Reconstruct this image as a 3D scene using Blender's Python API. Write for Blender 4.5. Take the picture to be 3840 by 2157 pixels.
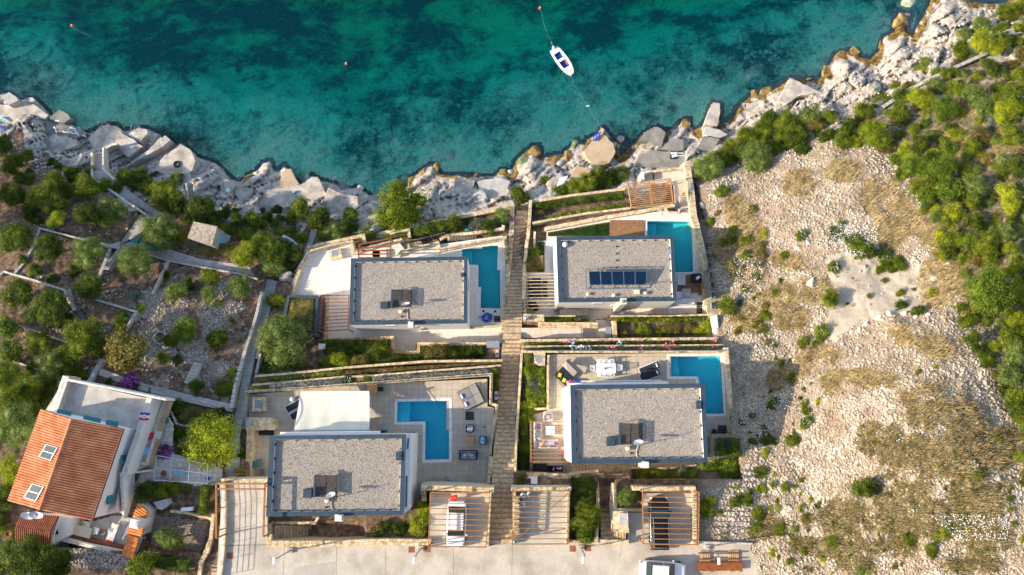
import bpy, bmesh, math, random
import numpy as np
from mathutils import Vector, Matrix
from mathutils.geometry import tessellate_polygon
R = math.radians
random.seed(7); rng = np.random.default_rng(7)
scene = bpy.context.scene
for o in list(bpy.data.objects): bpy.data.objects.remove(o)
COL = scene.collection

# ------------------------------------------------------------------ camera, sky, sun, exposure
TILT = R(9.2); FPX = 2987.0; CAMZ = 96.0
cd = bpy.data.cameras.new('drone_camera'); cam = bpy.data.objects.new('drone_camera', cd); COL.objects.link(cam)
cam.location = (0, 0, CAMZ); cam.rotation_euler = (TILT, 0, 0)
cd.sensor_width = 36; cd.lens = 36*FPX/3840; cd.clip_start = 1; cd.clip_end = 5000
scene.camera = cam
SUN_EL = 25.0; SUN_AZ_SHADOW = 11.0      # shadows fall 11 degrees above the picture's right
sv = Vector((-math.cos(R(SUN_AZ_SHADOW))*math.cos(R(SUN_EL)), -math.sin(R(SUN_AZ_SHADOW))*math.cos(R(SUN_EL)), math.sin(R(SUN_EL))))
w = bpy.data.worlds.new('World'); scene.world = w; w.use_nodes = True
nt = w.node_tree; nt.nodes.clear()
sky = nt.nodes.new('ShaderNodeTexSky'); sky.sky_type = 'NISHITA'; sky.sun_disc = False
sky.sun_elevation = R(SUN_EL); sky.sun_rotation = math.atan2(sv.x, sv.y)
bg = nt.nodes.new('ShaderNodeBackground'); bg.inputs[1].default_value = 0.15
wo = nt.nodes.new('ShaderNodeOutputWorld')
nt.links.new(sky.outputs[0], bg.inputs[0]); nt.links.new(bg.outputs[0], wo.inputs[0])
sd = bpy.data.lights.new('sun', 'SUN'); sd.energy = 4.2; sd.angle = R(0.6); sd.color = (1.0, 0.86, 0.68)
so = bpy.data.objects.new('sun', sd); COL.objects.link(so); so.rotation_euler = sv.to_track_quat('Z', 'Y').to_euler()
vs = scene.view_settings; vs.view_transform = 'Standard'; vs.look = 'None'; vs.gamma = 1; vs.exposure = 0.88
vs.use_curve_mapping = False

# ------------------------------------------------------------------ places: measured points of the site
CT, ST = math.cos(TILT), math.sin(TILT)
def Pn(px, py, z):
    u = (np.asarray(px, float)-1920)/FPX; v = -(np.asarray(py, float)-1078.5)/FPX
    dy = v*CT + ST; dz = v*ST - CT
    t = (np.asarray(z, float)-CAMZ)/dz
    return u*t, dy*t
def P(px, py, z):
    x, y = Pn(px, py, z); return Vector((float(x), float(y), float(z)))
def invp(x, y, z):
    zz = z-CAMZ; yc = y*CT + zz*ST; zc = -y*ST + zz*CT
    return 1920 - x/zc*FPX, 1078.5 + yc/zc*FPX

# ------------------------------------------------------------------ noise
def _h(ix, iy, s):
    n = (ix.astype(np.int64)*374761393 + iy.astype(np.int64)*668265263 + s*144665) & 0x7fffffff
    n = ((n ^ (n >> 13))*1274126177) & 0x7fffffff
    return ((n ^ (n >> 16)) & 0xffff)/65535.0
def vnoise(x, y, s=0):
    ix = np.floor(x); iy = np.floor(y); fx = x-ix; fy = y-iy
    fx = fx*fx*(3-2*fx); fy = fy*fy*(3-2*fy)
    a = _h(ix, iy, s); b = _h(ix+1, iy, s); c = _h(ix, iy+1, s); d = _h(ix+1, iy+1, s)
    return a+(b-a)*fx+(c-a)*fy+(a-b-c+d)*fx*fy
def fbm(x, y, o=4, s=0):
    r = 0; a = .5; t = 0
    for i in range(o):
        r = r+a*vnoise(x*2**i+i*17.3, y*2**i+i*9.1, s+i); t += a; a *= .5
    return r/t
def cells(x, y, s=0):
    """broken blocks: (value of the nearest cell, closeness to its crack)"""
    ix = np.floor(x); iy = np.floor(y); f1 = np.full(x.shape, 9.); f2 = np.full(x.shape, 9.); v = np.zeros(x.shape)
    for a in (-1, 0, 1):
        for b in (-1, 0, 1):
            jx = ix+a; jy = iy+b; d = np.hypot(jx+_h(jx, jy, s)-x, jy+_h(jx, jy, s+7)-y); n = d < f1
            f2 = np.where(n, f1, np.minimum(f2, d)); v = np.where(n, _h(jx, jy, s+3), v); f1 = np.where(n, d, f1)
    return v, f2-f1
def sstep(a, b, x):
    t = np.clip((x-a)/(b-a), 0, 1); return t*t*(3-2*t)

def inpoly(px, py, poly):
    px = np.asarray(px, float); py = np.asarray(py, float)
    c = np.zeros(px.shape, bool); n = len(poly)
    for i in range(n):
        x1, y1 = poly[i]; x2, y2 = poly[(i+1) % n]
        if y1 == y2: continue
        k = ((y1 > py) != (y2 > py)) & (px < (x2-x1)*(py-y1)/(y2-y1)+x1)
        c ^= k
    return c
def dpoly(px, py, pts, closed=False):
    d = np.full(np.asarray(px, float).shape, 1e9); n = len(pts)
    for i in range(n if closed else n-1):
        x1, y1 = pts[i]; x2, y2 = pts[(i+1) % n]; dx, dy = x2-x1, y2-y1; L = dx*dx+dy*dy+1e-9
        t = np.clip(((px-x1)*dx+(py-y1)*dy)/L, 0, 1)
        d = np.minimum(d, np.hypot(px-x1-t*dx, py-y1-t*dy))
    return d

# ------------------------------------------------------------------ materials
MATS = {}
def mk(name, c1, c2=None, rough=.85, scale=1.5, detail=6, bump=0.0, bscale=20, metal=0, c3=None, fine=None, fscale=40, spec=.3, contrast=(.35, .65), rand=0.0, dist=.02):
    m = bpy.data.materials.new(name); m.use_nodes = True; n = m.node_tree.nodes; l = m.node_tree.links
    b = n['Principled BSDF']; b.inputs['Roughness'].default_value = rough; b.inputs['Metallic'].default_value = metal
    b.inputs['Specular IOR Level'].default_value = spec
    g = n.new('ShaderNodeNewGeometry')
    if c2 is None: c2 = tuple(min(1, x*1.12) for x in c1); 
    nz = n.new('ShaderNodeTexNoise'); nz.inputs['Scale'].default_value = scale; nz.inputs['Detail'].default_value = detail; nz.inputs['Roughness'].default_value = .62
    l.new(g.outputs['Position'], nz.inputs['Vector'])
    r = n.new('ShaderNodeValToRGB'); l.new(nz.outputs['Fac'], r.inputs[0])
    r.color_ramp.elements[0].position = contrast[0]; r.color_ramp.elements[1].position = contrast[1]
    r.color_ramp.elements[0].color = (*c1, 1); r.color_ramp.elements[1].color = (*c2, 1)
    if c3: e = r.color_ramp.elements.new((contrast[0]+contrast[1])/2); e.color = (*c3, 1)
    out = r.outputs[0]
    if fine:
        n2 = n.new('ShaderNodeTexNoise'); n2.inputs['Scale'].default_value = fscale; n2.inputs['Detail'].default_value = 3
        l.new(g.outputs['Position'], n2.inputs['Vector'])
        mr = n.new('ShaderNodeMapRange'); mr.inputs[1].default_value = .3; mr.inputs[2].default_value = .7; mr.inputs[3].default_value = 1-fine; mr.inputs[4].default_value = 1+fine
        l.new(n2.outputs['Fac'], mr.inputs[0])
        mx = n.new('ShaderNodeVectorMath'); mx.operation = 'SCALE'; l.new(out, mx.inputs[0]); l.new(mr.outputs[0], mx.inputs['Scale']); out = mx.outputs[0]
    if rand:
        oi = n.new('ShaderNodeObjectInfo'); mr = n.new('ShaderNodeMapRange'); mr.inputs[3].default_value = 1-rand; mr.inputs[4].default_value = 1+rand
        l.new(oi.outputs['Random'], mr.inputs[0]); mx = n.new('ShaderNodeVectorMath'); mx.operation = 'SCALE'
        l.new(out, mx.inputs[0]); l.new(mr.outputs[0], mx.inputs['Scale']); out = mx.outputs[0]
    l.new(out, b.inputs['Base Color'])
    if bump:
        n3 = n.new('ShaderNodeTexNoise'); n3.inputs['Scale'].default_value = bscale; n3.inputs['Detail'].default_value = 5
        l.new(g.outputs['Position'], n3.inputs['Vector'])
        bp = n.new('ShaderNodeBump'); bp.inputs['Strength'].default_value = bump; bp.inputs['Distance'].default_value = dist
        l.new(n3.outputs['Fac'], bp.inputs['Height']); l.new(bp.outputs[0], b.inputs['Normal'])
    MATS[name] = m; return m
def leafmat(name, c1, c2, c3=None, trans=.33, scale=1.2):
    m = mk(name, c1, c2, rough=.6, scale=scale, detail=4, spec=.25, contrast=(.3, .7), c3=c3, fine=.35, fscale=9, rand=.13)
    n = m.node_tree.nodes; l = m.node_tree.links; b = n['Principled BSDF']; o = n['Material Output']
    t = n.new('ShaderNodeBsdfTranslucent'); src = b.inputs['Base Color'].links[0].from_socket; l.new(src, t.inputs[0])
    mx = n.new('ShaderNodeMixShader'); mx.inputs[0].default_value = trans
    l.new(b.outputs[0], mx.inputs[1]); l.new(t.outputs[0], mx.inputs[2]); l.new(mx.outputs[0], o.inputs[0])
    return m
leafmat('leaf_dark', (.030, .055, .006), (.19, .24, .016), (.085, .125, .010))
leafmat('leaf_mid', (.050, .085, .008), (.32, .36, .022), (.16, .205, .014))
leafmat('leaf_pine', (.08, .13, .008), (.30, .34, .02), (.19, .24, .012))
leafmat('leaf_olive', (.08, .13, .025), (.32, .38, .09), (.18, .24, .05))
leafmat('leaf_yellow', (.13, .18, .010), (.52, .52, .03), (.32, .37, .018))
leafmat('leaf_brown', (.10, .09, .02), (.34, .27, .07), (.20, .17, .04))
leafmat('leaf_grey', (.10, .13, .10), (.26, .29, .24), (.17, .20, .15))
leafmat('leaf_fresh', (.055, .10, .010), (.28, .36, .03), (.14, .21, .018))
leafmat('heather', (.20, .19, .17), (.46, .36, .22), (.30, .31, .30), scale=2.5)
leafmat('leaf_agave', (.12, .22, .17), (.22, .34, .28))
leafmat('lawn', (.020, .06, .008), (.06, .13, .012))
mk('petal_pink', (.80, .10, .20), (.88, .28, .40), rough=.6); mk('petal_white', (.8, .8, .76), rough=.6)
mk('petal_purple', (.40, .05, .42), (.62, .14, .60), rough=.6); mk('petal_yellow', (.75, .55, .02), rough=.6)
mk('dry_grass', (.20, .145, .06), (.52, .39, .19), rough=.8, scale=1.0, fine=.25, fscale=12)
mk('dry_grass_dark', (.10, .085, .04), (.28, .22, .12), rough=.8, scale=1.0, fine=.25, fscale=12)
mk('bark', (.16, .12, .09), (.26, .21, .16), bump=.6)
mk('limestone', (.62, .52, .43), (.80, .73, .66), rough=.9, scale=.8, fine=.12, fscale=14, rand=.05)
mk('rubble_stone', (.33, .25, .17), (.68, .59, .48), rough=.95, scale=.5, fine=.25, fscale=9, c3=(.52, .43, .33))
mk('shore_rock', (.34, .30, .27), (.66, .62, .58), rough=.9, scale=.7, fine=.25, fscale=6, bump=.8, bscale=5, dist=.2)
mk('ochre_rock', (.16, .10, .03), (.48, .33, .11), rough=.8, scale=1.2, fine=.3, fscale=8, bump=.8, bscale=6, dist=.15)
mk('weed_rock', (.08, .12, .05), (.30, .34, .17), rough=.8, scale=1.2, fine=.3, fscale=8)
mk('wall_stone', (.44, .28, .11), (.78, .68, .50), rough=.9, scale=2.6, c3=(.64, .49, .29), fine=.22, fscale=12, rand=.14, bump=.3, bscale=15)
mk('wall_mortar', (.50, .42, .30), (.66, .57, .42), rough=.95, scale=4, fine=.1)
mk('grey_wall_stone', (.42, .39, .35), (.60, .57, .52), rough=.95, scale=2, fine=.18, fscale=14, rand=.10, bump=.3)
mk('hut_stone', (.24, .19, .14), (.52, .44, .34), rough=.95, scale=3, fine=.3, fscale=9)
mk('pale_wall_stone', (.66, .60, .52), (.80, .74, .66), rough=.95, scale=2, fine=.1, fscale=14, rand=.07)
mk('step_stone', (.38, .27, .15), (.70, .55, .37), rough=.9, scale=3, c3=(.55, .41, .26), fine=.2, fscale=12, rand=.08, bump=.3)
mk('sea_stone', (.26, .34, .20), (.66, .70, .50), rough=.9, scale=1.2, fine=.3, fscale=6); mk('shadow_nosing_stone', (.22, .15, .08), (.44, .33, .20), rough=.9, scale=4); mk('shadow_nosing_pale', (.34, .29, .24), (.50, .44, .37), rough=.9, scale=4)  # tread-edge tones darkened to paint in the riser shadow
mk('step_pale', (.62, .50, .39), (.76, .66, .54), rough=.9, scale=2, fine=.08, rand=.06)
mk('path_concrete', (.38, .36, .33), (.56, .53, .49), rough=.95, scale=1.2, fine=.10, fscale=16, rand=.05, bump=.2)
mk('road_concrete', (.36, .315, .25), (.58, .515, .42), rough=.9, scale=.45, detail=10, fine=.07, fscale=5, contrast=(.30, .58))
mk('shore_concrete', (.32, .275, .225), (.64, .58, .50), rough=.95, scale=.9, fine=.14, fscale=9, bump=.3)
mk('tan_concrete', (.46, .33, .21), (.58, .44, .30), rough=.95, scale=.9, fine=.1, fscale=9)
mk('dark_concrete', (.20, .19, .165), (.32, .30, .27), rough=.95, scale=1.2, fine=.12, fscale=9)
mk('tile', (.47, .39, .29), (.57, .48, .37), rough=.8, scale=1.2, rand=.045, fine=.03)
mk('grout', (.24, .22, .19), rough=.95)
mk('white_paving', (.74, .67, .58), (.84, .79, .71), rough=.85, scale=1.6, rand=.035, fine=.03)
mk('pale_grout', (.60, .54, .46), rough=.95)
mk('pool_tile_green', (.12, .60, .62), (.15, .66, .68), rough=.4, scale=6)
mk('pool_coping', (.74, .70, .64), (.80, .77, .72), rough=.7, rand=.02)
mk('pool_tile', (.15, .62, .76), (.18, .68, .80), rough=.4, scale=6)
mk('gravel', (.20, .175, .145), (.48, .425, .36), rough=.95, scale=12, detail=3, contrast=(.38, .62), fine=.30, fscale=22, bump=.5, bscale=14, dist=.05)
mk('gravel_stone', (.30, .25, .205), (.60, .52, .44), rough=.95, rand=.2, fine=.2)
mk('coping_metal', (.030, .055, .080), (.045, .075, .105), rough=.6, scale=1.2, spec=.3)
mk('white_render', (.78, .76, .73), (.83, .82, .80), rough=.8, scale=2)
mk('white_paint', (.80, .80, .80), rough=.5); mk('white_plastic', (.78, .79, .80), rough=.35)
mk('black', (.012, .013, .016), rough=.6); mk('black_fabric', (.020, .024, .035), (.03, .035, .05), rough=.9)
mk('dark_metal', (.03, .035, .042), rough=.4, metal=.6); mk('steel', (.45, .46, .48), rough=.35, metal=.9)
mk('rust', (.20, .055, .018), (.34, .11, .035), rough=.8, scale=3, fine=.15); mk('orange_steel', (.32, .13, .035), (.44, .20, .06), rough=.75, scale=3, fine=.12)
mk('brown_steel', (.24, .14, .055), (.34, .21, .09), rough=.75, scale=3, fine=.12)
mk('wood', (.42, .21, .085), (.56, .31, .14), rough=.7, scale=3, fine=.15, rand=.1); mk('deck_wood', (.26, .125, .055), (.38, .20, .09), rough=.7, scale=3, fine=.15, rand=.12)
mk('pale_wood', (.50, .36, .20), (.66, .50, .31), rough=.8, rand=.12)
mk('canvas', (.74, .68, .56), (.79, .74, .62), rough=.85, scale=.8); mk('grey_fabric', (.20, .19, .185), (.25, .24, .23), rough=.95)
mk('taupe_fabric', (.30, .25, .23), rough=.95); mk('blue_fabric', (.16, .27, .40), (.21, .32, .46), rough=.95); mk('light_grey_fabric', (.42, .43, .46), rough=.95)
mk('yellow_fabric', (.72, .58, .03), rough=.9); mk('orange_fabric', (.78, .28, .06), rough=.9); mk('pink_fabric', (.70, .38, .36), rough=.9); mk('purple_fabric', (.25, .06, .30), rough=.9)
mk('towel_blue', (.03, .12, .45), rough=.9); mk('boat_blue', (.01, .05, .26), (.015, .08, .36), rough=.6); mk('red', (.62, .03, .03), rough=.5); mk('magenta', (.70, .03, .12), rough=.5)
mk('blue_plastic', (.015, .10, .50), rough=.4); mk('green_plastic', (.01, .30, .20), rough=.5); mk('skin', (.62, .34, .24), rough=.6)
mk('terracotta', (.52, .17, .07), (.76, .33, .16), rough=.85, scale=1.0, fine=.15, fscale=10, rand=.13, c3=(.64, .24, .11))
mk('terracotta_dark', (.22, .07, .04), (.36, .13, .07), rough=.85, scale=1.2, fine=.2, rand=.15)
mk('orange_tile', (.68, .20, .05), (.84, .32, .10), rough=.8, scale=2, rand=.1)
mk('slate_panel', (.22, .26, .31), (.27, .31, .36), rough=.5); mk('solar_blue', (.003, .016, .042), (.005, .022, .055), rough=.25, spec=.3)
mk('solar_grey', (.035, .05, .07), (.05, .07, .09), rough=.4, spec=.2); mk('car_white', (.80, .80, .80), rough=.25, spec=.6); mk('car_black', (.008, .010, .012), rough=.15, spec=.6)
mk('glass_dark', (.012, .03, .035), rough=.08, spec=.8); mk('tyre', (.02, .02, .02), rough=.9); mk('tail_red', (.5, .01, .01), rough=.3)
mk('flag_blue', (.02, .06, .32), rough=.9); mk('flag_white', (.8, .8, .8), rough=.9); mk('flag_red', (.68, .04, .05), rough=.9)
mk('teal_paint', (.04, .20, .24), rough=.6); mk('sky_paint', (.22, .50, .62), rough=.5); mk('terra_pot', (.40, .14, .07), rough=.9)
mk('buoy_red', (.80, .10, .05), rough=.4); mk('cream_render', (.66, .58, .44), (.72, .64, .50), rough=.9); mk('rope', (.18, .34, .32), rough=.9)
mk('pane', (.05, .10, .13), rough=.1, spec=.8); mk('balcony_glass', (.30, .42, .48), rough=.1, spec=.8)
mk('soil', (.13, .085, .05), (.22, .15, .10), rough=.95, scale=3, fine=.2)
def M(x): return MATS[x] if isinstance(x, str) else x

# ------------------------------------------------------------------ objects
def tag(o, label=None, cat=None, group=None, kind=None):
    if label: o['label'] = label
    if cat: o['category'] = cat
    if group: o['group'] = group
    if kind: o['kind'] = kind
    return o
def empty(name, loc, label, cat, group=None, rz=0):
    o = bpy.data.objects.new(name, None); COL.objects.link(o); o.location = loc; o.rotation_euler = (0, 0, rz); o.empty_display_size = .2
    return tag(o, label, cat, group)
def link(name, me, parent=None, loc=None, rot=None, scale=None):
    o = bpy.data.objects.new(name, me); COL.objects.link(o)
    if parent is not None: o.parent = parent
    if loc is not None: o.location = loc
    if rot is not None: o.rotation_euler = rot
    if scale is not None: o.scale = scale
    return o
def worldloc(p):
    v = Vector((0, 0, 0))
    while p is not None: v = v + p.location; p = p.parent
    return v
class MB:
    def __init__(s): s.v = []; s.f = []; s.mi = []; s.mats = []
    def mi_(s, m):
        if m is None: return 0
        if m not in s.mats: s.mats.append(m)
        return s.mats.index(m)
    def add(s, V, F, m=None):
        k = len(s.v); s.v += [tuple(p) for p in V]; s.f += [tuple(i+k for i in f) for f in F]
        s.mi += [s.mi_(m)]*len(F); return s
    def box(s, c, d, rz=0, m=None, taper=1.0):
        hx, hy, hz = d[0]/2, d[1]/2, d[2]/2; ca, sa = math.cos(rz), math.sin(rz); V = []
        for z, t in ((-hz, 1), (hz, taper)):
            for x, y in ((-hx, -hy), (hx, -hy), (hx, hy), (-hx, hy)):
                x *= t; y *= t; V.append((c[0]+x*ca-y*sa, c[1]+x*sa+y*ca, c[2]+z))
        return s.add(V, [(3, 2, 1, 0), (4, 5, 6, 7), (0, 1, 5, 4), (1, 2, 6, 5), (2, 3, 7, 6), (3, 0, 4, 7)], m)
    def prism(s, poly, z0, z1, m=None, holes=(), top=None):
        """poly: xy ring; z1 may be a list for a sloping top"""
        rings = [list(poly)]+[list(h) for h in holes]
        tri = tessellate_polygon([[Vector((p[0], p[1], 0)) for p in r] for r in rings])
        flat = [p for r in rings for p in r]; n = len(flat)
        zt = z1 if isinstance(z1, (list, tuple)) else [z1]*n; zb = z0 if isinstance(z0, (list, tuple)) else [z0]*n
        V = [(p[0], p[1], zb[i]) for i, p in enumerate(flat)]+[(p[0], p[1], zt[i]) for i, p in enumerate(flat)]
        F = []; FT = []
        for t in tri:
            a, b, c = t; A, B, C = flat[a], flat[b], flat[c]
            if (B[0]-A[0])*(C[1]-A[1])-(B[1]-A[1])*(C[0]-A[0]) < 0: b, c = c, b
            FT.append((a+n, b+n, c+n)); F.append((c, b, a))
        k = 0
        for r in rings:
            for i in range(len(r)):
                a, b = k+i, k+(i+1) % len(r); F.append((a, b, b+n, a+n))
            k += len(r)
        s.add(V, F, m); kk = len(s.v)-2*n
        s.f += [tuple(i+kk for i in f) for f in FT]; s.mi += [s.mi_(top if top else m)]*len(FT)
        return s
    def bar(s, p0, p1, w, h, m=None):
        p0 = Vector(p0); p1 = Vector(p1); d = (p1-p0); L = d.length
        if L < 1e-6: return s
        d /= L; up = Vector((0, 0, 1)) if abs(d.z) < .95 else Vector((1, 0, 0))
        a = d.cross(up).normalized(); b = a.cross(d).normalized(); V = []
        for q in (p0, p1):
            for x, y in ((-1, -1), (1, -1), (1, 1), (-1, 1)): V.append(q+a*(x*w/2)+b*(y*h/2))
        return s.add(V, [(3, 2, 1, 0), (4, 5, 6, 7), (0, 1, 5, 4), (1, 2, 6, 5), (2, 3, 7, 6), (3, 0, 4, 7)], m)
    def tube(s, pts, r, n=8, m=None, cap=True):
        pts = [Vector(p) for p in pts]; rr = r if isinstance(r, (list, tuple)) else [r]*len(pts); V = []; F = []
        for i, p in enumerate(pts):
            d = (pts[min(i+1, len(pts)-1)]-pts[max(i-1, 0)]).normalized()
            up = Vector((0, 0, 1)) if abs(d.z) < .9 else Vector((1, 0, 0)); a = d.cross(up).normalized(); b = a.cross(d)
            for k in range(n):
                t = 2*math.pi*k/n; V.append(p+a*math.cos(t)*rr[i]+b*math.sin(t)*rr[i])
        for i in range(len(pts)-1):
            for k in range(n): F.append((i*n+k, i*n+(k+1) % n, (i+1)*n+(k+1) % n, (i+1)*n+k))
        if cap: F.append(tuple(range(n-1, -1, -1))); F.append(tuple((len(pts)-1)*n+k for k in range(n)))
        return s.add(V, F, m)
    def cyl(s, c, r, z0, z1, n=16, m=None, r2=None):
        r2 = r if r2 is None else r2
        V = [(c[0]+math.cos(2*math.pi*k/n)*q, c[1]+math.sin(2*math.pi*k/n)*q, z) for q, z in ((r, z0), (r2, z1)) for k in range(n)]
        return s.add(V, [(k, (k+1) % n, n+(k+1) % n, n+k) for k in range(n)]+[tuple(range(n-1, -1, -1)), tuple(range(n, 2*n))], m)
    def lathe(s, c, prof, n=16, m=None):
        V = [(c[0]+math.cos(2*math.pi*k/n)*q, c[1]+math.sin(2*math.pi*k/n)*q, c[2]+z) for q, z in prof for k in range(n)]
        F = [(i*n+k, i*n+(k+1) % n, (i+1)*n+(k+1) % n, (i+1)*n+k) for i in range(len(prof)-1) for k in range(n)]
        return s.add(V, F, m)
    def rbox(s, c, d, rz=0, r=.06, m=None):
        """cushion-like box with softened top edges"""
        for (zz, k) in ():
            pass
        hx, hy, hz = d[0]/2, d[1]/2, d[2]/2; r = min(r, hx*.8, hy*.8, hz*.9); ca, sa = math.cos(rz), math.sin(rz); V = []
        lv = [(-hz, -r), (-hz+r, 0), (hz-r, 0), (hz-.3*r, -.3*r), (hz, -r)]
        def ring(ins):
            x, y = hx+ins, hy+ins; q = r*.7
            return [(-x+q, -y), (x-q, -y), (x, -y+q), (x, y-q), (x-q, y), (-x+q, y), (-x, y-q), (-x, -y+q)]
        for z, ins in lv:
            for x, y in ring(ins): V.append((c[0]+x*ca-y*sa, c[1]+x*sa+y*ca, c[2]+z))
        F = [(i*8+k, i*8+(k+1) % 8, (i+1)*8+(k+1) % 8, (i+1)*8+k) for i in range(4) for k in range(8)]
        F += [tuple(range(7, -1, -1)), tuple(range(32, 40))]
        return s.add(V, F, m)
    def mesh(s, name, mat=None, off=(0, 0, 0), smooth=False):
        me = bpy.data.meshes.new(name); me.from_pydata([(p[0]-off[0], p[1]-off[1], p[2]-off[2]) for p in s.v], [], s.f)
        if s.mats and s.mats != [None]:
            for q in s.mats: me.materials.append(M(q))
            me.polygons.foreach_set('material_index', s.mi)
        elif mat: me.materials.append(M(mat))
        if smooth: me.polygons.foreach_set('use_smooth', [True]*len(me.polygons))
        me.update(); return me
    def build(s, name, mat=None, parent=None, smooth=False, bevel=0):
        off = worldloc(parent) if parent is not None else Vector((0, 0, 0))
        if parent is None and s.v:
            a = np.array(s.v); lo = a.min(0); hi = a.max(0); off = Vector(((lo[0]+hi[0])/2, (lo[1]+hi[1])/2, lo[2]))
            o = link(name, s.mesh(name, mat, off, smooth)); o.location = off
        else: o = link(name, s.mesh(name, mat, off, smooth), parent)
        if bevel:
            b = o.modifiers.new('bevel', 'BEVEL'); b.width = bevel; b.segments = 2; b.limit_method = 'ANGLE'
        return o
def np_mesh(name, V, F, mat, parent=None, smooth=False):
    V = np.asarray(V, np.float32); F = np.asarray(F, np.int32); k = F.shape[1]
    me = bpy.data.meshes.new(name); me.vertices.add(len(V)); me.vertices.foreach_set('co', V.ravel())
    me.loops.add(F.size); me.loops.foreach_set('vertex_index', F.ravel())
    me.polygons.add(len(F)); me.polygons.foreach_set('loop_start', np.arange(0, F.size, k, dtype=np.int32))
    me.update(calc_edges=True); 
    if smooth: me.polygons.foreach_set('use_smooth', np.ones(len(F), bool))
    if mat: me.materials.append(M(mat))
    return me
def copy_tree(o, parent=None):
    c = o.copy(); COL.objects.link(c)
    if parent is not None: c.parent = parent
    for ch in [q for q in o.children]: copy_tree(ch, c)
    return c
# ------------------------------------------------------------------ the shore line and the lie of the land
COAST = [(-1500,-100),(-400,200),(-60,345),(0,352),(35,348),(75,372),(130,368),(165,400),(190,432),(205,452),(222,428),(250,440),(262,446),(240,475),(262,492),(300,505),(350,492),(385,470),(440,468),(458,492),(478,488),(520,478),(552,482),(600,502),(622,528),(600,560),(560,590),(510,622),(560,592),(600,570),(645,550),(682,535),(702,556),(730,585),(780,602),(812,612),(842,640),(862,668),(900,682),(930,655),(960,645),(985,610),(1015,600),(1028,640),(1045,642),(1068,618),(1078,634),(1100,665),(1120,692),(1172,655),(1202,676),(1262,690),(1280,710),(1340,702),(1372,722),(1402,742),(1440,752),(1500,735),(1520,705),(1532,690),(1548,662),(1582,640),(1612,618),(1632,615),(1650,650),(1690,656),(1722,652),(1752,655),(1792,660),(1852,660),(1882,635),(1918,642),(1932,602),(1962,572),(2000,545),(2025,545),(2032,592),(2082,578),(2112,575),(2132,555),(2168,535),(2190,540),(2200,520),(2242,502),(2256,480),(2268,482),(2300,525),(2342,512),(2346,524),(2318,562),(2330,582),(2382,532),(2402,510),(2442,480),(2470,475),(2500,492),(2532,480),(2562,450),(2586,445),(2592,480),(2612,492),(2642,460),(2662,400),(2674,384),(2702,388),(2706,432),(2700,472),(2742,440),(2762,402),(2802,366),(2830,350),(2882,345),(2925,318),(2962,292),(3025,295),(3062,300),(3092,270),(3132,200),(3172,190),(3215,186),(3228,210),(3262,220),(3300,182),(3312,140),(3352,115),(3352,75),(3372,40),(3420,48),(3410,80),(3400,110),(3425,130),(3440,95),(3462,60),(3480,20),(3495,-30),(3560,-50),(3612,-8),(3645,6),(3702,12),(3772,14),(3800,-20),(3950,-150),(4300,-400),(5600,-1500)]
LAND = COAST+[(9000,-1500),(9000,7000),(-6000,7000),(-6000,-100)]
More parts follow.
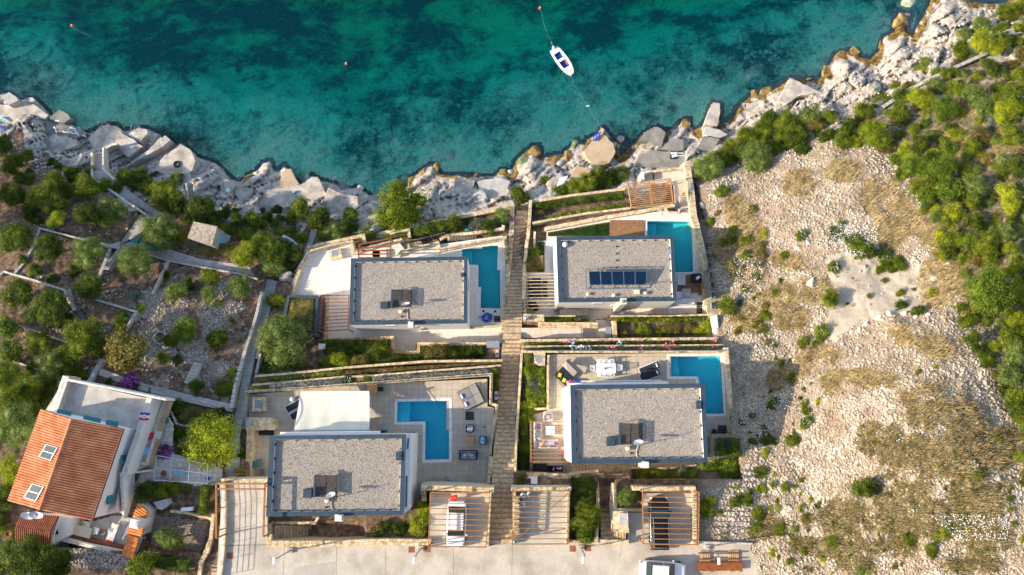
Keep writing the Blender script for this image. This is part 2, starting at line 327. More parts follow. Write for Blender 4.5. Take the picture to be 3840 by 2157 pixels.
CP = [(-400,520,5),(0,420,1.6),(100,470,2.2),(60,560,3.2),(200,620,4),(100,720,5.5),(0,900,8),(-400,900,9),(250,520,1.4),(340,600,3),(400,600,1.8),(450,560,1.2),(560,640,2.6),(480,740,5),(500,700,3.6),(700,600,1.8),(720,720,3.6),(850,760,3.2),(900,830,5),(1000,790,3),(1100,720,1.8),(1180,740,2.2),(1300,760,2.3),(1400,800,2.8),(1240,860,3.6),(1500,830,3.4),(1620,800,3),(1650,700,1.6),(1800,700,1.8),(1900,700,2),(1790,800,3.3),(1920,760,3.6),(2020,690,2.4),(2100,640,1.5),(2160,700,3.2),(2250,600,1.6),(2300,660,2.2),(2420,560,1.4),(2480,640,2.4),(2600,560,2),(2700,600,3),(2760,520,2.2),
 (700,940,6.2),(620,980,7),(450,900,6.6),(560,790,5.2),(300,800,7.5),(150,860,8.5),(800,900,5.8),(950,930,6),(1080,930,5.6),(1060,1040,7),(960,1040,7.2),(850,1150,9),(700,1100,8.8),(500,1120,9.6),(300,1100,10.2),(100,1100,10.5),(-300,1300,12.5),(100,1300,12),(300,1300,12),(520,1300,11),(700,1300,10.6),(900,1300,10.4),(850,1450,12.2),(650,1450,12.5),(450,1420,13),(200,1420,13.5),(0,1600,15),(150,1800,15),(-300,1900,17),(700,1560,13.5),(680,1700,13.8),(780,1760,14.5),(700,1880,15),(600,1950,15.2),(700,2050,16.2),(300,2120,16.5),(100,2140,17),(500,2140,16.8),(0,2300,18),(900,1700,14),(880,1900,15.8),(830,2100,17),
 (1300,1000,6.6),(1600,1100,6.6),(1850,1100,6.6),(1400,860,5.4),(1650,850,5),(1850,850,5.4),(1150,1200,8),(1060,1280,8.5),(1350,1330,8.6),(1600,1340,8.8),(1800,1340,9.2),(1000,1390,10.2),(1400,1380,10.4),(1850,1360,10.6),(1000,1450,11.8),(1400,1430,11.8),(1700,1400,12),
 (1940,840,5.4),(1925,1100,8.2),(1915,1225,9.5),(1890,1400,11.4),(1880,1600,13.4),(1870,1800,15.4),(1870,2030,17.4),(1200,1700,13),(1700,1700,13),(2300,1500,13),(2700,1400,13),(2600,1500,13),(2000,880,6.4),(2300,900,6.6),(2620,900,6.6),(2200,720,4.4),(2450,700,4.2),(2300,800,5.8),(2550,700,4.6),(2640,700,6),(2000,1200,9),(2400,1200,9),(2600,1230,9.6),(2300,1290,11),(2700,1290,11.4),
 (2200,1900,16.5),(2500,1820,17),(2750,1950,17.4),(2800,2080,17.6),(1500,2040,17.4),(1200,2200,17.6),(2400,2200,17.6),(1500,2500,19),(2600,2500,19),
 (2700,700,6.5),(2800,620,5),(2950,550,5.5),(3000,420,2.2),(3150,330,2.4),(3300,300,2.8),(3400,200,2.5),(3560,80,2.5),(3700,80,3),(3700,250,6),(3500,330,6.5),(3300,450,7),(3100,560,8),(3400,600,10),(3600,500,10),(3800,350,10),(3800,700,14),(3500,850,14),(3300,800,12),(3000,760,9.5),(2800,850,8.5),(2700,1000,8.8),(2900,1050,11),(3150,1000,13),(3300,1080,13.2),(3450,1050,13.6),(3200,1150,13.4),(2750,1250,11.2),(2950,1300,13),(3100,1260,14),(3350,1220,17),(3550,1200,18),(3700,1150,17),(3800,1100,17),(2800,1450,13.2),(3000,1500,15),(3200,1450,18),(3500,1500,21),(3700,1450,20),(3820,1500,19.5),(2820,1700,15.5),(3000,1750,17),(3300,1750,20.5),(3600,1750,23),(3800,1800,23),(2850,1950,17.4),(3000,2000,18.5),(3300,2050,21),(3600,2100,23.5),(3800,2100,24.5),(3000,2300,20),(3800,2500,27),(4300,1500,24),(4400,700,18),(4500,2300,30),(4400,100,6),(2200,3200,22),(0,3200,24),(4400,3400,34),(-800,2400,24),(5600,500,20),(5600,3000,40)]
_cp = np.array(CP, float); _nc = len(_cp)
_A = np.zeros((_nc+3, _nc+3)); _d = np.hypot(_cp[:, None, 0]-_cp[None, :, 0], _cp[:, None, 1]-_cp[None, :, 1])/1000
_A[:_nc, :_nc] = _d+np.eye(_nc)*-.004; _A[:_nc, _nc] = 1; _A[:_nc, _nc+1] = _cp[:, 0]/1000; _A[:_nc, _nc+2] = _cp[:, 1]/1000; _A[_nc:, :_nc] = _A[:_nc, _nc:].T
_w = np.linalg.solve(_A, np.concatenate([_cp[:, 2], [0, 0, 0]]))
def rbf(px, py):
    px = np.asarray(px, float); py = np.asarray(py, float); sh = px.shape; x = px.ravel(); y = py.ravel(); out = np.zeros(x.shape)
    for i in range(0, len(x), 20000):
        d = np.hypot(x[i:i+20000, None]-_cp[None, :, 0], y[i:i+20000, None]-_cp[None, :, 1])/1000
        out[i:i+20000] = d@_w[:_nc]+_w[_nc]+_w[_nc+1]*x[i:i+20000]/1000+_w[_nc+2]*y[i:i+20000]/1000
    return out.reshape(sh)
# levelled ground: (polygon, height of the finished level)
Z1, Z2, ZR = 6.8, 13.2, 17.5
POOL_TL = [(1733,936),(1874,918),(1876,1160),(1794,1160),(1794,993),(1733,993)]
POOL_TR = [(2427,830),(2592,827),(2603,1019),(2528,1022),(2521,895),(2427,893)]
POOL_BL = [(1491,1507),(1684,1503),(1684,1722),(1594,1726),(1596,1581),(1489,1583)]
POOL_BR = [(2510,1337),(2701,1335),(2714,1551),(2625,1553),(2618,1412),(2511,1412)]
DECK_TL = [(1148,955),(1235,930),(1320,912),(1345,944),(1500,912),(1520,940),(1660,915),(1885,884),(1896,962),(1893,1218),(1886,1290),(1560,1290),(1560,1322),(1474,1322),(1470,1268),(1185,1275),(1192,1108),(1088,1108),(1128,1000)]
DECK_TR = [(2050,862),(2290,822),(2475,792),(2606,800),(2625,950),(2648,1180),(2290,1185),(2240,1215),(1968,1175),(1966,1020),(2016,1020),(2016,905),(2050,903)]
DECK_BL = [(930,1480),(1400,1440),(1827,1421),(1828,1524),(1853,1530),(1836,1826),(1582,1826),(1575,1885),(1500,1890),(1003,1900),(1003,1797),(940,1797)]
DECK_BR = [(2060,1330),(2716,1322),(2740,1626),(2660,1632),(2655,1765),(2110,1770),(1998,1768),(1988,1560),(2060,1536)]
ROAD = [(836,1802),(1000,1802),(1004,2040),(1610,2040),(1612,1850),(1834,1850),(1826,2044),(1922,2040),(1926,1842),(2134,1842),(2134,2034),(2304,2034),(2352,2030),(2356,1978),(2352,1922),(2408,1922),(2408,1850),(2618,1850),(2618,2030),(2805,2036),(2835,2110),(2850,2200),(2980,2900),(300,2900),(812,2160)]
PADS = [(DECK_TL, Z1), (DECK_TR, Z1), (DECK_BL, Z2), (DECK_BR, Z2), (ROAD, ZR)]
for pl, z in ((POOL_TL, Z1), (POOL_TR, Z1), (POOL_BL, Z2), (POOL_BR, Z2)): PADS.append((pl, z-2.2))
def add_pad(poly, z): PADS.append((poly, z))
SHELF = []      # concrete aprons by the sea: (polygon, height)
TERR = []       # garden beds: soil at this height
def zt(px, py, rock=True, pads=True):
    px = np.asarray(px, float); py = np.asarray(py, float)
    land = inpoly(px, py, LAND); d = dpoly(px, py, COAST)
    z = rbf(px, py)
    x, y = Pn(px, py, np.clip(z, 0, 30))
    zl = np.maximum(z, .7)
    near = sstep(175, 40, d)*(1 if rock else 0)
    right = sstep(2650, 2900, px)
    near = np.maximum(near, right*sstep(260, 120, d)*sstep(900, 600, py))
    # layered, fractured limestone: ridges run up to the right
    a = x*.80+y*.6; b = -x*.6+y*.80
    cv, ce = cells(a*.30+fbm(x*.4, y*.4, 2, 61)*.8, b*.75, 13); dv, de = cells(a*.9+fbm(x, y, 2, 62)*.5, b*1.9, 23)
    rid = 1-np.abs(2*fbm(a*.16, b*.62, 4, 11)-1)*1.0
    fr = np.abs(2*fbm(a*.5, b*1.5, 3, 31)-1)
    blk = fbm(x*.9, y*.9, 3, 51)
    zl = zl + near*((rid-.72)*1.0+(cv-.5)*1.5-.75*(ce < .09)+(dv-.5)*.55-.22*(de < .10)+(.25-fr)*.3+(blk-.5)*.5)*sstep(2, 30, d)
    rough = (fbm(x*.35, y*.35, 4, 71)-.5)*.7+(fbm(x*1.6, y*1.6, 3, 75)-.5)*.22
    zl = zl+(1-near)*rough*sstep(0, 60, d)
    zl = zl*(.42+.58*sstep(20, 100, d))*sstep(-2, 20, d)-.12*(1-sstep(0, 8, d))
    zl = np.where(d > 18, np.maximum(zl, .25), zl)
    dep = .28+d*.0058+np.maximum(0, d-240)*.026+sstep(1500, 200, px)*sstep(120, 420, d)*2.5
    fing = sstep(.56, .70, fbm(a*.10, b*.42, 3, 91))
    zs = -dep+sstep(230, 10, d)*fing*(dep*.62)+(fbm(x*.25, y*.25, 4, 95)-.5)*np.minimum(1.8, dep*.7)+(fbm(a*.6, b*1.6, 3, 97)-.5)*np.minimum(.9, dep*.7)+(cv-.5)*np.minimum(1.0, dep*.6)*sstep(300, 60, d)
    zs = np.minimum(zs, -.14)
    z = np.where(land, zl, zs)
    if pads:
        for pl, h in TERR: z = np.where(inpoly(px, py, pl), h+(fbm(x*1.2, y*1.2, 3, 5)-.5)*.12, z)
        for pl, h in SHELF: z = np.where(inpoly(px, py, pl), h-.25, z)
        for pl, h in PADS: z = np.where(inpoly(px, py, pl), h-.35, z)
    return z
def G(px, py, dz=0):
    z = float(zt(np.array([px]), np.array([py]))[0]); return P(px, py, z+dz)
SHELVES = [ # polygon, height, material, name
 ([(-60,390),(25,394),(70,380),(110,380),(140,400),(182,432),(165,448),(115,428),(80,432),(50,462),(-60,462)],1.3,'shore_concrete','concrete_apron'),
 ([(186,440),(222,412),(258,432),(262,446),(240,462),(190,452)],1.15,'dark_concrete','concrete_jetty'),
 ([(168,452),(240,466),(298,480),(326,500),(282,522),(182,522)],1.0,'dark_concrete','concrete_apron'),
 ([(165,528),(200,504),(250,512),(290,527),(285,545),(235,565),(190,573),(170,555)],2.1,'shore_concrete','concrete_apron'),
 ([(330,522),(375,480),(405,466),(450,482),(455,500),(500,522),(520,540),(535,548),(480,590),(450,562),(430,542),(360,568),(345,545)],1.6,'shore_concrete','concrete_apron'),
 ([(475,506),(520,480),(553,487),(553,502),(525,535),(502,520)],1.3,'shore_concrete','concrete_jetty'),
 ([(465,628),(560,560),(600,522),(620,508),(638,525),(600,556),(520,598),(452,638),(432,625)],1.7,'shore_rock','rock_ledge'),
 ([(590,640),(600,602),(680,542),(713,562),(733,605),(720,640),(690,658),(650,642),(620,658)],2.2,'shore_concrete','concrete_apron'),
 ([(672,648),(704,644),(724,700),(734,750),(702,758),(692,700)],3.0,'path_concrete','beach_path'),
 ([(822,680),(850,672),(881,690),(870,722),(830,715)],2.2,'shore_concrete','concrete_apron'),
 ([(876,712),(905,700),(948,715),(935,750),(900,756)],1.9,'shore_concrete','concrete_apron'),
 ([(1050,702),(1053,662),(1072,634),(1090,634),(1100,657),(1122,690),(1090,706)],1.4,'tan_concrete','concrete_jetty'),
 ([(962,762),(1000,714),(1060,704),(1130,692),(1165,668),(1190,663),(1205,692),(1225,730),(1180,750),(1130,745),(1090,760),(1050,772),(1080,800),(980,802)],1.8,'shore_concrete','concrete_apron'),
 ([(1218,742),(1230,704),(1290,730),(1340,737),(1345,775),(1300,800),(1215,805)],2.1,'shore_concrete','concrete_apron'),
 ([(1360,795),(1364,775),(1385,764),(1418,785),(1410,820),(1380,815)],2.5,'shore_concrete','concrete_apron'),
 ([(1245,848),(1330,827),(1420,802),(1440,830),(1340,865),(1240,872)],3.4,'shore_concrete','beach_path'),
 ([(1620,817),(1700,812),(1790,792),(1870,770),(1922,752),(1936,788),(1850,792),(1700,827),(1600,840)],3.7,'shore_concrete','beach_path'),
 ([(1703,682),(1718,660),(1780,677),(1775,700),(1740,728),(1705,722)],1.7,'shore_concrete','concrete_apron'),
 ([(1790,682),(1815,674),(1880,667),(1913,680),(1895,728),(1850,748),(1802,730)],1.8,'path_concrete','concrete_apron'),
 ([(2190,565),(2235,512),(2262,502),(2300,540),(2308,570),(2285,610),(2232,635),(2200,590)],1.6,'tan_concrete','concrete_apron'),
 ([(2242,503),(2255,480),(2266,484),(2257,512)],1.2,'tan_concrete','concrete_jetty'),
 ([(2162,620),(2220,639),(2205,665),(2145,680),(2140,660)],2.2,'tan_concrete','concrete_apron'),
 ([(2395,530),(2420,496),(2465,476),(2496,497),(2480,550),(2455,545),(2430,530)],1.4,'dark_concrete','concrete_apron'),
 ([(2475,560),(2515,520),(2562,525),(2560,568),(2490,562)],1.7,'dark_concrete','concrete_apron'),
 ([(2380,622),(2395,582),(2435,565),(2530,570),(2570,577),(2570,610),(2550,625),(2400,628)],2.2,'dark_concrete','concrete_apron'),
 ([(2642,468),(2665,402),(2675,386),(2698,388),(2700,425),(2690,472)],1.4,'shore_concrete','concrete_jetty'),
 ([(2640,500),(2647,474),(2700,487),(2728,505),(2690,520)],1.7,'path_concrete','concrete_apron'),
 ([(2612,560),(2640,510),(2698,522),(2680,560),(2640,570)],2.0,'dark_concrete','concrete_apron'),
 ([(2922,375),(2962,294),(2985,302),(3080,347),(3040,352),(2990,362),(2950,390)],1.7,'shore_concrete','concrete_apron'),
 ([(2400,652),(2430,640),(2556,634),(2598,788),(2530,792),(2528,690),(2402,684)],4.7,'step_pale','beach_terrace'),
 ([(351,640),(386,640),(426,674),(532,750),(612,800),(590,818),(547,796),(479,752),(356,664)],4.3,'path_concrete','footpath'),
 ([(448,916),(515,900),(620,930),(745,970),(930,996),(960,1040),(895,1022),(760,1000),(629,975),(545,946)],6.7,'path_concrete','footpath'),
 ([(1045,1052),(1050,1022),(1090,1018),(1110,1040),(1097,1062)],6.5,'path_concrete','footpath'),
 ([(150,850),(416,918),(450,905),(448,935),(410,928),(145,862)],8.0,'path_concrete','footpath'),
 ([(376,1382),(540,1440),(708,1480),(872,1518),(868,1545),(700,1508),(530,1465),(368,1406)],13.3,'path_concrete','garden_path'),
 ([(248,1090),(262,1080),(285,1140),(318,1180),(325,1205),(305,1208),(290,1185),(265,1150)],10.3,'path_concrete','garden_path'),
]
for pl, h, m_, n_ in SHELVES: SHELF.append((pl, h))
TERR += [([(1958,1326),(2056,1334),(2055,1534),(1990,1540),(1990,1766),(1938,1766)],13.0),([(930,1440),(1880,1372),(1880,1400),(1842,1404),(930,1470)],12.85),([(950,1411),(1880,1352),(1880,1368),(1287,1411),(950,1440)],11.9),([(1955,1275),(2690,1271),(2712,1292),(1958,1298)],11.4),([(1958,1302),(2714,1297),(2716,1316),(1958,1318)],12.6),([(2290,1186),(2670,1182),(2690,1268),(2300,1270)],9.4),([(2030,1186),(2230,1186),(2230,1215),(2030,1215)],9.1),([(2368,1755),(2620,1740),(2770,1712),(2785,1800),(2368,1800)],14.6),([(555,1925),(700,1925),(795,1955),(770,2075),(540,2060)],15.2)]
PADS += [([(1956,1222),(2232,1222),(2236,1198),(2292,1196),(2292,1268),(1956,1270)],9.0),([(222,1935),(345,1955),(432,1930),(500,1945),(470,2068),(190,2050),(55,2025),(75,1925)],15.0),([(243,1425),(617,1497),(632,1505),(548,1745),(463,1940),(430,1925),(343,1952),(32,1879),(157,1534)],15.0),([(600,1530),(645,1590),(640,1700),(800,1740),(835,1760),(830,1810),(770,1830),(640,1800),(560,1810),(530,1860),(500,1830),(560,1700)],14.5)]
STAIRS_DOWN = [([(1936,790),(1915,960),(1892,1225),(1884,1275),(1868,1500),(1850,1700),(1834,2040),(1921,2040),(1928,1700),(1943,1500),(1953,1275),(1957,1225),(1970,960),(1983,790)], .9),
 ([(1175,842),(1118,1000),(1000,1046),(985,1120),(962,1215),(930,1320),(893,1497),(866,1640),(845,1790),(903,1790),(900,1640),(925,1497),(958,1320),(1000,1210),(1025,1120),(1042,1056),(1139,1000),(1199,847)], .9),
 ([(1190,1232),(1880,1232),(1880,1285),(1190,1270)], .3), ([(2245,1797),(2300,1797),(2306,2025),(2247,2025)], .8), ([(1010,1960),(1370,1955),(1370,2030),(1010,2035)], .8), ([(1380,1945),(1590,1880),(1600,1960),(1390,2015)], -.1),
 ([(380,570),(352,575),(356,660),(390,660)], .7), ([(528,796),(592,815),(512,888),(448,918)], .7), ([(2530,690),(2610,690),(2640,820),(2470,810)], .8)]
_zt0 = zt
def zt(px, py, rock=True, pads=True):
    z = _zt0(px, py, rock, pads)
    for pl, d in STAIRS_DOWN: z = z-np.where(inpoly(px, py, pl), d, 0)
    return z
# ------------------------------------------------------------------ ground and sea bed
def soft(px, py, poly, f=40):
    ins = inpoly(px, py, poly); d = dpoly(px, py, poly, True); return sstep(-f, f, np.where(ins, d, -d))
def blobs(px, py, L):
    m = np.zeros(px.shape)
    for (cx, cy, rx, ry, a) in L:
        c, s = math.cos(R(a)), math.sin(R(a)); u = ((px-cx)*c+(py-cy)*s)/rx; v = (-(px-cx)*s+(py-cy)*c)/ry
        m = np.maximum(m, sstep(1.35, .55, np.hypot(u, v)))
    return m
GRASS = [(2790,830,120,60,60),(2740,930,90,80,0),(2800,1000,110,70,80),(3000,690,70,60,0),(3160,640,80,50,0),(3330,780,90,140,-30),(3450,850,110,60,35),(3560,960,110,50,40),(3520,1060,90,110,0),(3640,1120,60,110,0),(3300,900,100,50,20),(2950,980,90,40,20),
 (2900,1130,120,60,-20),(2800,1200,70,60,0),(3050,1090,90,60,20),(2960,1200,80,50,0),(3040,1350,90,60,-50),(3110,1400,50,120,0),(2930,1420,60,60,0),(3380,1260,60,40,30),(3500,1300,80,50,20),
 (3520,1560,200,110,25),(3300,1650,110,80,0),(3420,1720,170,110,0),(3600,1700,170,130,0),(3350,1830,160,90,0),(3150,1950,150,90,0),(3450,1950,190,90,0),(3650,1900,120,120,0),(3100,2050,170,50,0),(3700,2020,120,70,0),(3350,2060,120,40,0),(3750,1680,80,90,0),(3640,2110,140,50,0),(3200,2120,90,40,0),(3260,1420,130,40,10),(2900,1960,60,50,0),
 (2850,2000,70,30,0),(3700,420,120,60,30),(3560,520,80,60,0),(3780,560,70,120,0),(3600,600,60,40,0)]
RUBBLE_SKIP = [(3090,960),(3260,930),(3380,960),(3480,1010),(3540,1060),(3530,1130),(3440,1160),(3330,1180),(3200,1220),(3130,1290),(3080,1280),(3100,1180),(3110,1060)]
SCRUB = [(3380,330),(3900,-50),(3950,2200),(3830,1750),(3700,1300),(3600,1050),(3500,900),(3400,700),(3330,560),(3000,520),(2900,560),(2880,480),(3100,420),(3250,380)]
GARDEN_R = [(400,1290),(600,1000),(960,1050),(990,1100),(940,1400),(880,1530),(600,1470),(560,1420)]
def masks(px, py):
    land = inpoly(px, py, LAND); d = dpoly(px, py, COAST)
    n = fbm(px/60, py/60, 4, 3); n2 = fbm(px/22, py/22, 3, 8)
    east = sstep(2600, 2660, px)
    rock = np.maximum(sstep(175, 110, d+(n-.5)*120), east*sstep(250, 170, d+(n-.5)*120)*sstep(700, 500, py)*sstep(2700, 2950, px))*land
    ochre = sstep(38, 10, d+(n-.5)*60)*land*(.35+.65*sstep(1400, 1800, px))*sstep(.30, .50, n2)
    grass = blobs(px, py, GRASS); n3 = fbm(px/9, py/9, 2, 19); grass = sstep(.50, .88, grass*(1.5*n+.8*n2+.5*n3-.42+.16*(py < 1350)))*east
    scr = soft(px, py, SCRUB, 60)*east
    sand = soft(px, py, RUBBLE_SKIP, 16)
    rub = east*(1-.0*scr)
    garden = np.maximum(soft(px, py, GARDEN_R, 40)*sstep(.44, .56, n), soft(px, py, [(570,1930),(780,1955),(760,2065),(560,2050)], 20))
    return rock, ochre, grass, scr, sand, rub, garden
def build_ground():
    xs = np.concatenate([np.array([-5200, -3200, -2000, -1300, -900, -600, -400, -250, -150, -90, -60]), np.arange(-40, 3884, 6.5), np.array([3905, 3940, 4000, 4100, 4300, 4600, 5100, 6000, 7500, 8800])])
    ys = np.concatenate([np.array([-900, -700, -520, -380, -260, -170, -110, -70, -45]), np.arange(-26, 2186, 6.5), np.array([2210, 2250, 2320, 2430, 2600, 2900, 3400, 4200, 5600])])
    X, Y = np.meshgrid(xs, ys); Z = zt(X, Y); wx, wy = Pn(X, Y, Z)
    V = np.stack([wx.ravel(), wy.ravel(), Z.ravel()], 1); nx, ny = len(xs), len(ys)
    i = np.arange(nx-1)[None, :]+np.arange(ny-1)[:, None]*nx
    F = np.stack([i, i+nx, i+nx+1, i+1], 2).reshape(-1, 4)
    d = dpoly(X, Y, COAST); land = inpoly(X, Y, LAND); sd = np.where(land, d, -d).ravel()
    rock, ochre, grass, scr, sand, rub, garden = [m.ravel() for m in masks(X, Y)]
    keepL = (sd[F].max(1) > -8); keepS = (sd[F].max(1) <= -8)
    for name, kp in (('ground', keepL), ('seabed', keepS)):
        f = F[kp]; u, inv = np.unique(f, return_inverse=True); f2 = inv.reshape(f.shape)
        me = np_mesh(name, V[u], f2, None, smooth=True)
        a = me.color_attributes.new('cover_a', 'FLOAT_COLOR', 'POINT'); a.data.foreach_set('color', np.stack([rock[u], ochre[u], grass[u], scr[u]], 1).astype(np.float32).ravel())
        a = me.color_attributes.new('cover_b', 'FLOAT_COLOR', 'POINT'); a.data.foreach_set('color', np.stack([sand[u], rub[u], garden[u], sd[u]*0+1], 1).astype(np.float32).ravel())
        o = link(name, me); tag(o, kind='structure')
        me.materials.append(ground_mat() if name == 'ground' else seabed_mat())
def _n(n, t, **k):
    q = n.new(t)
    for a, b in k.items(): q.inputs[a].default_value = b
    return q
def _noise(n, l, pos, s, d=5, ro=.6):
    q = n.new('ShaderNodeTexNoise'); q.inputs['Scale'].default_value = s; q.inputs['Detail'].default_value = d; q.inputs['Roughness'].default_value = ro; l.new(pos, q.inputs['Vector']); return q.outputs['Fac']
def _ramp(n, l, f, els):
    r = n.new('ShaderNodeValToRGB'); e = r.color_ramp.elements
    while len(e) < len(els): e.new(.5)
    for q, (p, c) in zip(e, els): q.position = p; q.color = (*c, 1)
    l.new(f, r.inputs[0]); return r.outputs[0]
def _mix(n, l, f, a, b):
    m = n.new('ShaderNodeMix'); m.data_type = 'RGBA'; l.new(f, m.inputs[0]); l.new(a, m.inputs[6]); l.new(b, m.inputs[7]); return m.outputs[2]
def _edge(n, l, m, noise, amt=.5):
    """mask with ragged edges"""
    a = n.new('ShaderNodeMath'); a.operation = 'MULTIPLY_ADD'; l.new(noise, a.inputs[0]); a.inputs[1].default_value = amt*2; l.new(m, a.inputs[2])
    r = n.new('ShaderNodeMapRange'); r.interpolation_type = 'SMOOTHSTEP'; l.new(a.outputs[0], r.inputs[0]); r.inputs[1].default_value = .42+amt; r.inputs[2].default_value = .58+amt
    return r.outputs[0]
def ground_mat():
    m = bpy.data.materials.new('ground'); m.use_nodes = True; n = m.node_tree.nodes; l = m.node_tree.links; b = n['Principled BSDF']
    b.inputs['Roughness'].default_value = .95; b.inputs['Specular IOR Level'].default_value = .15
    pos = n.new('ShaderNodeNewGeometry').outputs['Position']
    A = n.new('ShaderNodeAttribute'); A.attribute_name = 'cover_a'; B = n.new('ShaderNodeAttribute'); B.attribute_name = 'cover_b'
    sa = n.new('ShaderNodeSeparateColor'); l.new(A.outputs['Color'], sa.inputs[0]); sb = n.new('ShaderNodeSeparateColor'); l.new(B.outputs['Color'], sb.inputs[0])
    nl = _noise(n, l, pos, .35); nm = _noise(n, l, pos, 2.2); nf = _noise(n, l, pos, 9); nff = _noise(n, l, pos, 26, 3)
    soil = _ramp(n, l, nm, [(.30, (.10, .062, .038)), (.5, (.22, .145, .095)), (.66, (.36, .27, .20))])
    peb = _ramp(n, l, nf, [(.38, (.15, .105, .075)), (.52, (.36, .28, .22)), (.66, (.56, .48, .40))])
    rubc = _ramp(n, l, nf, [(.32, (.20, .14, .09)), (.46, (.40, .31, .22)), (.60, (.60, .50, .40)), (.72, (.74, .66, .56))])
    warm = _ramp(n, l, nf, [(.32, (.28, .18, .11)), (.5, (.60, .43, .31)), (.66, (.74, .62, .50))])
    rubc = _mix(n, l, _ramp(n, l, nl, [(.45, (0, 0, 0)), (.62, (1, 1, 1))]), rubc, warm)
    vor = n.new('ShaderNodeTexVoronoi'); vor.feature = 'DISTANCE_TO_EDGE'; vor.inputs['Scale'].default_value = 4.2; l.new(pos, vor.inputs['Vector'])
    gap = _ramp(n, l, vor.outputs['Distance'], [(0, (.42, .36, .30)), (.09, (1, 1, 1))])
    mv = n.new('ShaderNodeMix'); mv.data_type = 'RGBA'; mv.blend_type = 'MULTIPLY'; mv.inputs[0].default_value = .8; l.new(rubc, mv.inputs[6]); l.new(gap, mv.inputs[7]); rubc = mv.outputs[2]
    rockc = _ramp(n, l, nm, [(.28, (.26, .20, .15)), (.42, (.54, .47, .40)), (.6, (.76, .69, .61)), (.72, (.82, .78, .73))])
    v2 = n.new('ShaderNodeTexVoronoi'); v2.feature = 'DISTANCE_TO_EDGE'; v2.inputs['Scale'].default_value = 1.7; wv = n.new('ShaderNodeVectorMath'); wv.operation = 'MULTIPLY_ADD'; wv.inputs[1].default_value = (1, 1, .4); l.new(pos, wv.inputs[0]); l.new(nf, wv.inputs[2]); l.new(wv.outputs[0], v2.inputs['Vector'])
    mv = n.new('ShaderNodeMix'); mv.data_type = 'RGBA'; mv.blend_type = 'MULTIPLY'; mv.inputs[0].default_value = .75; l.new(rockc, mv.inputs[6]); l.new(_ramp(n, l, v2.outputs['Distance'], [(0, (.32, .27, .23)), (.05, (1, 1, 1))]), mv.inputs[7]); rockc = mv.outputs[2]
    och = _ramp(n, l, nm, [(.3, (.05, .035, .015)), (.5, (.24, .15, .045)), (.68, (.42, .30, .10))])
    grs = _ramp(n, l, nf, [(.3, (.13, .10, .05)), (.5, (.27, .20, .11)), (.68, (.46, .37, .24))])
    scr = _ramp(n, l, nm, [(.3, (.10, .085, .04)), (.5, (.24, .19, .11)), (.66, (.50, .44, .36))])
    san = _ramp(n, l, nm, [(.3, (.56, .46, .35)), (.62, (.68, .58, .46)), (.75, (.80, .74, .66))])
    col = _mix(n, l, _edge(n, l, sb.outputs[2], nm), soil, peb)
    col = _mix(n, l, sb.outputs[1], col, rubc)
    col = _mix(n, l, _edge(n, l, A.outputs['Alpha'], nm), col, scr)
    col = _mix(n, l, _edge(n, l, sa.outputs[2], nm), col, grs)
    col = _mix(n, l, _edge(n, l, sb.outputs[0], nm, .15), col, san)
    col = _mix(n, l, _edge(n, l, sa.outputs[0], nm, .25), col, rockc)
    col = _mix(n, l, _edge(n, l, sa.outputs[1], nm, .3), col, och)
    l.new(col, b.inputs['Base Color'])
    h = n.new('ShaderNodeMath'); h.operation = 'ADD'; l.new(nf, h.inputs[0]); l.new(nff, h.inputs[1])
    bp = n.new('ShaderNodeBump'); bp.inputs['Strength'].default_value = .9; bp.inputs['Distance'].default_value = .12; l.new(h.outputs[0], bp.inputs['Height'])
    l.new(bp.outputs[0], b.inputs['Normal']); return m
def seabed_mat():
    m = bpy.data.materials.new('seabed'); m.use_nodes = True; n = m.node_tree.nodes; l = m.node_tree.links; b = n['Principled BSDF']
    b.inputs['Roughness'].default_value = 1; b.inputs['Specular IOR Level'].default_value = 0
    pos = n.new('ShaderNodeNewGeometry').outputs['Position']
    nl = _noise(n, l, pos, .10, 7, .62); nm = _noise(n, l, pos, .5, 9, .76); nf = _noise(n, l, pos, 3.0, 4)
    sand = _ramp(n, l, nf, [(.3, (.34, .56, .28)), (.5, (.62, .88, .52)), (.7, (.88, .98, .78))])
    weed = _ramp(n, l, nf, [(.3, (.01, .03, .01)), (.55, (.06, .13, .05)), (.75, (.3, .45, .2))])
    ad = n.new('ShaderNodeMath'); ad.operation = 'MULTIPLY_ADD'; ad.inputs[1].default_value = .65; l.new(nm, ad.inputs[0]); l.new(nl, ad.inputs[2])
    sz = n.new('ShaderNodeSeparateXYZ'); l.new(pos, sz.inputs[0]); mz = n.new('ShaderNodeMapRange'); mz.inputs[1].default_value = -.6; mz.inputs[2].default_value = -3.5; mz.inputs[3].default_value = -.05; mz.inputs[4].default_value = .04; l.new(sz.outputs[2], mz.inputs[0]); a2 = n.new('ShaderNodeMath'); l.new(ad.outputs[0], a2.inputs[0]); l.new(mz.outputs[0], a2.inputs[1]); ad = a2
    f = _ramp(n, l, ad.outputs[0], [(.76, (0, 0, 0)), (.92, (1, 1, 1))])
    l.new(_mix(n, l, f, sand, weed), b.inputs['Base Color'])
    bp = n.new('ShaderNodeBump'); bp.inputs['Strength'].default_value = .8; bp.inputs['Distance'].default_value = .4; l.new(nm, bp.inputs['Height']); l.new(bp.outputs[0], b.inputs['Normal'])
    return m
build_ground()
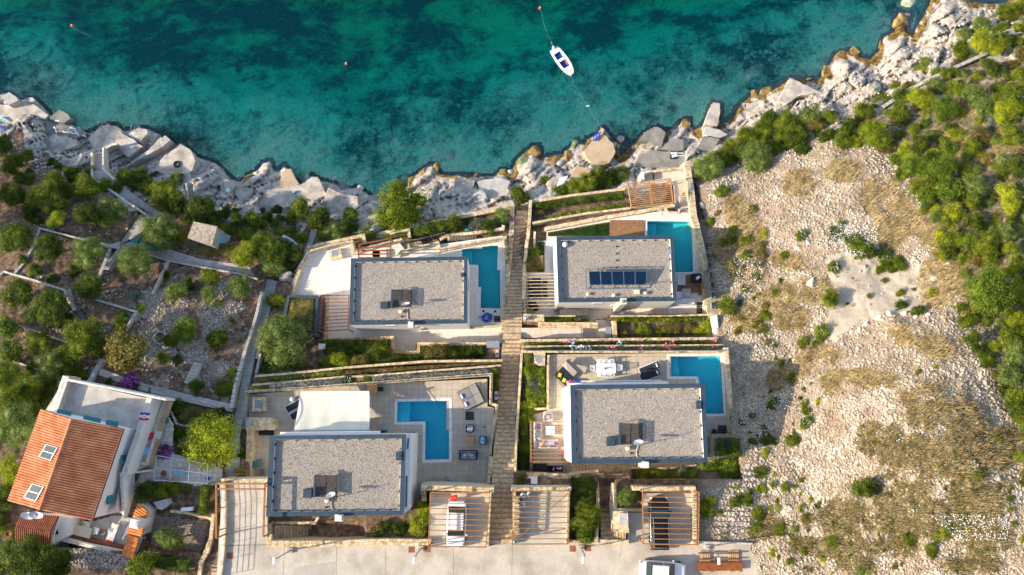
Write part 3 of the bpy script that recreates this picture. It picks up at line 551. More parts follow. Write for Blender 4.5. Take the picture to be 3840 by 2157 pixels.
# ------------------------------------------------------------------ the sea: a closed body of water that absorbs light
def water_mat(name, absorb, dens, gloss_rough=.06, tint=(1, 1, 1), body=None, bodyfac=0, wave=.35, wscale=1.4):
    m = bpy.data.materials.new(name); m.use_nodes = True; n = m.node_tree.nodes; l = m.node_tree.links; n.clear()
    o = n.new('ShaderNodeOutputMaterial'); t = n.new('ShaderNodeBsdfTransparent'); t.inputs[0].default_value = (*tint, 1)
    g = n.new('ShaderNodeBsdfGlossy'); g.inputs['Roughness'].default_value = gloss_rough
    nz = n.new('ShaderNodeTexNoise'); nz.inputs['Scale'].default_value = wscale; nz.inputs['Detail'].default_value = 6
    ge = n.new('ShaderNodeNewGeometry'); l.new(ge.outputs['Position'], nz.inputs['Vector'])
    bp = n.new('ShaderNodeBump'); bp.inputs['Strength'].default_value = wave; bp.inputs['Distance'].default_value = .12; l.new(nz.outputs['Fac'], bp.inputs['Height'])
    fr = n.new('ShaderNodeFresnel'); fr.inputs['IOR'].default_value = 1.24; l.new(bp.outputs[0], fr.inputs['Normal']); l.new(bp.outputs[0], g.inputs['Normal'])
    src = t.outputs[0]
    if bodyfac:
        df = n.new('ShaderNodeBsdfDiffuse'); df.inputs[0].default_value = (*body, 1); m2 = n.new('ShaderNodeMixShader'); m2.inputs[0].default_value = bodyfac
        l.new(src, m2.inputs[1]); l.new(df.outputs[0], m2.inputs[2]); src = m2.outputs[0]
    mx = n.new('ShaderNodeMixShader'); l.new(fr.outputs[0], mx.inputs[0]); l.new(src, mx.inputs[1]); l.new(g.outputs[0], mx.inputs[2]); l.new(mx.outputs[0], o.inputs[0])
    if dens:
        v = n.new('ShaderNodeVolumeAbsorption'); v.inputs[0].default_value = (*absorb, 1); v.inputs[1].default_value = dens; l.new(v.outputs[0], o.inputs['Volume'])
    MATS[name] = m; return m
# absorption = density * (1 - colour)
water_mat('sea_water', (.0, .974, .918), .52, gloss_rough=.12, body=(.0, .18, .36), bodyfac=.09)
b = MB().box((20, 20, -20), (900, 700, 40)); o = b.build('sea', 'sea_water'); tag(o, kind='structure')
# ------------------------------------------------------------------ foliage: many small leaves spread over lumpy crowns
def quads(C, N, S, ratio=.55, bend=0):
    """one rhombic leaf per centre C, normal N, length S"""
    n = len(C); N = N/np.maximum(np.linalg.norm(N, axis=1, keepdims=True), 1e-6)
    r = rng.normal(size=(n, 3)); a = np.cross(N, r); a /= np.maximum(np.linalg.norm(a, axis=1, keepdims=True), 1e-6); b = np.cross(N, a)
    S = np.broadcast_to(np.asarray(S, float).reshape(-1, 1), (n, 1))
    V = np.stack([C-a*S*.5, C+b*S*ratio*.5, C+a*S*.5, C-b*S*ratio*.5], 1).reshape(-1, 3)
    return V, np.arange(n*4).reshape(-1, 4)
def crown_mesh(name, mat, nl, leaf, seed, lobes=14, flat=.7, spread=.62, ragged=.16):
    """unit crown: radius about 1, base at z=0"""
    g = np.random.default_rng(seed); L = []
    for i in range(lobes):
        a = g.uniform(0, 2*math.pi); r = spread*math.sqrt(g.uniform(0, 1)); zz = flat*(.35+.6*g.uniform(0, 1)*(1-r*r*.9))
        L.append((r*math.cos(a), r*math.sin(a), zz, g.uniform(.24, .42)))
    L.append((0, 0, flat*.55, .5)); L = np.array(L)
    wgt = L[:, 3]**2; k = g.choice(len(L), nl, p=wgt/wgt.sum()); d = g.normal(size=(nl, 3)); d[:, 2] = np.abs(d[:, 2])*.9-.18
    d /= np.linalg.norm(d, axis=1, keepdims=True); cl = fbm((d[:, :1]+L[k, :1]*3)*2.6+d[:, 2:3]*2, (d[:, 1:2]+L[k, 1:2]*3)*2.6+9, 2, seed); rr = L[k, 3:4]*(.72+.62*cl)*(1+g.normal(size=(nl, 1))*ragged)*np.where(g.random((nl, 1)) < .2, .75, 1)
    C = L[k, :3]+d*rr*np.array([1, 1, .85]); C[:, 2] = np.maximum(C[:, 2], .03)
    N = d+g.normal(size=(nl, 3))*.75+np.array([0, 0, .25])
    V, F = quads(C, N, leaf*g.uniform(.7, 1.35, nl))
    # inner mass of twigs and shaded leaves
    bm = bmesh.new(); bmesh.ops.create_icosphere(bm, subdivisions=2, radius=1); cv = np.array([v.co[:] for v in bm.verts]); cf = [[v.index for v in f.verts] for f in bm.faces]; bm.free()
    for (x, y, z, r) in L:
        q = cv*r*.58*np.array([1, 1, .85])+np.array([x, y, z]); q[:, 2] = np.maximum(q[:, 2], 0)
        k0 = len(V); V = np.vstack([V, q])
        L2 = [(a+k0, b+k0, c+k0) for a, b, c in cf]; crown_mesh.tri += L2
    me = bpy.data.meshes.new(name); me.from_pydata(V.tolist(), [], F.tolist()+crown_mesh.tri); crown_mesh.tri = []
    me.materials.append(M(mat)); me.update(); return me
crown_mesh.tri = []
KIND = {}
def protos():
    for k, mat, leaf, ragged, flat in (('dark', 'leaf_dark', .085, .14, .75), ('mid', 'leaf_mid', .085, .15, .72), ('pine', 'leaf_pine', .075, .12, .95), ('olive', 'leaf_olive', .07, .17, .85),
                                       ('yellow', 'leaf_yellow', .085, .16, .7), ('brown', 'leaf_brown', .08, .17, .65), ('grey', 'leaf_grey', .07, .16, .6), ('fresh', 'leaf_fresh', .085, .15, .7)):
        KIND[k] = [crown_mesh('crown_'+k, mat, 4600, leaf*1.1, 100+i*7+len(KIND)*31, lobes=15+5*i, flat=flat, ragged=ragged*1.2, spread=.68) for i in range(3)]
        KIND[k+'_big'] = [crown_mesh('crown_'+k, mat, 12000, leaf*.66, 900+i*7+len(KIND)*31, lobes=30, flat=flat, ragged=ragged*.7, spread=.70) for i in range(2)] if k in ('dark', 'mid', 'pine', 'olive', 'yellow', 'fresh') else None
        KIND[k+'_small'] = [crown_mesh('crown_'+k, mat, 500, leaf*2.2, 500+i*7+len(KIND)*31, lobes=5, flat=.7, ragged=.25) for i in range(3)]
protos()
SURF = {}
def mpp(px, py, z): return float((P(px+1, py, z)-P(px, py, z)).length)
def shrub(px, py, rpx, kind, label, cat='shrub', name='shrub', group=None, z=None, h=.8):
    """a low plant: one mesh of leaves"""
    z = float(zt(np.array([px]), np.array([py]))[0]) if z is None else z
    p = P(px, py, z); r = rpx*(1.18 if px > 960 else 1.12)*mpp(px, py, z); me = random.choice(KIND[kind+('_small' if r < .55 else '')])
    o = link(name, me, None, (p.x, p.y, p.z-.12*r), (0, 0, random.uniform(0, 6.28)), (r*random.uniform(.85, 1.25), r*random.uniform(.8, 1.1), r*h*random.uniform(.9, 1.15)))
    return tag(o, label, cat, group)
def tree(px, py, rpx, kind, label, name='tree', cat='tree', H=None, group=None, z=None, trunk='bark', hz=None):
    """crown centre at (px,py) as seen; trunk stands below it"""
    zg = float(zt(np.array([px]), np.array([py]))[0]) if z is None else z
    r0 = rpx*mpp(px, py, zg+2); H = H or max(1.6, r0*1.5)
    top = P(px, py, zg+H*.62); r = rpx*(1.08 if px > 960 else 1.03)*mpp(px, py, zg+H*.62); th = H-r*.95 if H > r*1.3 else H*.28
    base = Vector((top.x, top.y, zg-.1)); e = empty(name, base, label, cat, group)
    g = random.Random(int(px*7+py)); b = MB(); bend = Vector((g.uniform(-.15, .15), g.uniform(-.15, .15), 0))*r
    tr = max(.06, r*.07); b.tube([base, base+bend*.5+Vector((0, 0, th*.6)), base+bend+Vector((0, 0, th+.2*r))], [tr*1.3, tr, tr*.8], 8)
    for k in range(5):
        a = g.uniform(0, 6.28); q = base+bend+Vector((0, 0, th+.1*r)); b.tube([q, q+Vector((math.cos(a)*r*.3, math.sin(a)*r*.3, r*.3)), q+Vector((math.cos(a)*r*.6, math.sin(a)*r*.6, r*.5))], [tr*.6, tr*.4, tr*.15], 5)
    b.build('trunk', trunk, e)
    big = KIND.get(kind+'_big'); me = random.choice(big if (r > 1.6 and big) else KIND[kind])
    link('crown', me, e, (0, 0, th), (0, 0, g.uniform(0, 6.28)), (r*g.uniform(.92, 1.12), r*g.uniform(.84, 1.05), (H-th)*(hz or 1.0)/ .95))
    return e
def bed(name, poly, z, h, mat, dens, leaf, label, cat, flowers=None, kind='stuff', lump=.5, ratio=.55, upright=.4, group=None, parent=None):
    """ground cover or clipped planting filling a bed: leaves at varied height over lumps"""
    xy = [P(p[0], p[1], z)[:2] for p in poly]; a = np.array(xy); lo, hi = a.min(0), a.max(0)
    area = abs(sum(xy[i][0]*xy[(i+1) % len(xy)][1]-xy[(i+1) % len(xy)][0]*xy[i][1] for i in range(len(xy))))/2
    n = int(area*dens); q = rng.uniform(lo, hi, (int(n*(hi-lo).prod()/max(area, .01)*1.1)+50, 2)); q = q[inpoly(q[:, 0], q[:, 1], xy)][:n]
    s = int(a[0][0]*13) % 977
    lum = fbm(q[:, 0]*1.5, q[:, 1]*1.5, 3, s); edge = sstep(0, .28, dpoly(q[:, 0], q[:, 1], xy, True))
    qx, qy = invp(q[:, 0], q[:, 1], np.full(len(q), z)); z0_ = z; z = np.maximum(z, zt(qx, qy)-.03); top = h*((1-lump)+lump*1.9*lum)*(.35+.65*edge); zz = z+top*(1-.45*rng.random(len(q))**2)
    C = np.column_stack([q, zz]); C[:, :2] += rng.normal(size=(len(q), 2))*.05
    gx = fbm(q[:, 0]*1.5+.15, q[:, 1]*1.5, 3, s)-lum; gy = fbm(q[:, 0]*1.5, q[:, 1]*1.5+.15, 3, s)-lum
    N = np.column_stack([-gx*8, -gy*8, np.full(len(q), upright*2)])+rng.normal(size=(len(q), 3))*.8
    V, F = quads(C, N, leaf*rng.uniform(.7, 1.4, len(q)), ratio)
    c0 = a.mean(0); off = np.array([c0[0], c0[1], z0_]); par = worldloc(parent) if parent is not None else None
    mats = [mat]; Vs = [V]; Fs = [F]; mi = [np.zeros(len(F), int)]
    # dark mass of stems filling the bed under the leaves
    st = .22; gx_, gy_ = np.arange(lo[0], hi[0], st), np.arange(lo[1], hi[1], st)
    if len(gx_) > 1 and len(gy_) > 1:
        X, Y = np.meshgrid(gx_, gy_); ins = inpoly(X, Y, xy); gq = invp(X, Y, np.full(X.shape, z0_)); H_ = np.maximum(z0_, zt(*gq)-.03)+h*.72*((1-lump)+lump*1.9*fbm(X*1.5, Y*1.5, 3, s))*(.2+.8*sstep(0, .28, dpoly(X, Y, xy, True)))
        idx = np.arange(X.size).reshape(X.shape); f = np.stack([idx[:-1, :-1], idx[:-1, 1:], idx[1:, 1:], idx[1:, :-1]], -1).reshape(-1, 4); ok = ins.ravel()[f].all(1)
        k0 = sum(len(v) for v in Vs); Vs.append(np.column_stack([X.ravel(), Y.ravel(), H_.ravel()])); Fs.append(f[ok]+k0); mi.append(np.zeros(ok.sum(), int))
    if flowers:
        for fm, fd, fs in flowers:
            m = int(area*fd); ctr = rng.choice(len(q), max(3, m//10)); pick = ctr[rng.integers(0, len(ctr), m)]
            Cf = np.column_stack([q[pick]+rng.normal(size=(m, 2))*.16, top[pick]+z[pick]+.06]); Vf, Ff = quads(Cf, rng.normal(size=(m, 3))*.5+np.array([0, 0, 1]), fs*rng.uniform(.7, 1.3, m), 1)
            k0 = sum(len(v) for v in Vs); Vs.append(Vf); Fs.append(Ff+k0); mats.append(fm); mi.append(np.full(m, len(mats)-1))
    V = np.vstack(Vs)-off; F = np.vstack(Fs); me = np_mesh(name, V, F, None)
    for q_ in mats: me.materials.append(M(q_))
    me.polygons.foreach_set('material_index', np.concatenate(mi).astype(np.int32))
    o = link(name, me); o.location = off
    if parent is not None: o.parent = parent; o.location = Vector(off)-par
    return tag(o, label, cat, group, kind)
def rosette(px, py, rpx, n, label, mat='leaf_agave', name='agave', cat='agave', z=None, rise=.75, wide=.16):
    """agave or yucca: every long pointed leaf is a part"""
    z = float(zt(np.array([px]), np.array([py]))[0]) if z is None else z; p = P(px, py, z); r = rpx*mpp(px, py, z)
    e = empty(name, p, label, cat); g = random.Random(int(px+py)); m = MB(); N = 6; V = []; F = []
    for i in range(N+1):
        t = i/N; wv = wide*(1-t)**.6*(.6+.8*t if t < .4 else 1); x = t; zz = rise*t*(1-.55*t)
        V += [(x, -wv/2, zz+.04), (x, 0, zz-.02), (x, wv/2, zz+.04)]
    for i in range(N): F += [(i*3, i*3+3, i*3+4, i*3+1), (i*3+1, i*3+4, i*3+5, i*3+2)]
    m.add(V, F); me = m.mesh('leaf', mat)
    for k in range(n):
        s = r*g.uniform(.75, 1.05)*(1-.5*(k/n)); o = link('leaf', me, e, (0, 0, .02*k/n), (0, -R(g.uniform(-8, 8)+50*k/n), k*2.399), (s, s, s))
    return e
# ------------------------------------------------------------------ masonry, decks, steps, railings
BOXM = {}
def unit_box(mat, kind='box'):
    k = (mat, kind)
    if k not in BOXM:
        m = MB()
        if kind == 'box': m.box((0, 0, 0), (1, 1, 1))
        else:   # rough dressed block: chamfered, a little uneven
            g = random.Random(hash(kind) % 999); V = []
            for z, s in ((-.5, .5), (.38, .5), (.5, .44)):
                for x, y in ((-1, -1), (1, -1), (1, 1), (-1, 1)): V.append((x*s+g.uniform(-.03, .03), y*s+g.uniform(-.03, .03), z+g.uniform(-.03, .03)))
            m.add(V, [(3, 2, 1, 0), (8, 9, 10, 11)]+[(a, (a+1) % 4, 4+(a+1) % 4, 4+a) for a in range(4)]+[(4+a, 4+(a+1) % 4, 8+(a+1) % 4, 8+a) for a in range(4)])
        BOXM[k] = m.mesh('block', mat)
    return BOXM[k]
def block(name, mat, parent, c, d, rz=0, kind='box'):
    off = worldloc(parent); return link(name, unit_box(mat, kind), parent, (c[0]-off.x, c[1]-off.y, c[2]-off.z), (0, 0, rz), d)
WALLN = [0]
def wall(pts, wpx, zs, h, label, stone='wall_stone', mortar='wall_mortar', name='stone_wall', cat='wall', slen=.55, closed=False, cope=True, zb=None):
    """masonry wall along measured points; zs = height of its top (one value or one per point); its coping stones are parts"""
    if not isinstance(zs, (list, tuple)): zs = [zs]*len(pts)
    W = [P(p[0], p[1], z) for p, z in zip(pts, zs)]
    if closed: W.append(W[0].copy())
    wd = wpx*mpp(pts[0][0], pts[0][1], zs[0]); c = sum(W, Vector())/len(W); e = empty(name, (c.x, c.y, min(p.z for p in W)-h), label, cat); b = MB()
    tot = 0; WALLN[0] += 1
    for i in range(len(W)-1):
        p, q = W[i], W[i+1]; d = (q-p); L = math.hypot(d.x, d.y)
        if L < .05: continue
        ux, uy = d.x/L, d.y/L; nx_, ny_ = -uy*wd*.5, ux*wd*.5; ex = wd*.5-.003*(i+1)
        a0 = (p.x-ux*ex, p.y-uy*ex); a1 = (q.x+ux*ex, q.y+uy*ex); cz = .10 if cope else 0
        k = .985-.004*(i % 2)
        b.prism([(a0[0]-nx_*k, a0[1]-ny_*k), (a1[0]-nx_*k, a1[1]-ny_*k), (a1[0]+nx_*k, a1[1]+ny_*k), (a0[0]+nx_*k, a0[1]+ny_*k)],
                [p.z-h, q.z-h, q.z-h, p.z-h], [p.z-cz, q.z-cz-.002*i, q.z-cz-.002*i, p.z-cz])
        if cope:
            n = max(1, int((L+wd*.5)/slen)); s0 = -wd*.5 if i == 0 else wd*.5; Lt = L-s0+(wd*.5); n = max(1, int(round(Lt/slen))); cuts = [0]+sorted((k2+random.uniform(-.22, .22))/n for k2 in range(1, n))+[1]
            rows = 2 if wd > .5 else 1
            for row in range(rows):
                if row: cuts = [0]+sorted((k2+random.uniform(-.25, .25))/n for k2 in range(1, n))+[1]
                for k2 in range(len(cuts)-1):
                    m_ = (cuts[k2]+cuts[k2+1])/2; sl = (cuts[k2+1]-cuts[k2])*Lt; t = (s0+m_*Lt); zz = p.z+(q.z-p.z)*min(1, max(0, t/L)); off = (row-.5)*wd/2 if rows == 2 else 0
                    o = block('stone', stone, e, (p.x+ux*t-uy*off, p.y+uy*t+ux*off, zz-.05+random.uniform(-.012, .012)), (sl-.022, wd/rows*random.uniform(.96, 1.03)-.012, .11), math.atan2(uy, ux), 'b%d' % random.randint(0, 3))
                    o.rotation_euler[1] = -math.atan2(q.z-p.z, L)
    b.build('wall_body', mortar, e); return e
def quad_block(poly, ztop, h, label, mat="wall_stone", name="stone_planter", cat="planter"):
    b = MB(); b.prism([P(p[0], p[1], ztop)[:2] for p in poly], ztop-h, ztop); o = b.build(name, mat, bevel=.02); return tag(o, label, cat)
def slab(name, poly, z, mat, kind='structure', holes=(), th=.3, label=None, cat=None):
    b = MB(); b.prism([P(p[0], p[1], z)[:2] for p in poly], z-th, z, holes=[[P(p[0], p[1], z)[:2] for p in h] for h in holes]); o = b.build(name, mat)
    return tag(o, label, cat, kind=kind)
def clip(poly, x0, y0, x1, y1):
    def cl(P_, f, cut):
        out = []
        for i in range(len(P_)):
            a, b = P_[i-1], P_[i]; fa, fb = f(a), f(b)
            if fb >= 0:
                if fa < 0: out.append(cut(a, b))
                out.append(b)
            elif fa >= 0: out.append(cut(a, b))
        return out
    for ax, v, sg in ((0, x0, 1), (0, x1, -1), (1, y0, 1), (1, y1, -1)):
        if not poly: return []
        f = lambda p: sg*(p[ax]-v)
        def cut(a, b):
            t = (v-a[ax])/(b[ax]-a[ax]); return (a[0]+(b[0]-a[0])*t, a[1]+(b[1]-a[1])*t)
        poly = cl(poly, f, cut)
    return poly
def tiled(name, poly, z, size, tmat, gmat, holes=(), skip=(), rz=0.0, limit=300, pname='tile', gap=.018, only=None):
    """a level floor with separately laid tiles (the largest-showing ones are single parts)"""
    W = [P(p[0], p[1], z)[:2] for p in poly]; Hs = [[P(p[0], p[1], z)[:2] for p in h] for h in holes]; Sk = [[P(p[0], p[1], z)[:2] for p in h] for h in skip]
    b = MB(); b.prism(W, z-.34, z-.03, holes=Hs); base = b.build(name, gmat); tag(base, kind='structure'); off = base.location
    ca, sa = math.cos(-rz), math.sin(-rz); rot = lambda p: (p[0]*ca-p[1]*sa, p[0]*sa+p[1]*ca); inv = lambda p: (p[0]*ca+p[1]*sa, -p[0]*sa+p[1]*ca)
    Wr = [rot(p) for p in W]; xs = [p[0] for p in Wr]; ys = [p[1] for p in Wr]; sx, sy = size if isinstance(size, tuple) else (size, size)
    um = MB().box((0, 0, 0), (1, 1, 1)).mesh(pname, tmat); full = []; part = []
    x = min(xs)
    while x < max(xs):
        y = min(ys)
        while y < max(ys):
            c = inv((x+sx/2, y+sy/2))
            if not any(inpoly(np.array([c[0]]), np.array([c[1]]), h)[0] for h in Hs+Sk):
                q = clip(Wr, x+gap/2, y+gap/2, x+sx-gap/2, y+sy-gap/2)
                if len(q) >= 3:
                    A = abs(sum(q[i-1][0]*q[i][1]-q[i][0]*q[i-1][1] for i in range(len(q))))/2
                    if A > .97*(sx-gap)*(sy-gap): full.append(c)
                    elif A > .02: part.append([inv(p) for p in q])
            y += sy
        x += sx
    rest = MB(); random.shuffle(full); full.sort(key=lambda c: abs(c[0]-0)+abs(c[1])*.5)
    for k, c in enumerate(full):
        if k < limit: link(pname, um, base, (c[0]-off.x, c[1]-off.y, z-.02-off.z), (0, 0, rz), (sx-gap, sy-gap, .04))
        else: rest.box((c[0], c[1], z-.02), (sx-gap, sy-gap, .04), rz)
    for q in part: rest.prism(q if sum(q[i-1][0]*q[i][1]-q[i][0]*q[i-1][1] for i in range(len(q))) > 0 else q[::-1], z-.04, z-.001)
    if rest.v: tag(rest.build(pname+('_infill' if pname == 'tile' else 's'), tmat, base), kind='stuff')
    return base
def steps(p0, p1, q0, q1, n, z0, z1, label, mat='step_stone', name='stone_stairway', cat='stairs', body='wall_mortar', depth=.5, e=None):
    """n steps from edge (p0-p1, at z0) to edge (q0-q1, at z1)"""
    A0, A1, B0, B1 = P(*p0, z0), P(*p1, z0), P(*q0, z1), P(*q1, z1)
    if e is None: c = (A0+A1+B0+B1)/4; e = empty(name, (c.x, c.y, min(z0, z1)-depth), label, cat)
    off = worldloc(e)
    for k in range(n):
        t0, t1 = k/n, (k+1)/n; z = z0+(z1-z0)*(k+1)/n if z1 >= z0 else z0+(z1-z0)*k/n
        a, b_, c_, d_ = A0.lerp(B0, t0), A1.lerp(B1, t0), A1.lerp(B1, t1), A0.lerp(B0, t1)
        pl = [a[:2], b_[:2], c_[:2], d_[:2]]
        if sum(pl[i-1][0]*pl[i][1]-pl[i][0]*pl[i-1][1] for i in range(4)) < 0: pl = pl[::-1]
        so_ = MB().prism(pl, z-depth+.002*(k % 3), z).build('step', mat, e)
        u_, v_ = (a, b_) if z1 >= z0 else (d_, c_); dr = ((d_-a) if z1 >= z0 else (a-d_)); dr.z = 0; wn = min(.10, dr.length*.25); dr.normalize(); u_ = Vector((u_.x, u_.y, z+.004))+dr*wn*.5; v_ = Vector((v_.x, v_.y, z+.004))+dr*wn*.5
        nb_ = MB().bar(u_.lerp(v_, .01), v_.lerp(u_, .01), wn, .05).build('shadow_nosing', 'shadow_nosing_pale' if mat != 'step_stone' else 'shadow_nosing_stone', e); nb_.parent = so_  # edging bar coloured dark to stand for the shadow line of each riser
    return e
def railing(pts, zs, label, h=1.0, post=1.5, mat='steel', rails=(1.0,), r=.022, name='handrail', cat='railing', glass=None):
    if not isinstance(zs, (list, tuple)): zs = [zs]*len(pts)
    W = [P(p[0], p[1], z) for p, z in zip(pts, zs)]; c = W[0]; e = empty(name, W[0], label, cat)
    for k, rz_ in enumerate(rails):
        MB().tube([p+Vector((0, 0, h*rz_)) for p in W], r, 6).build('rail', mat, e)
    for i in range(len(W)-1):
        p, q = W[i], W[i+1]; L = (q-p).length; n = max(1, int(round(L/post)))
        for k in range(n+(i == len(W)-2)):
            s = p.lerp(q, k/n); MB().bar(s, s+Vector((0, 0, h)), .04, .04).build('post', mat, e)
        if glass: MB().bar(p+Vector((0, 0, h*.5)), q+Vector((0, 0, h*.5)), .015, h*.86).build('glass_pane', glass, e)
    return e
def pool(poly, zdeck, label, cop, steps_=(), cop_out=None):
    e = empty('swimming_pool', P(*poly[0], zdeck-1.6), label, 'swimming pool'); zw = zdeck-.12; tl_ = 'pool_tile_green' if cop else 'pool_tile'
    W = [P(p[0], p[1], zdeck)[:2] for p in poly]; n = len(W); b = MB()
    tri = tessellate_polygon([[Vector((*p, 0)) for p in W]]); b.add([(*p, zdeck-1.55) for p in W], [tuple(t) for t in tri])
    b.build('pool_floor', tl_, e)
    s = sum(W[i-1][0]*W[i][1]-W[i][0]*W[i-1][1] for i in range(n))
    b = MB()
    for i in range(n): a, c = W[i], W[(i+1) % n]; b.add([(*a, zdeck-1.6), (*c, zdeck-1.6), (*c, zdeck-.01), (*a, zdeck-.01)], [(0, 1, 2, 3)])
    b.build('pool_wall', tl_, e)
    b = MB(); b.add([(*p, zw) for p in W], [tuple(t) for t in tri]); b.build('pool_water', 'pool_water', e)
    for (sp, dz) in steps_:
        MB().prism([P(p[0], p[1], zdeck)[:2] for p in sp], zdeck-1.54, zdeck-dz).build('pool_step', tl_, e)
    # coping slabs
    if cop_out:
        O = [P(p[0], p[1], zdeck)[:2] for p in cop_out]
        for i in range(n):
            a, c, A_, C_ = Vector(W[i]), Vector(W[(i+1) % n]), Vector(O[i]), Vector(O[(i+1) % n]); L = (c-a).length; k = max(1, int(L/.95))
            for j in range(k):
                t0, t1 = j/k+.004, (j+1)/k-.004
                pl = [tuple(a.lerp(c, t0)), tuple(A_.lerp(C_, t0)), tuple(A_.lerp(C_, t1)), tuple(a.lerp(c, t1))]
                if sum(pl[q-1][0]*pl[q][1]-pl[q][0]*pl[q-1][1] for q in range(4)) < 0: pl = pl[::-1]
                MB().prism(pl, zdeck-.03, zdeck+.025).build('coping_slab', 'pool_coping', e)
    return e
def pergola(quad, z, zg, nb, label, mat, axis='h', bw=.09, bh=.14, name='pergola', posts=True, ends=.0, slatw=.07):
    """quad: NW,NE,SE,SW measured at height z; nb beams parallel to the picture's horizontal ('h') or vertical"""
    C = [P(p[0], p[1], z) for p in quad]; c = sum(C, Vector())/4; e = empty(name, (c.x, c.y, zg), label, 'pergola')
    for i in range(4):
        if i in (1, 3) or axis != 'x': MB().bar(C[i], C[(i+1) % 4], bw, bh).build('frame_beam', mat, e)
    for k in range(1, nb-1):
        t = k/(nb-1)
        if axis == 'h': a, b_ = C[0].lerp(C[3], t), C[1].lerp(C[2], t)
        else: a, b_ = C[0].lerp(C[1], t), C[3].lerp(C[2], t)
        MB().bar(a+Vector((0, 0, bh*.5+.03)), b_+Vector((0, 0, bh*.5+.03)), slatw, .10).build('slat', mat, e)
    if posts:
        for q in C:
            qq = q.lerp(c, .012); MB().box((qq.x, qq.y, (z+zg)/2), (.1, .1, z-zg)).build('post', mat, e)
    return e
MATS['pool_water'] = water_mat('pool_water', (1, 1, 1), 0, gloss_rough=.03, tint=(.50, .92, .96), wave=.12, wscale=2.5)
# ------------------------------------------------------------------ the four flat-roofed villas
def villa(quad, z, zb, inner, label, kit=True, white_left=0, joints=3, zcol=None):
    """quad NW,NE,SE,SW outer edge of the metal coping at height z"""
    O = [P(*p, z) for p in quad]; I = [P(*p, z) for p in inner]; c = sum(O, Vector())/4; e = empty('villa', (c.x, c.y, zb), label, 'villa')
    Iw = [p.lerp(c, .006) for p in O]; b = MB(); b.prism([p[:2] for p in Iw][::-1], zb-3.0, z-.40); b.build('wall', 'white_render', e)
    # inner upstand ring under the coping and gravel
    b = MB(); b.prism([p[:2] for p in Iw][::-1], z-.42, z-.06, holes=[[p.lerp(c, .004)[:2] for p in I]]); b.build('parapet', 'white_render', e)
    b = MB(); b.prism([p.lerp(c, -.002)[:2] for p in I][::-1], z-.398, z-.36); g = b.build('gravel_roof', 'gravel', e)
    n = 5200; u = rng.random(n)[:, None]; v = rng.random(n)[:, None]; Ia = np.array([p[:2] for p in I])
    q = (Ia[0]*(1-u)+Ia[1]*u)*(1-v)+(Ia[3]*(1-u)+Ia[2]*u)*v; ct = q.mean(0); q = ct+(q-ct)*.985
    Cc = np.column_stack([q, np.full(n, z-.35)]); Vv, Ff = quads(Cc, rng.normal(size=(n, 3))*.5+np.array([0, 0, 1.]), rng.uniform(.05, .11, n), .9)
    off = worldloc(e); me = np_mesh('gravel_stones', Vv-np.array(off), Ff, 'gravel_stone'); o = link('gravel_stones', me, e); tag(o, kind='stuff')
    for i in range(4):
        a, d = O[i], O[(i+1) % 4]; ai, di = I[i], I[(i+1) % 4]; k = joints if (d-a).length > 10 else 2
        for j in range(k):
            t0, t1 = j/k, (j+1)/k; ga, gb = (.0015 if j else 0), (.0015 if j < k-1 else 0)
            pl = [a.lerp(d, t0+ga), a.lerp(d, t1-gb), ai.lerp(di, t1-gb), ai.lerp(di, t0+ga)]
            MB().prism([p[:2] for p in pl][::-1], [z-.10]*4, [z-.02, z-.02, z+.02, z+.02][::-1] if False else z).build('metal_coping', 'coping_metal', e)
        L = (di-ai).length; nb = int(L/1.12)
        for j in range(nb):
            p = ai.lerp(di, (j+.7)/nb); p = p.lerp(c, .010); dd = (di-ai).normalized()
            block('bracket', 'black', e, (p.x, p.y, z-.20), (.20, .13, .22), math.atan2(dd.y, dd.x))
    return e, z-.36
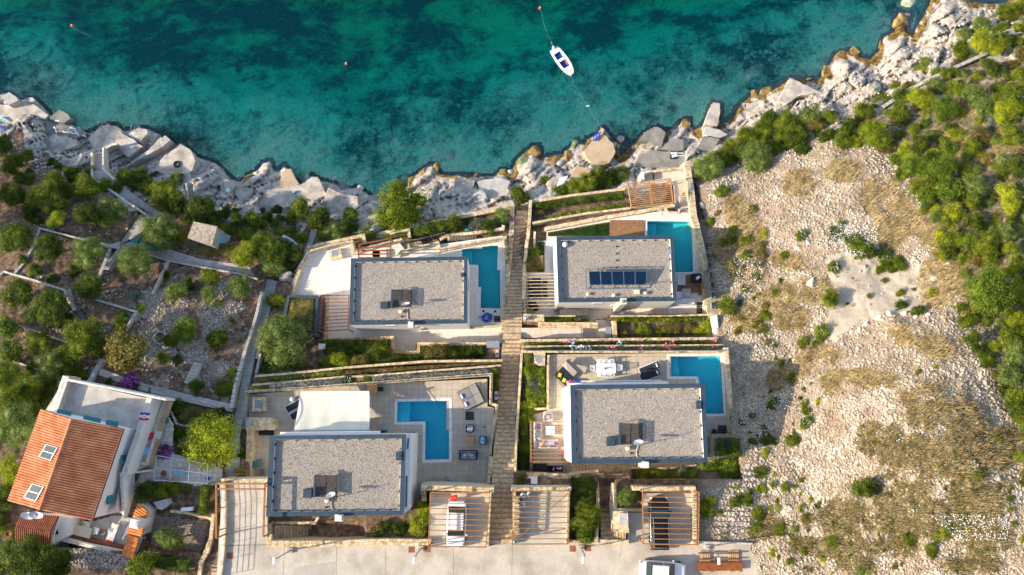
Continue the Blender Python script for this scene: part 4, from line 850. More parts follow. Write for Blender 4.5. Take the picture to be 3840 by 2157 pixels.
def roof_kit(e, zr, col, hatch, dish, vent, dot, box_, cable):
    """solar tube collector, hatch, aerial and dish, vent cap: col = NW,NE,SE,SW on the roof"""
    off = worldloc(e); C = [P(*p, zr+(1.0 if i in (0, 3) else .55)) for i, p in enumerate(col)]
    for i in range(22):
        t = (i+.5)/22; MB().tube([C[0].lerp(C[3], t), C[1].lerp(C[2], t)], .033, 6).build('collector_tube', 'dark_metal', e)
    MB().bar(C[0]+Vector((0, 0, .05)), C[3]+Vector((0, 0, .05)), .18, .18).build('collector_manifold', 'coping_metal', e)
    b = MB(); b.bar(C[1], C[2], .08, .08); b.bar(C[0].lerp(C[1], .5)-Vector((0, 0, .06)), C[3].lerp(C[2], .5)-Vector((0, 0, .06)), .06, .05)
    for p in C: b.bar(Vector((p.x, p.y, zr)), p, .05, .05)
    b.build('collector_frame', 'dark_metal', e)
    h = [P(*p, zr+.55) for p in hatch]; b = MB(); b.prism([p[:2] for p in h][::-1], zr, zr+.55); b.build('roof_hatch', 'coping_metal', e, bevel=.03)
    m0 = P(*dish[0], zr); mt = P(*dish[1], zr+1.5)
    MB().tube([m0, Vector((m0.x, m0.y, zr+1.6))], .035, 8).build('mast', 'steel', e)
    top = Vector((m0.x, m0.y, zr+1.6)); b = MB(); b.tube([top, top+Vector((-.1, .25, 1.1))], .02, 5)
    for k in range(6):
        q = top+Vector((-.1*(k/6), .25*k/6, .3+.8*k/6)); b.tube([q-Vector((.28, -.05, 0)), q+Vector((.28, -.05, 0))], .010, 4)
    b.build('aerial', 'steel', e)
    # dish faces up-left, seen from above as a thin ellipse
    b = MB(); prof = [(0.02, 0), (.2, .02), (.38, .07), (.46, .12)]; b.lathe((0, 0, 0), prof, 20); b.lathe((0, 0, -.02), prof[::-1], 20)
    me = b.mesh('satellite_dish', 'white_plastic', smooth=True); o = link('satellite_dish', me, e, mt-off, (R(-62), 0, R(12)))
    MB().bar(mt, mt+Vector((.05, .55, .3)), .03, .03).build('dish_arm', 'steel', e)
    if vent: v = P(*vent, zr+.3); b = MB(); b.cyl((v.x, v.y), .11, zr, zr+.25, 12); b.cyl((v.x, v.y), .24, zr+.25, zr+.36, 16, r2=.18); b.build('vent_cap', 'cream_render', e)
    if dot: d = P(*dot, zr+.1); MB().cyl((d.x, d.y), .09, zr, zr+.15, 10).build('roof_drain', 'black', e)
    if box_: d = [P(*p, zr+.5) for p in box_]; MB().prism([p[:2] for p in d][::-1], zr, zr+.45).build('side_box', 'coping_metal', e); q = sum(d, Vector())/4; MB().tube([q+Vector((0, 0, 0)), q+Vector((.0, 0, .55))], .05, 8).build('lamp_post', 'steel', e)
    if cable: MB().tube([P(*p, zr+.06) for p in cable], .05, 6).build('cable_sleeve', 'tan_concrete', e)
def chimney(e, quad, z, h, mat='cream_render'):
    q = [P(*p, z) for p in quad]; c = sum(q, Vector())/4
    MB().prism([p[:2] for p in q][::-1], z-h, z).build('chimney', mat, e)
    k = [p.lerp(c, .22) for p in q]; MB().prism([p[:2] for p in k][::-1], z+.08, z+.16).build('chimney_cap', 'white_paint', e)
TL_O = [(1316,969),(1753,962),(1753,1213),(1309,1219)]; TL_I = [(1329,983),(1740,976),(1738,1201),(1323,1205)]
TR_O = [(2087,887),(2526,883),(2538,1129),(2094,1134)]; TR_I = [(2101,901),(2513,897),(2524,1116),(2109,1121)]
BL_O = [(1011,1634),(1522,1628),(1515,1931),(997,1938)]; BL_I = [(1029,1650),(1506,1645),(1498,1915),(1016,1920)]
BR_O = [(2139,1444),(2643,1438),(2655,1734),(2143,1739)]; BR_I = [(2156,1461),(2627,1455),(2640,1718),(2160,1722)]
ZT, ZB = 12.8, 19.5
v1, r1 = villa(TL_O, ZT, Z1, TL_I, 'upper left flat-roofed villa beside the long pool, with one tube collector on its gravel roof')
roof_kit(v1, r1, [(1471,1086),(1544,1086),(1541,1152),(1469,1152)], [(1426,1131),(1456,1131),(1454,1156),(1425,1156)], [(1520,1152),(1521,1143)], (1502,1169), (1506,1188), [(1728,1022),(1739,1022),(1739,1037),(1728,1037)], [(1527,1158),(1529,1180),(1530,1198),(1538,1203)])
chimney(v1, [(1530,1206),(1551,1206),(1551,1229),(1530,1229)], ZT+.45, 1.2)
v2, r2 = villa(TR_O, ZT, Z1, TR_I, 'upper right flat-roofed villa with five blue solar panels in a row on its roof')
v3, r3 = villa(BL_O, ZB, Z2, BL_I, 'lower left flat-roofed villa beside the cream awning and the L-shaped pool', joints=4)
roof_kit(v3, r3, [(1182,1782),(1265,1782),(1263,1864),(1179,1864)], [(1136,1835),(1169,1835),(1168,1868),(1135,1868)], [(1242,1866),(1240,1860)], (1225,1878), (1221,1903), [(1484,1695),(1506,1695),(1506,1727),(1484,1727)], [(1249,1868),(1242,1890),(1246,1908),(1252,1914)])
chimney(v3, [(1255,1930),(1285,1930),(1285,1956),(1255,1956)], ZB+.35, 2.5)
v4, r4 = villa(BR_O, ZB, Z2, BR_I, 'lower right flat-roofed villa behind the outdoor dining table and L-shaped pool', joints=4)
roof_kit(v4, r4, [(2325,1588),(2408,1588),(2407,1668),(2324,1668)], [(2275,1640),(2306,1640),(2306,1673),(2275,1673)], [(2392,1668),(2394,1663)], (2354,1682), (2366,1700), [(2613,1503),(2631,1503),(2631,1534),(2613,1534)], [(2393,1673),(2387,1695),(2389,1712),(2396,1718)])
chimney(v4, [(2409,1731),(2434,1731),(2434,1755),(2409,1755)], ZB+.35, 2.5)
# white cladding and terrace canopies that stand proud of the walls
def proud(e, name, poly, z0, z1, mat='white_render'):
    MB().prism([P(p[0], p[1], z1)[:2] for p in poly][::-1], z0, z1).build(name, mat, e)
proud(v4, 'side_wall', [(2124,1450),(2138,1446),(2143,1736),(2130,1730)], Z2, ZB-.4)
proud(v4, 'canopy', [(2128,1437),(2505,1430),(2505,1440),(2128,1446)], ZB-1.0, ZB-.7)
proud(v4, 'sunblind_box', [(2180,1428),(2480,1424),(2480,1428),(2180,1432)], ZB-2.6, ZB-2.3, 'canvas')
proud(v2, 'side_wall', [(2082,892),(2086,889),(2094,1133),(2089,1133)], Z1, ZT-.25)
proud(v3, 'canopy', [(1050,1621),(1425,1617),(1425,1629),(1050,1632)], ZB-1.0, ZB-.7)
proud(v3, 'side_wall', [(1523,1630),(1541,1627),(1534,1912),(1516,1928)], Z2, ZB-.5)
proud(v3, 'terrace_band', [(1528,1624),(1556,1621),(1552,1702),(1545,1900),(1528,1915)], Z2, Z2+1.1, 'slate_panel')
for (e, a, b_, z0, z1) in ((v3, (1531,1640), (1528,1688), ZB-3, ZB-1.0), (v3, (1525,1780), (1522,1905), ZB-3, ZB-1.0)):
    p, q = P(*a, ZB-.5), P(*b_, ZB-.5); f = MB().bar(Vector((p.x+.02, p.y, ZB-.49)), Vector((q.x+.02, q.y, ZB-.49)), .30, .05).build('window', 'white_paint', e)
    MB().bar(Vector((p.x+.02, p.y-.1, ZB-.45)), Vector((q.x+.02, q.y+.1, ZB-.45)), .16, .04).build('pane', 'pane', f)
    f.children[0].location = (0, 0, 0) if False else f.children[0].location
# windows and doors in the walls that face the passage
def wwin(e, pxs, z0, z1, quad, side, zt_, t0, t1):
    O = [P(*p, zt_) for p in quad]; c = sum(O, Vector())/4; a, d = O[side].lerp(c, .005), O[(side+1) % 4].lerp(c, .005); p, q = a.lerp(d, t0), a.lerp(d, t1)
    p = Vector((p.x, p.y, (z0+z1)/2)); q = Vector((q.x, q.y, (z0+z1)/2))
    f = MB().bar(p, q, .10, z1-z0).build('window', 'white_paint', e); dd = (q-p).normalized()
    MB().bar(p+dd*.08, q-dd*.08, .14, z1-z0-.16).build('pane', 'pane', f)
for e, O_, zt_, zb_ in ((v1, TL_O, ZT, Z1), (v2, TR_O, ZT, Z1)):
    wwin(e, 0, ZT-1.6, ZT-.9, O_, 2, ZT, .62, .70); wwin(e, 0, ZT-3.4, ZT-2.6, O_, 2, ZT, .45, .53); wwin(e, 0, Z1+.1, Z1+2.3, O_, 2, ZT, .40, .44)
    wwin(e, 0, ZT-2.6, ZT-1.2, O_, 1, ZT, .30, .50)
for e, O_ in ((v3, BL_O), (v4, BR_O)):
    wwin(e, 0, Z2+.1, Z2+2.4, O_, 0, ZB, .15, .45); wwin(e, 0, Z2+.1, Z2+2.4, O_, 0, ZB, .5, .8); wwin(e, 0, Z2+.1, Z2+2.3, O_, 3, ZB, .3, .5)
# five-panel solar field on the upper right villa
off = worldloc(v2)
A0, A1, A2, A3 = P(2207,1018,r2+.95), P(2424,1017,r2+.95), P(2425,1069,r2+.45), P(2211,1070,r2+.45)
for k in range(5):
    t0, t1 = k/5+.004, (k+1)/5-.004; a, b_, c_, d_ = A0.lerp(A1, t0), A0.lerp(A1, t1), A3.lerp(A2, t1), A3.lerp(A2, t0)
    m = MB(); up = Vector((0, 0, .06)); V = [a, b_, c_, d_, a+up, b_+up, c_+up, d_+up]; m.add(V, [(0, 1, 2, 3), (7, 6, 5, 4), (0, 4, 5, 1), (1, 5, 6, 2), (2, 6, 7, 3), (3, 7, 4, 0)]); f = m.build('solar_panel', 'steel', v2)
    cc = (a+b_+c_+d_)/4+Vector((0, 0, .065)); V = [q.lerp(cc, .05)+Vector((0, 0, .065)) for q in (a, b_, c_, d_)]; MB().add(V, [(3, 2, 1, 0)]).build('panel_glass', 'solar_blue', f)
m = MB(); F0, F1, F2, F3 = P(2197,1010,r2+1.0), P(2424,1008,r2+1.0), P(2427,1081,r2+.15), P(2201,1083,r2+.15)
for a, b_ in ((F0, F1), (F1, F2), (F2, F3), (F3, F0)): m.bar(a, b_, .07, .07)
for k in range(6): a, b_ = F0.lerp(F1, k/5), F3.lerp(F2, k/5); m.bar(a, b_, .05, .05); m.bar(a, Vector((a.x, a.y, r2)), .05, .05)
m.build('panel_frame', 'steel', v2)
for i, (x, y) in enumerate(((2204,1103),(2301,1107),(2420,1099))):
    v = P(x, y, r2+.3); b = MB(); b.cyl((v.x, v.y), .1, r2, r2+.25, 10); b.cyl((v.x, v.y), .2, r2+.25, r2+.34, 14, r2=.15); b.build('vent_cap', 'cream_render', v2)
q = [P(*p, r2+.4) for p in ((2380,1086),(2400,1086),(2401,1103),(2381,1103))]; MB().prism([p[:2] for p in q][::-1], r2, r2+.4).build('roof_hatch', 'cream_render', v2, bevel=.04)
p = P(2432,1068,r2); m = MB(); m.tube([p, p+Vector((0, 0, 1.5))], .03, 6); m.bar(p+Vector((-.6, 0, .8)), p+Vector((.6, .1, .8)), .05, .05); m.bar(p+Vector((0, -.3, 1.4)), p+Vector((0.1, .5, 1.5)), .04, .04); m.build('aerial', 'steel', v2)
p = P(2119,917,r2+.3); m = MB(); m.lathe((p.x, p.y, r2+.15), [(.28,0),(.30,.12),(.24,.26),(.1,.36),(.01,.38)], 18); m.build('roof_dome', 'white_plastic', v2, smooth=True)
q = [P(*p, r2+.4) for p in ((2506,935),(2518,935),(2518,952),(2506,952))]; MB().prism([p_[:2] for p_ in q][::-1], r2, r2+.4).build('side_box', 'slate_panel', v2)
q = [P(*p, ZT+.5) for p in ((2328,1118),(2350,1118),(2350,1141),(2326,1143))]; MB().prism([p_[:2] for p_ in q][::-1], Z1, ZT+.5).build('chimney', 'cream_render', v2)
MB().cyl(tuple((sum(q, Vector())/4)[:2]), .2, ZT+.5, ZT+.68, 12, r2=.08).build('chimney_cap', 'steel', v2)
for k in range(7):
    p = P(2313,925+k*26,r2+.05); block('roof_clip', 'black', v2, (p.x, p.y, r2+.06), (.16, .14, .12))

# ------------------------------------------------------------------ decks and pools
tiled('upper_left_terrace', DECK_TL, Z1, (.6, .4), 'white_paving', 'pale_grout', holes=[POOL_TL], skip=[[(1345,1000),(1740,1000),(1740,1235),(1345,1235)]], rz=R(-1), pname='paving_slab')
tiled('upper_right_terrace', DECK_TR, Z1, (.6, .4), 'white_paving', 'pale_grout', holes=[POOL_TR], skip=[[(2110,900),(2500,900),(2500,1120),(2110,1120)]], rz=R(-1), pname='paving_slab')
tiled('lower_left_terrace', DECK_BL, Z2, .585, 'tile', 'grout', holes=[POOL_BL], skip=[[(1060,1650),(1530,1640),(1530,1900),(1060,1910)]])
tiled('lower_right_terrace', DECK_BR, Z2, .585, 'tile', 'grout', holes=[POOL_BR], skip=[[(2170,1460),(2620,1460),(2620,1710),(2170,1710)]])
pool(POOL_TL, Z1, 'long turquoise pool along the east side of the upper left villa', 1, [([(1733,938),(1768,932),(1770,993),(1733,993)], .9)], [(1722,928),(1884,908),(1887,1170),(1784,1170),(1784,1003),(1722,1003)])
pool(POOL_TR, Z1, 'green-tinted pool at the north-east corner of the upper right villa', 1, [([(2427,831),(2466,831),(2467,893),(2427,893)], .9)], [(2417,820),(2603,816),(2614,1029),(2518,1032),(2511,905),(2417,903)])
pool(POOL_BL, Z2, 'L-shaped blue pool on the lower left terrace beside the lounge sofa', 0, [([(1490,1508),(1537,1507),(1536,1582),(1489,1583)], .8), ([(1489,1546),(1534,1546),(1534,1582),(1489,1583)], .55), ([(1489,1558),(1534,1558),(1534,1582),(1489,1583)], .35)], [(1481,1497),(1695,1492),(1695,1733),(1583,1737),(1586,1592),(1479,1593)])
pool(POOL_BR, Z2, 'L-shaped blue pool on the lower right terrace below the sun loungers', 0, [([(2511,1338),(2546,1337),(2546,1411),(2511,1412)], .6), ([(2511,1378),(2550,1378),(2550,1411),(2511,1412)], .45)], [(2500,1328),(2711,1325),(2724,1561),(2615,1563),(2608,1422),(2501,1422)])
# road and driveways
slab('road', ROAD, ZR, 'road_concrete')
sl = MB()
for k in range(26):
    a, b_ = P(1262-6.2*k, 2105+k*.9, ZR), P(1246-6.2*k, 2175, ZR); sl.bar(a+Vector((0, 0, .004)), b_+Vector((0, 0, .004)), .05, .012)
o = sl.build('road_grooves', 'path_concrete'); tag(o, kind='structure')
jn = MB()
for (a, b_) in (((1262,2050),(1260,2200)), ((1066,2055),(1060,2200)), ((1921,2044),(1918,2200)), ((2330,2046),(2325,2090)), ((1446,2056),(1446,2200)), ((1700,2056),(1700,2200)), ((850,2046),(1004,2043))):
    w_ = .10 if a == (850, 2046) else .03; jn.bar(P(*a, ZR)+Vector((0, 0, .003)), P(*b_, ZR)+Vector((0, 0, .003)), w_, .01)
o = jn.build('road_joints', 'dark_concrete'); tag(o, kind='structure')

# ------------------------------------------------------------------ the public stairway between the villas
sw = empty('stone_stairway', P(1900,1400,4), 'long straight stone stairway running between the villas from road to beach', 'stairs')
SL = [(1936,790),(1925,860),(1915,960),(1903,1100),(1892,1225),(1884,1275),(1868,1500),(1850,1700),(1834,2040)]; SR = [(1983,790),(1978,860),(1970,960),(1962,1100),(1957,1225),(1953,1275),(1943,1500),(1928,1700),(1921,2040)]
SZ = [4.2,4.9,6.0,7.8,9.4,9.6,12.2,14.4,17.45]; SN = [4,7,11,10,2,14,13,18]
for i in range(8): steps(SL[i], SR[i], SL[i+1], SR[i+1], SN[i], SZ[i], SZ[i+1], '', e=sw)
# ------------------------------------------------------------------ concrete aprons, jetties and paths by the sea
for pl, h, m_, n_ in SHELVES:
    g = random.Random(int(pl[0][0]*3+pl[0][1])); W = []
    for i in range(len(pl)):      # ragged cast edges
        a, b_ = pl[i], pl[(i+1) % len(pl)]; W.append(a); L = math.hypot(b_[0]-a[0], b_[1]-a[1])
        for k in range(1, int(L/14)):
            t = k/int(L/14); j = 1.6 if 'path' not in n_ and 'terrace' not in n_ else .5; W.append((a[0]+(b_[0]-a[0])*t+g.uniform(-j, j), a[1]+(b_[1]-a[1])*t+g.uniform(-j, j)))
    slab(n_, W, h, m_, th=1.6 if h < 3 else .7)
# white ring with a bar painted on the round landing stone
q = [(1752,772),(1762,745),(1775,722),(1800,712),(1820,722),(1826,745),(1812,768),(1790,782),(1770,786)]
o = slab('landing_stone', q, 2.5, 'path_concrete', kind=None, th=1.2, label='grey round-edged landing slab with a white ring and bar painted on it', cat='landing slab')
b = MB(); V = []; c = P(1795,741,2.505)
for k in range(32):
    a = 2*math.pi*k/32; V += [(c.x+math.cos(a)*.52, c.y+math.sin(a)*.52, c.z), (c.x+math.cos(a)*.62, c.y+math.sin(a)*.62, c.z)]
b.add(V, [(2*k, 2*k+1, (2*k+3) % 64, (2*k+2) % 64) for k in range(32)]); b.bar(c+Vector((-.5, -.02, .0)), c+Vector((.5, .02, 0)), .07, .012); b.build('painted_ring', 'white_paint', o)
b = MB(); pp = [(180,455),(192,470),(200,478),(212,488),(198,498)]
def squiggle(pts, z, wd, nm, parent=None):
    m = MB(); W = [P(p[0], p[1], z) for p in pts]
    for i in range(len(W)-1): m.bar(W[i], W[i+1], wd, .03)
    return m
for pts, z in (([(205,455),(214,452),(222,456)],1.18), ([(202,475),(208,486),(213,498)],1.03), ([(235,492),(245,498),(262,496),(275,502),(290,500),(296,508)],1.03), ([(262,478),(275,482),(285,486),(280,494),(292,498)],1.03), ([(310,508),(322,512)],1.03)):
    o = squiggle(pts, z, .16, 'x').build('lime_stain', 'white_paint'); tag(o, kind='stuff')
# ladders, bathing gear
def ladder(px, py, z, rz, label):
    p = P(px, py, z); e = empty('bathing_ladder', p, label, 'ladder', rz=0); d = Vector((math.cos(rz), math.sin(rz), 0)); n = Vector((-d.y, d.x, 0))
    for s in (-.22, .22):
        MB().tube([p-d*.5+n*s, p-d*.4+n*s+Vector((0, 0, .8)), p+n*s+Vector((0, 0, .9)), p+d*.35+n*s+Vector((0, 0, .3)), p+d*.4+n*s-Vector((0, 0, 1.6))], .025, 6).build('rail', 'steel', e)
    for k in range(4): MB().bar(p+d*.38-n*.22-Vector((0, 0, .1+k*.35)), p+d*.38+n*.22-Vector((0, 0, .1+k*.35)), .08, .03).build('rung', 'steel', e)
ladder(78,372,1.3,R(60),'steel bathing ladder beside the pale block at the far left shore')
ladder(390,470,1.6,R(60),'steel bathing ladder on the wide apron left of the cove')
ladder(512,482,1.3,R(75),'steel bathing ladder at the tip of the small jetty')
ladder(908,668,1.6,R(50),'white bathing ladder at the edge of the layered rocks')
ladder(1250,672,1.7,R(80),'white bathing ladder on the pale beach apron near the pine')
quad_block([(5,364),(33,346),(62,365),(66,378),(32,394)],2.3,1.3,'pale concrete block at the far left edge of the shore','path_concrete','concrete_block','block')
quad_block([(98,372),(104,367),(122,366),(129,374),(126,380),(102,381)],1.75,.6,'small rounded concrete bollard base on the left apron','shore_concrete','concrete_block','block')
quad_block([(274,628),(302,576),(309,582),(286,632)],4.2,.5,'long grey slab bench lying above the layered rock','path_concrete','stone_bench','bench')
# old tyre on the rock platform
def tyre(px, py, z, r, label, lay=True):
    p = P(px, py, z); m = MB(); V = []; F = []; n = 18; k2 = 8
    for i in range(n):
        a = 2*math.pi*i/n
        for j in range(k2):
            t = 2*math.pi*j/k2; q = r+math.cos(t)*r*.32; V.append((p.x+math.cos(a)*q, p.y+math.sin(a)*q, p.z+r*.3+math.sin(t)*r*.3))
    for i in range(n):
        for j in range(k2): F.append((i*k2+j, ((i+1) % n)*k2+j, ((i+1) % n)*k2+(j+1) % k2, i*k2+(j+1) % k2))
    m.add(V, F); return tag(m.build('tyre', 'tyre', smooth=True), label, 'tyre')
tyre(664,617,2.2,.33,'black rubber tyre lying on the pale rock platform left of centre')
for i, (x, y) in enumerate(((1405,312),(1400,343),(1385,350),(1416,345),(1402,360),(1450,318),(1462,330))):
    o = tyre(x, y, -2.2, .62, ('upper left','middle','lower left','lower middle','lowest','upper right','right')[i]+' one of the sunken round rings in mid-water below the orange buoy', False); o.name = 'sunken_ring'; o['category'] = 'mooring ring'; o['group'] = 'sunken rings on the sea bed'; o.data.materials[0] = M('shore_concrete')
    o.location.z = float(zt(np.array([x]), np.array([y]))[0])+.1
quad_block([(846,712),(852,704),(861,708),(858,717),(850,720)],2.9,.35,'small white square stool on the layered rocks','white_plastic','stool','stool')
quad_block([(2088,698),(2096,668),(2128,660),(2119,690)],4.4,.12,'white leaning panel beside the shrubs above the beach','white_paint','white_panel','panel')
c = P(1101,721,2.0); tag(MB().cyl((c.x, c.y), .16, 1.85, 2.15, 14).build('bucket', 'sky_paint'), 'pale blue round bucket on the beach apron', 'bucket')
c = P(863,764,3.3); b = MB(); b.rbox((c.x, c.y, c.z), (.5, .35, .35), R(30), .1); tag(b.build('bag', 'orange_fabric'), 'orange bag left among the layered rocks', 'bag')
for i, (x, y, lb) in enumerate(((2, 480, 'blue folded sunshade at the far left edge'), (14, 448, 'blue and white inflatable tube lying on the left apron'))):
    c = P(x, y, 2.4 if i == 0 else 1.3); tag(MB().tube([c+Vector((-.8, 0, .12)), c+Vector((0, .1, .15)), c+Vector((.8, -.25, .12))], [.12, .2, .1], 8).build('beach_gear', 'blue_plastic' if i == 0 else 'sky_paint'), lb, 'beach gear')
c = P(2232, 512, 1.6); b = MB(); 
for k in range(3): b.tube([c+Vector((-.3+.25*k, -.6, .1)), c+Vector((-.1+.25*k, 0, .3)), c+Vector((.25+.2*k, .55, .1))], .07, 6)
tag(b.build('beach_gear', 'blue_plastic'), 'blue pool noodles leaning at the tan jetty', 'beach gear')
for i, (x, y, rz) in enumerate(((2526,576,0),(2530,586,.2))):
    c = P(x, y, 2.25); m = MB(); m.rbox((c.x, c.y, c.z+.12), (.75, .3, .24), rz, .1); m.tube([c+Vector((.1, 0, .2)), c+Vector((1.2, 0, .2))], .05, 6); tag(m.build('outboard_motor', 'white_plastic'), ('upper' if i == 0 else 'lower')+' of two white outboard motors on the dark apron', 'outboard motor')
o = quad_block([(2514,567),(2538,567),(2538,596),(2514,596)],2.32,.1,'dark mat under the two white outboard motors','black_fabric','mat','mat')
c = P(1386,791,2.51); b = MB(); b.box((c.x, c.y, c.z+.02), (.62, .62, .06), R(45)); tag(b.build('hatch_cover', 'dark_concrete'), 'brown diamond hatch cover set in the pale landing slab', 'hatch cover')

# ------------------------------------------------------------------ boats and buoys
def buoy(px, py, label, mat='buoy_red'):
    p = P(px, py, .1); e = empty('buoy', p, label, 'buoy', 'mooring buoys on the water'); b = MB(); b.lathe(p, [(.01, -.2), (.14, -.15), (.20, 0), (.16, .14), (.06, .2), (.01, .21)], 14); b.build('float', mat, e, smooth=True)
    MB().tube([p+Vector((0, 0, .22)), p+Vector((0, 0, .36))], .05, 6).build('eye', 'white_plastic', e); return e
buoy(272,97,'red buoy in the dark water at the upper left'); buoy(1299,239,'orange buoy above the sunken rings, alone in mid-water'); buoy(2025,31,'red buoy near the top edge, tied to the moored white boat')
def rope(pts, label, r=.008): tag(MB().tube([P(x, y, z) for x, y, z in pts], r, 5).build('mooring_rope', 'rope'), label, 'rope')
rope([(2027,35,.04),(2040,90,.03),(2058,140,.03),(2082,182,.3)],'thin rope from the red buoy to the stern of the white boat')
rope([(2141,285,.5),(2160,330,.03),(2205,400,.03),(2235,450,.05),(2258,481,1.2)],'long thin rope from the bow of the white boat to the tan jetty')
rope([(276,102,.03),(300,120,.02),(345,138,.0)],'short rope trailing from the upper left buoy')
p = P(2204,398,.06); tag(MB().tube([p+Vector((-.18, -.06, 0)), p+Vector((.18, .06, 0))], [.08, .08], 8).build('rope_float', 'white_plastic'), 'small white float on the mooring rope', 'float')
def boat(stern, bow, wpx, z, label, hull='white_plastic', inner='white_plastic', floor='boat_blue', keel=None, name='moored_boat', engine=True, keelmat=None):
    S, B = P(*stern, z), P(*bow, z); L = (B-S).length; d = (B-S)/L; rz = math.atan2(d.y, d.x); W = wpx*mpp(stern[0], stern[1], z)
    e = empty(name, S, label, 'boat'); e.rotation_euler = (0, 0, rz); zz = .42
    def hw(t): return W/2*(.80+.20*math.sin(min(t/.45, 1)*math.pi/2))*(1 if t < .45 else math.sqrt(max(0, 1-((t-.45)/.56)**2.1)))
    N = 16; T = [i/N*.995 for i in range(N+1)]; m = MB(); V = []
    for t in T:
        w_ = hw(t); s = .12*t
        V += [(t*L, -w_*.55, -.12), (t*L, -w_, zz*.55), (t*L, -w_*1.0, zz+s), (t*L, w_*1.0, zz+s), (t*L, w_, zz*.55), (t*L, w_*.55, -.12)]
    F = []
    for i in range(N):
        for a, b_ in ((0, 1), (1, 2), (3, 4), (4, 5), (5, 0)): F.append((i*6+a, i*6+6+a, i*6+6+b_, i*6+b_))
    F.append((0, 1, 2, 3, 4, 5)[::-1]); m.add(V, F)
    me = m.mesh('hull', keelmat or hull); link('hull', me, e)
    g = MB()   # gunwale and decks
    def strip(t0, t1, f0, f1, n=10, zo=0):
        V = []; 
        for i in range(n+1):
            t = t0+(t1-t0)*i/n; s = .12*t; V += [(t*L, hw(t)*f0, zz+s+zo), (t*L, hw(t)*f1, zz+s+zo)]
        g.add(V, [(2*i, 2*i+2, 2*i+3, 2*i+1) for i in range(n)]); g.add([(a, b_, c_-.05) for a, b_, c_ in V], [(2*i+1, 2*i+3, 2*i+2, 2*i) for i in range(n)])
    strip(0, .995, -1.03, -.68, 16, .02); strip(0, .995, .68, 1.03, 16, .02); strip(.72, .995, -.70, .70, 8, .022); strip(0, .10, -.70, .70, 2, .022)
    link('gunwale', g.mesh('gunwale', inner), e)
    f = MB(); f.box((L*.41, 0, .13), (L*.62, W*.72, .06)); link('floor_mat', f.mesh('floor_mat', floor), e)
    for t, wd in ((.42, .09), (.14, .06)): q = MB(); q.box((t*L, 0, zz-.02), (wd*L, W*.74, .06)); link('thwart', q.mesh('thwart', inner), e)
    for s in (-1, 1): q = MB(); q.box((L*.41, s*W*.34, .3), (L*.60, .05, .28)); link('side_bench', q.mesh('side_bench', inner), e)
    if engine:
        q = MB(); q.rbox((-.08, 0, .62), (.3, .26, .34), 0, .08); q.box((-.22, 0, .2), (.10, .12, .8)); link('outboard_motor', q.mesh('outboard_motor', 'white_plastic'), e)
        q = MB(); q.tube([(-.25, .02, .35), (-.75, .15, .55)], .03, 6); q.rbox((-.8, .16, .57), (.16, .26, .08), .3, .03); link('propeller_leg', q.mesh('propeller_leg', 'steel'), e)
        q = MB(); q.lathe((L*.86, -.03, zz+.12), [(.16, 0), (.19, .03), (.13, .05)], 16); link('deck_hatch', q.mesh('deck_hatch', 'white_paint'), e)
        q = MB(); q.tube([(L*.70, W*.25, zz+.1), (L*.76, W*.05, zz+.42), (L*.82, W*.38, zz+.12)], .02, 6); link('bow_rail', q.mesh('bow_rail', 'steel'), e)
        q = MB(); q.rbox((L*.56, W*.24, .34), (L*.19, .16, .12), -.12, .04); link('fender', q.mesh('fender', 'buoy_red'), e)
    return e
boat((2076,188),(2145,285),44,0.05,'white open motorboat with blue floor mats moored off the beach')
boat((1058,895),(1125,938),34,float(zt(np.array([1090.]),np.array([915.]))[0])+.25,'white dinghy with pale blue inside resting among the bushes by the steps','white_plastic','white_paint','sky_paint',engine=False,name='beached_dinghy')
boat((590,932),(500,902),36,7.1,'blue-hulled rowing boat lying under the round tree on the path','sky_paint','teal_paint','sky_paint',engine=False,name='beached_rowing_boat',keelmat='blue_plastic')
# ------------------------------------------------------------------ rocks along the water's edge
def rock_mesh(seed, mat, el=1.0, sub=2):
    bm = bmesh.new(); bmesh.ops.create_icosphere(bm, subdivisions=sub, radius=1); g = np.random.default_rng(seed)
    V = np.array([v.co[:] for v in bm.verts]); 
    for _ in range(16):
        n = g.normal(size=3); n /= np.linalg.norm(n); dd = V@n; cutd = g.uniform(.38, .78); V = V-np.maximum(0, dd-cutd)[:, None]*n
    V *= 1+(g.random((len(V), 1))-.5)*.12; V *= np.array([el, 1, .7])
    for v, q in zip(bm.verts, V): v.co = q
    me = bpy.data.meshes.new('rock'); bm.to_mesh(me); bm.free(); me.materials.append(M(mat)); return me
ROCKS = {k: [rock_mesh(i+s, m_, el) for i in range(4)] for k, s, m_, el in (('ochre', 1, 'ochre_rock', 1.5), ('white', 20, 'limestone', 1.2), ('shore', 40, 'shore_rock', 1.5), ('weed', 60, 'weed_rock', 1.7), ('sunk', 80, 'sea_stone', 1.6))}
def rock(px, py, rpx, kind, ang, label, el=1.0, dz=0, name='boulder', group=None, hz=.8):
    z = float(zt(np.array([px]), np.array([py]))[0])+dz; p = P(px, py, z); r = rpx*mpp(px, py, z)
    o = link(name, random.choice(ROCKS[kind]), None, (p.x, p.y, p.z+r*.12), (random.uniform(-.15, .15), random.uniform(-.15, .15), R(ang)), (r*el, r, r*hz)); return tag(o, label, 'rock', group)
